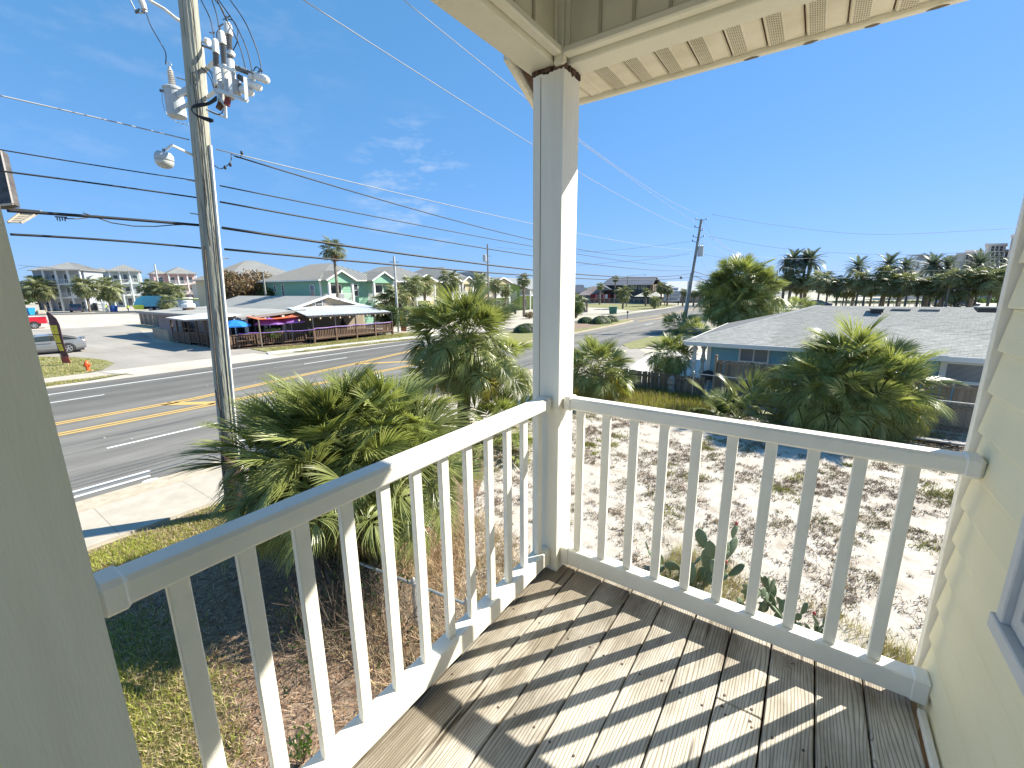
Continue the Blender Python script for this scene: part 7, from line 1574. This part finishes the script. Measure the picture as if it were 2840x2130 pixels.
g.obj('stair', white_t, bpy.data.objects['holiday_house']); rail_(bpy.data.objects['holiday_house'], (-45.5,32.4,0.0),(-45.5,35.0,2.75),1.0,mint,.2,'stair_rail')
def ycol(px, x): return float(P(px, 800, x=x)[1])
ya, yb2 = ycol(1092,-49), ycol(1216,-49)
villa2('cream two-storey house with gabled balcony just right of the mint green house', creamw, -49, ya, yb2, 13, 5.5, 2.4, ((ycol(1148,-48),ycol(1203,-48),6.6,1.4),), side_wins=((-51,4.3,1,1.4),), fr_wins=((ya+2.2,4.3,1.0,1.4),(ya+2.2,1.3,1.0,1.4)))
ya, yb2 = yb2+1.5, ycol(1322,-49)
villa2('second cream house with two small gables, farther right', creamw2, -49, ya, yb2, 13, 5.5, 2.6, ((ycol(1240,-48),ycol(1272,-48),6.5,1.4),(ycol(1278,-48),ycol(1308,-48),6.5,1.4)), fr_wins=((ya+1.2,1.3,1.0,1.4),))
ya, yb2 = yb2+2, ycol(1372,-49)
villa2('third cream house mostly hidden behind the second palm', creamw, -49, ya, yb2, 12, 5.5, 2.0, ((ya+1.5,ya+6.5,6.5,1.4),))
# hip roof house behind the brown tree
t = thing('holiday_house', 'distant house with pale metal hip roof behind the autumn-brown tree', 'house', (-82, 37, 0)); lap_wall(t, [((-88,30,0),(-76,43.5,6.2))], creamw2); hip(t, -88.6,29.4,-75.4,44.1, 6.3, 3.4)
# plain green house with outside stair
gg = mat('grass_green_wall', (.26,.36,.10), (.23,.32,.09), scale=.3, rough=.85)
t = thing('green_house', 'plain grass-green gabled house with white outside staircase', 'house', (-60, 84, 0))
A_ = Vector(P(1352,800,x=-55)); gy0, gy1 = ycol(1352,-56), ycol(1436,-56); pk_ = P(1382,772,x=-56)
gx0, gx1 = -56, -36.5; fy = 74.0
pl_ = P(1350,805,y=fy); pm_ = P(1383,771,y=fy); pr_ = P(1441,795,y=fy)
g = G(); g.add([(pl_[0],fy,0),(pr_[0],fy,0),(pr_[0],fy,pr_[2]),(pm_[0],fy,pm_[2]),(pl_[0],fy,pl_[2]),(pl_[0],fy+16,0),(pr_[0],fy+16,0),(pr_[0],fy+16,pr_[2]),(pm_[0],fy+16,pm_[2]),(pl_[0],fy+16,pl_[2])],[(0,1,2,3,4),(9,8,7,6,5),(1,6,7,2),(5,0,4,9)]); g.obj('wall', gg, t)
g = G(); g.slab([(pm_[0],fy-.5,pm_[2]+.05),(pr_[0]+2.8,fy-.5,pr_[2]-.5),(pr_[0]+2.8,fy+16.5,pr_[2]-.5),(pm_[0],fy+16.5,pm_[2]+.05)], .15); g.slab([(pl_[0]-.6,fy-.5,pl_[2]-.2),(pm_[0],fy-.5,pm_[2]+.05),(pm_[0],fy+16.5,pm_[2]+.05),(pl_[0]-.6,fy+16.5,pl_[2]-.2)], .15); g.obj('roof', metal_roof, t)
ex = pr_[0]; g = G(); g.box((ex,fy,2.9),(ex+2.6,fy+16,3.15)); g.obj('gallery_floor', white_t, t); rail_(t, (ex+2.55,fy+.1,3.15),(ex+2.55,fy+16,3.15),1.05,white_t,.25,r=.04); rail_(t, (ex,fy+.05,3.15),(ex+2.55,fy+.05,3.15),1.05,white_t,.25,r=.04)
for y in (fy+.2,fy+4,fy+8,fy+12): g = G(); g.cbox((ex+2.4,y-.1,0),(ex+2.6,y+.1,pr_[2]-.5),.02); g.obj('column', white_t, t)
for k in range(12): g = G(); g.box((ex-4.8+k*.4,fy-1.2,.24*k),(ex-4.4+k*.4,fy-.2,.24*k+.06)); g.obj('stair_tread', white_t, t)
rail_(t, (ex-4.8,fy-1.2,0),(ex,fy-1.2,2.95),1.0,white_t,.3,'stair_rail',r=.035)
for y in (fy+2,fy+6): window(t, (ex+.02,y,4.3),(0,1,0),1.2,2.0,mull=0); window(t, (ex+.02,y,1.3),(0,1,0),1.2,2.0,mull=0)
plank_fence((-43.5,70),(-33,72), 1.8,1.8, .3,.02, 'grey board fence at the foot of the grass-green house', plank, rails=(.2,.8))

# ---- three-storey villas at the left
def villa3(label, wallm, px0, px1, pbase, peave, ppeak, wing=True):
    a = P(px0, pbase, z=0); b = P(px1, pbase-2, z=0); mid = (a+b)/2; W_ = math.hypot(*(b-a)[:2]); az = math.atan2((b-a)[1], (b-a)[0])
    t = thing('villa', label, 'house', (mid[0], mid[1], 0), az)   # local +x along the facade, -y toward the viewer
    h = HT(mid, (px0+px1)/2, peave); hp = HT(mid, (px0+px1)/2, ppeak)-h; f = h/3; w = W_/2; Dp = W_*1.25
    g = G(); g.box((-w,1.8,0),(w,1.8+Dp,h)); g.obj('wall', wallm, t, world=False)
    def loc_hip(x0,y0,x1,y1,z,hh):
        loc0 = t.location.copy(); t.location = (0,0,0); r = hip(t,x0,y0,x1,y1,z,hh,seam=.55); t.location = loc0; return r
    # matrix_local is read by obj(); set the empty at the origin while building in local space
    L0, R0_ = t.location.copy(), t.rotation_euler.copy(); t.location = (0,0,0); t.rotation_euler = (0,0,0); bpy.context.view_layer.update()
    hip(t, -w-.6, -.6, w+.6, 1.8+Dp+.4, h+.15, hp, seam=.6)
    for k in (1, 2): g = G(); g.box((-w,0,f*k-.18),(w,1.8,f*k+.12)); g.obj('porch_floor', white_t, t, world=False)
    g = G(); g.box((-w-.3,-.3,h-.1),(w+.3,.05,h+.16)); g.obj('fascia', white_t, t, world=False)
    for i in range(4): x = -w+2*w*i/3; g = G(); g.cbox((x-.16,-.12,0),(x+.16,.2,h),.03); g.obj('column', white_t, t, world=False)
    for k in (1, 2): rail_(t, (-w,.05,f*k+.1),(w,.05,f*k+.1),1.05,white_t,.3,r=.03)
    for k in range(3):
        for i in range(3):
            x = -w+2*w*(i+.5)/3; wn_ = window(t, (x,1.79,f*k+f*.42),(1,0,0),1.1,f*.55 if i != 1 else f*.66,mull=1 if i != 1 else 0)
    if wing:
        g = G(); g.box((-w-3.6,3.2,0),(-w,1.8+Dp,h)); g.obj('wing_wall', wallm, t, world=False); hip(t, -w-4.2, 2.6, -w+.3, 1.8+Dp+.4, h+.1, hp*.55, seam=.6)
        for k in range(3): window(t, (-w-1.8,3.19,f*k+f*.45),(1,0,0),1.3,f*.5)
    bpy.context.view_layer.update(); t.location = L0; t.rotation_euler = R0_; return t
villa3('grey-blue three-storey villa with white balconies, leftmost of three', mat('grey_blue_wall', (.34,.37,.40), (.30,.33,.36), scale=.4), 144, 243, 864, 750, 728)
villa3('pale teal three-storey villa with white balconies, middle of three', mat('teal_wall', (.42,.52,.54), (.38,.47,.49), scale=.4), 322, 403, 852, 753, 734)
villa3('pink three-storey villa with white balconies, right of the slim far pole', mat('pink_wall', (.60,.38,.36), (.56,.35,.33), scale=.4), 482, 556, 846, 760, 741)
villa3('sliver of a white villa showing just left of the big pole', mat('white_villa_wall', (.5,.5,.48)), 578, 640, 846, 790, 776, wing=False)
# low white building glimpsed over the fence
t = thing('white_shed', 'low pale building with yellow-green roof edge behind the restaurant fan', 'building', P(555,862,z=0)); g = G(); g.box((-4,-3,0),(14,4,2.6)); g.obj('wall', white_t, t, world=False); g = G(); g.box((-4.3,-3.3,2.6),(14.3,4.3,2.85)); g.obj('roof', mat('lime_edge', (.45,.47,.2)), t, world=False)
a, b = P(270, 860, z=0), P(306, 866, z=0); t = thing('picket_fence', 'white picket fence beside the refuse worker and bins', 'fence', (a+b)/2)
L = float(np.linalg.norm(b-a)); k = 14; pg = G(); pg.add([(-.22,-.03,0),(.22,-.03,0),(.22,.03,0),(-.22,.03,0),(-.22,-.03,1.75),(.22,-.03,1.75),(.22,.03,1.75),(-.22,.03,1.75),(0,-.03,2.0),(0,.03,2.0)],[(0,1,5,8,4),(3,7,9,6,2),(0,4,7,3),(1,2,6,5),(4,8,9,7),(5,6,9,8)]); pmm = pg.mesh('picket', white_t); az = math.atan2((b-a)[1], (b-a)[0])
for i in range(k): kid('picket', pmm, t, Vector(a+(b-a)*(i+.5)/k)-t.location, (0,0,az))
for z in (.5,1.5): g = G(); g.beam(Vector(a)+Vector((0,0,z)), Vector(b)+Vector((0,0,z)), .06, .1); g.obj('fence_rail', white_t, t)
a, b = P(243, 858, z=0), P(274, 862, z=0); plank_fence(a, b, 1.9, 1.9, .4, .02, 'dark board fence between the grey-blue villa and the white picket fence', mat('dark_board', (.08,.08,.085), rough=.9), rails=(.2,.8))
g = G()
for k in range(3): p = P(97+k*9, 871, z=0); g.cbox((p[0]-.6,p[1]-.6,0),(p[0]+.6,p[1]+.6,.8),.1)
solo(g, 'planter_blocks', walk_m, 'row of pale concrete planters next to the bright blue bin', 'planters')

# ---- dark two-storey restaurant far down the road
dk = mat('charcoal_wall', (.045,.05,.052), (.06,.062,.065), scale=.2, rough=.85); dkr = mat('charcoal_roof', (.15,.15,.17), (.12,.12,.13), scale=.3, rough=.5); rust = mat('rusty_roof', (.42,.37,.35), (.27,.20,.17), scale=.35, rough=.7, stretch=(1,1,1)); redw = mat('barn_red', (.20,.025,.025), rough=.85)
t = thing('dark_restaurant', 'charcoal two-storey restaurant with red porch at the far bend of the road', 'restaurant', (-50, 128, 0)); yy = 124.0
def Pf(px, py, y=yy): return Vector(P(px, py, y=y))
a, b = Pf(1672, 843), Pf(1808, 843); top = Pf(1740, 790).z
g = G(); g.box((a.x,yy,0),(b.x,yy+12,top)); g.obj('wall', dk, t)
e0, e1, r0_, r1_ = Pf(1668,791), Pf(1806,788), Pf(1692,774,yy+6), Pf(1820,775,yy+6); g = G(); g.slab([(e0.x,yy-.8,e0.z),(e1.x+.6,yy-.8,e0.z),(r1_.x,yy+6,r0_.z+.4),(r0_.x,yy+6,r0_.z+.4)], .2); g.slab([(r0_.x,yy+6,r0_.z+.4),(r1_.x,yy+6,r0_.z+.4),(e1.x,yy+13,e0.z),(e0.x,yy+13,e0.z)], .2); g.obj('roof', dkr, t)
for px in (1754, 1761, 1776, 1788): c = Pf(px, 796, yy); window(t, c, (1,0,0), .9, 1.1)
g = G(); u0, u1 = Pf(1806,798), Pf(1838,812); 
for k in range(7): x = u0.x+(u1.x-u0.x)*k/6; g.box((x-.08,yy-.3,u1.z-1.5),(x+.08,yy-.1,u0.z+1))
g.box((u0.x,yy-.4,u1.z-.8),(u1.x+1,yy+5,u1.z+.6)); g.obj('timber_balcony', mat('raw_timber', (.42,.27,.13), (.33,.2,.1), scale=.5), t)
l0, l1 = Pf(1608,838), Pf(1672,838); zt2, zb2 = Pf(1640,794).z, Pf(1640,818).z
g = G(); g.box((l0.x+.8,yy-1,0),(l1.x+2,yy+8,zb2)); g.obj('lean_to_wall', mat('grey_board_wall', (.13,.13,.135), (.10,.10,.1), scale=.5), t)
g = G(); g.slab([(l0.x,yy-1.5,zb2),(l1.x-1,yy-1.5,zb2),(l1.x+2,yy+4,zt2),(l0.x+2.5,yy+4,zt2)], .12); n_ = 15
for k in range(n_): s = k/(n_-1); g.beam((l0.x+(l1.x-1-l0.x)*s,yy-1.5,zb2+.05),(l0.x+2.5+(l1.x-.5-l0.x)*s,yy+4,zt2+.05),.06,.08)
g.obj('rusty_roof', rust, t)
g = G(); p0_, p1_ = Pf(1645,832), Pf(1700,832); g.box((p0_.x,yy-2,0),(p1_.x,yy-.9,Pf(1670,815).z)); g.obj('red_porch', redw, t)
for k, px in enumerate((1655,1664,1675,1682,1706)): c = Pf(px, 822, yy-2.1); g = G(); g.box((c.x-.35,yy-2.2,c.z-.6),(c.x+.35,yy-2.05,c.z+.6)); g.obj('placard', cap_w if k % 2 else mat('pale_red_card', (.5,.18,.17)), t)
g = G(); q0, q1, q2 = Pf(1660,806), Pf(1683,792), Pf(1707,804); g.add([(q0.x,yy-3,q0.z),(q1.x,yy-3,q1.z),(q2.x,yy-3,q2.z),(q0.x,yy,q0.z),(q1.x,yy,q1.z),(q2.x,yy,q2.z)],[(0,1,4,3),(1,2,5,4),(0,2,1)]); g.obj('porch_gable', dkr, t)
g = G()
for (x0p, x1p, yp, hp2) in ((1768,1812,815,822),(1800,1842,814,823)): c0, c1 = Pf(x0p,hp2,yy-6), Pf(x1p,hp2,yy-6); cm_ = Pf((x0p+x1p)/2, yp-5, yy-4); g.add([(c0.x,yy-9,c0.z),(c1.x,yy-9,c0.z),(c1.x,yy-1,c0.z),(c0.x,yy-1,c0.z),(cm_.x,yy-5,cm_.z)],[(0,1,4),(1,2,4),(2,3,4),(3,0,4)])
g.obj('awning', mat('tan_awning', (.50,.46,.38), rough=.85), t)
t.location.z = 0
f0, f1 = P(1615,843,y=112), P(1805,843,y=112)
chainlink('wire_fence', 'long pale wire fence in front of the dark restaurant', (f0[0],111,0), (f1[0],115,0), 1.5, tuple(np.linspace(0,1,16)), cell=.45, wire=.012)
g = G(); p0_, p1_ = P(1870,838,y=128), P(1960,838,y=128); plank_fence((p0_[0],128),(p1_[0],131), 3.0,3.0,.5,.03,'tall grey board fence on the far right bend of the road', plank, rails=(.2,.8), post_every=5)
g = G(); p = P(1885, 824, y=135); 
t = thing('white_canopy', 'white tent roof showing over the far board fence', 'canopy', (p[0],135,0)); g = G(); w_ = 7; g.add([(p[0]-w_,131,3.2),(p[0]+w_,131,3.2),(p[0]+w_-2,139,6.2),(p[0]-w_+2,139,6.2)],[(0,1,2,3)]); g.box((p[0]-w_+1,132,0),(p[0]+w_-1,138,3.1)); g.obj('tent', cap_w, t)
t = thing('pale_warehouse', 'pale blue-grey gabled building in the distance beyond the leaning pole', 'building', (P(1900,830,y=210)[0],215,0)); a, b, c = P(1863,800,y=210), P(1938,800,y=210), P(1900,786,y=210)
g = G(); g.add([(a[0],210,0),(b[0],210,0),(b[0],210,a[2]),(c[0],210,c[2]),(a[0],210,a[2]),(a[0],230,0),(b[0],230,0),(b[0],230,a[2]),(c[0],230,c[2]),(a[0],230,a[2])],[(0,1,2,3,4),(9,8,7,6,5),(1,6,7,2),(0,4,9,5)]); g.obj('wall', mat('pale_blue_wall', (.42,.47,.53), rough=.8), t); g = G(); g.slab([(a[0]-1,209,a[2]),(c[0],209,c[2]+.3),(c[0],231,c[2]+.3),(a[0]-1,231,a[2])][::-1],-.3); g.slab([(c[0],209,c[2]+.3),(b[0]+1,209,a[2]),(b[0]+1,231,a[2]),(c[0],231,c[2]+.3)][::-1],-.3); g.obj('roof', metal_roof, t)
window(t, (P(1888,802,y=210)[0],209.95,P(1888,803,y=210)[2]), (1,0,0), 2, 2)
# houses glimpsed far left of the dark restaurant
t = thing('far_cottage', 'dark low cottage roof beyond the rusty lean-to', 'house', (P(1590,830,y=140)[0],140,0)); g = G(); a, b = P(1560,812,y=140), P(1622,812,y=140); g.box((a[0],140,0),(b[0],150,a[2])); g.obj('wall', dk, t); g = G(); m_ = P(1590,790,y=145); g.slab([(a[0]-1,139,a[2]),(b[0]+1,139,a[2]),(b[0]-3,145,m_[2]),(a[0]+3,145,m_[2])],.2); g.obj('roof', dkr, t)
# tan hotel
hot = mat('tan_hotel_wall', (.78,.70,.62), (.74,.66,.58), scale=.05, rough=.9); hot2 = mat('pale_hotel_wall', (.80,.79,.77), (.74,.74,.74), scale=.05, rough=.9)
t = thing('hotel', 'stepped tan beach hotel block rising behind the date palms at right', 'hotel', (P(2700,840,y=170)[0],175,0)); yy = 168.0
def block(x0p, x1p, ytop, y0, dep, m=hot, nm='wall'):
    a = P((x0p+x1p)/2,ytop,y=y0); dq = float((a-CAM)@FW); a, b = P(x0p,ytop,d=dq), P(x1p,ytop,d=dq); f = Vector(((a[0]+b[0])/2-CAM[0],(a[1]+b[1])/2-CAM[1],0)).normalized(); dep = 10; z = (a[2]+b[2])/2
    def ring(e, z0, z1):
        r = Vector((RT[0],RT[1],0)).normalized(); A_ = Vector((a[0],a[1],0))-r*e-f*e; B_ = Vector((b[0],b[1],0))+r*e-f*e; C_ = B_+f*dep; D_ = A_+f*dep; gg_ = G(); gg_.prism([(q.x,q.y) for q in (A_,B_,C_,D_)], z0, z1); return gg_
    o = ring(0, 0, z-.5).obj(nm, m, t); ring(.3, z-.5, z).obj('parapet', m, t); return a, b
block(2628,2658,708,168,30); block(2656,2740,701,170,28); block(2680,2725,694,173,20, nm='roof_house'); block(2736,2793,675,166,30); block(2790,2812,692,172,25); block(2808,2860,650,165,30); block(2612,2640,752,167,20)
def hwin(px, py, y0, m, w=1.0, h=1.4, xm=None):
    a = P(xm, py, y=y0); dq = float((a-CAM)@FW)-.12; c = P(px, py, d=dq); ux = Vector((RT[0],RT[1],0)).normalized(); window(t, c, ux, w, h, fr=m, depth=.25)
for px in np.arange(2682,2735,10):
    for py in (712, 727, 742, 757): hwin(px, py, 170, hot, xm=2698)
for px in (2752,2764,2776):
    for py in (690,705,720,735,750,765): hwin(px, py, 166, hot, xm=2764)
for px in (2815,2823,2831):
    for py in (668,683,700,715,730,745,760): hwin(px, py, 165, hot, xm=2834)
t = thing('hotel', 'pale grey hotel with white hipped roof left of the stepped tan block', 'hotel', (P(2560,840,y=190)[0],195,0))
block(2512,2612,722,190,20,hot2); block(2505,2650,748,186,12,hot2); a, b = P(2515,722,y=190), P(2612,722,y=190); hip(t, a[0]+2, 192, b[0]-1, 210, (a[2]+b[2])/2, 2.6, white_t, seam=2)
for px in (2533,2545): 
    for py in (728,737): hwin(px, py, 190, hot2, xm=2562)
for px in (2535,2573): c = P(px,708,y=192); g = G(); g.box((c[0]-1.6,191,a[2]+1.5),(c[0]+1.6,196,c[2])); g.obj('dormer', seam_m, t)
block(2400,2480,760,230,20,hot2)
# low greenery and rooflines closing the view between things
def far_mass(name, x0p, x1p, ytop, y0, label, seed, amp=6, m=bush_m, leaf=.55, thick=8):
    r = random.Random(seed); g = G(); a, b = P(x0p,ytop,y=y0), P(x1p,ytop,y=y0); h = (a[2]+b[2])/2; n = int(abs(b[0]-a[0])/2.2)+3
    for i in range(n): x = a[0]+(b[0]-a[0])*i/(n-1); hh = h*r.uniform(.7,1.05); leaf_blob(g, r, (x, y0+r.uniform(0,thick), hh*.5), (2.6,2.6,hh*.55), 130, leaf)
    solo(g, name, m, label, 'trees', kind='stuff')
far_mass('tree_belt', 1440, 1660, 797, 230, 'dark distant tree line beyond the green house and the dark restaurant', 1); far_mass('tree_belt', 1820, 2150, 795, 260, 'distant tree line at the end of the road', 2, thick=14); far_mass('hedge_row', 2330, 2620, 834, 139, 'dark hedge behind the sabal palm trunks', 3, leaf=.3, thick=2); far_mass('hedge_row', 2620, 2830, 825, 150, 'dark shrubs under the sabals at the right edge', 5, leaf=.35, thick=3)
def far_mass_x(x, ya_, yb_, h, label, seed, leaf=.6):
    r = random.Random(seed); g = G(); n = int((yb_-ya_)/3)
    for i in range(n): y = ya_+(yb_-ya_)*i/(n-1); hh = h*r.uniform(.6,1.1); leaf_blob(g, r, (x+r.uniform(-4,4), y, hh*.5), (2.8,2.8,hh*.55), 110, leaf)
    solo(g, 'tree_belt', bush_m, label, 'trees', kind='stuff')
far_mass_x(-255, -40, 160, 7, 'tree line behind the three-storey villas', 6, .8); far_mass_x(-120, 70, 160, 6, 'tree line behind the cream houses', 7, .7)
# low kerb wall at the right end of the bright lot and a pale rail behind the ridge
g = G(); a, b = P(2245,848,z=.0), P(2640,852,z=.0)
for k in range(30): p = a+(b-a)*k/29; g.box((p[0]-.06,p[1]-.06,0),(p[0]+.06,p[1]+.06,.9))
g.beam(Vector(a)+Vector((0,0,.9)), Vector(b)+Vector((0,0,.9)), .08, .1); g.beam(Vector(a)+Vector((0,0,.5)), Vector(b)+Vector((0,0,.5)), .06, .06); solo(g, 'low_fence', white_t, 'low pale post and rail fence glimpsed over the blue house ridge', 'fence')
# asphalt spots, debris in the street
g = G()
for i in range(30): x, y = random.uniform(-27,-12), random.uniform(1,28); g.lathe([(.02,0),(.035,.01),(.001,.018)], (x,y,.006), 6)
solo(g, 'street_debris', mat('pebble', (.6,.58,.54)), 'tiny pale pebbles scattered on the road', 'pebbles', kind='stuff')
# unseen but plausible rest of our own house keeps the balcony's shade and bounce right
g = G(); g.box((-.06,-9,0),(1.55,-.02,2.7)); o = solo(g, 'house_base', siding_m, 'yellow lower storey wall of the house under the balcony', 'wall')
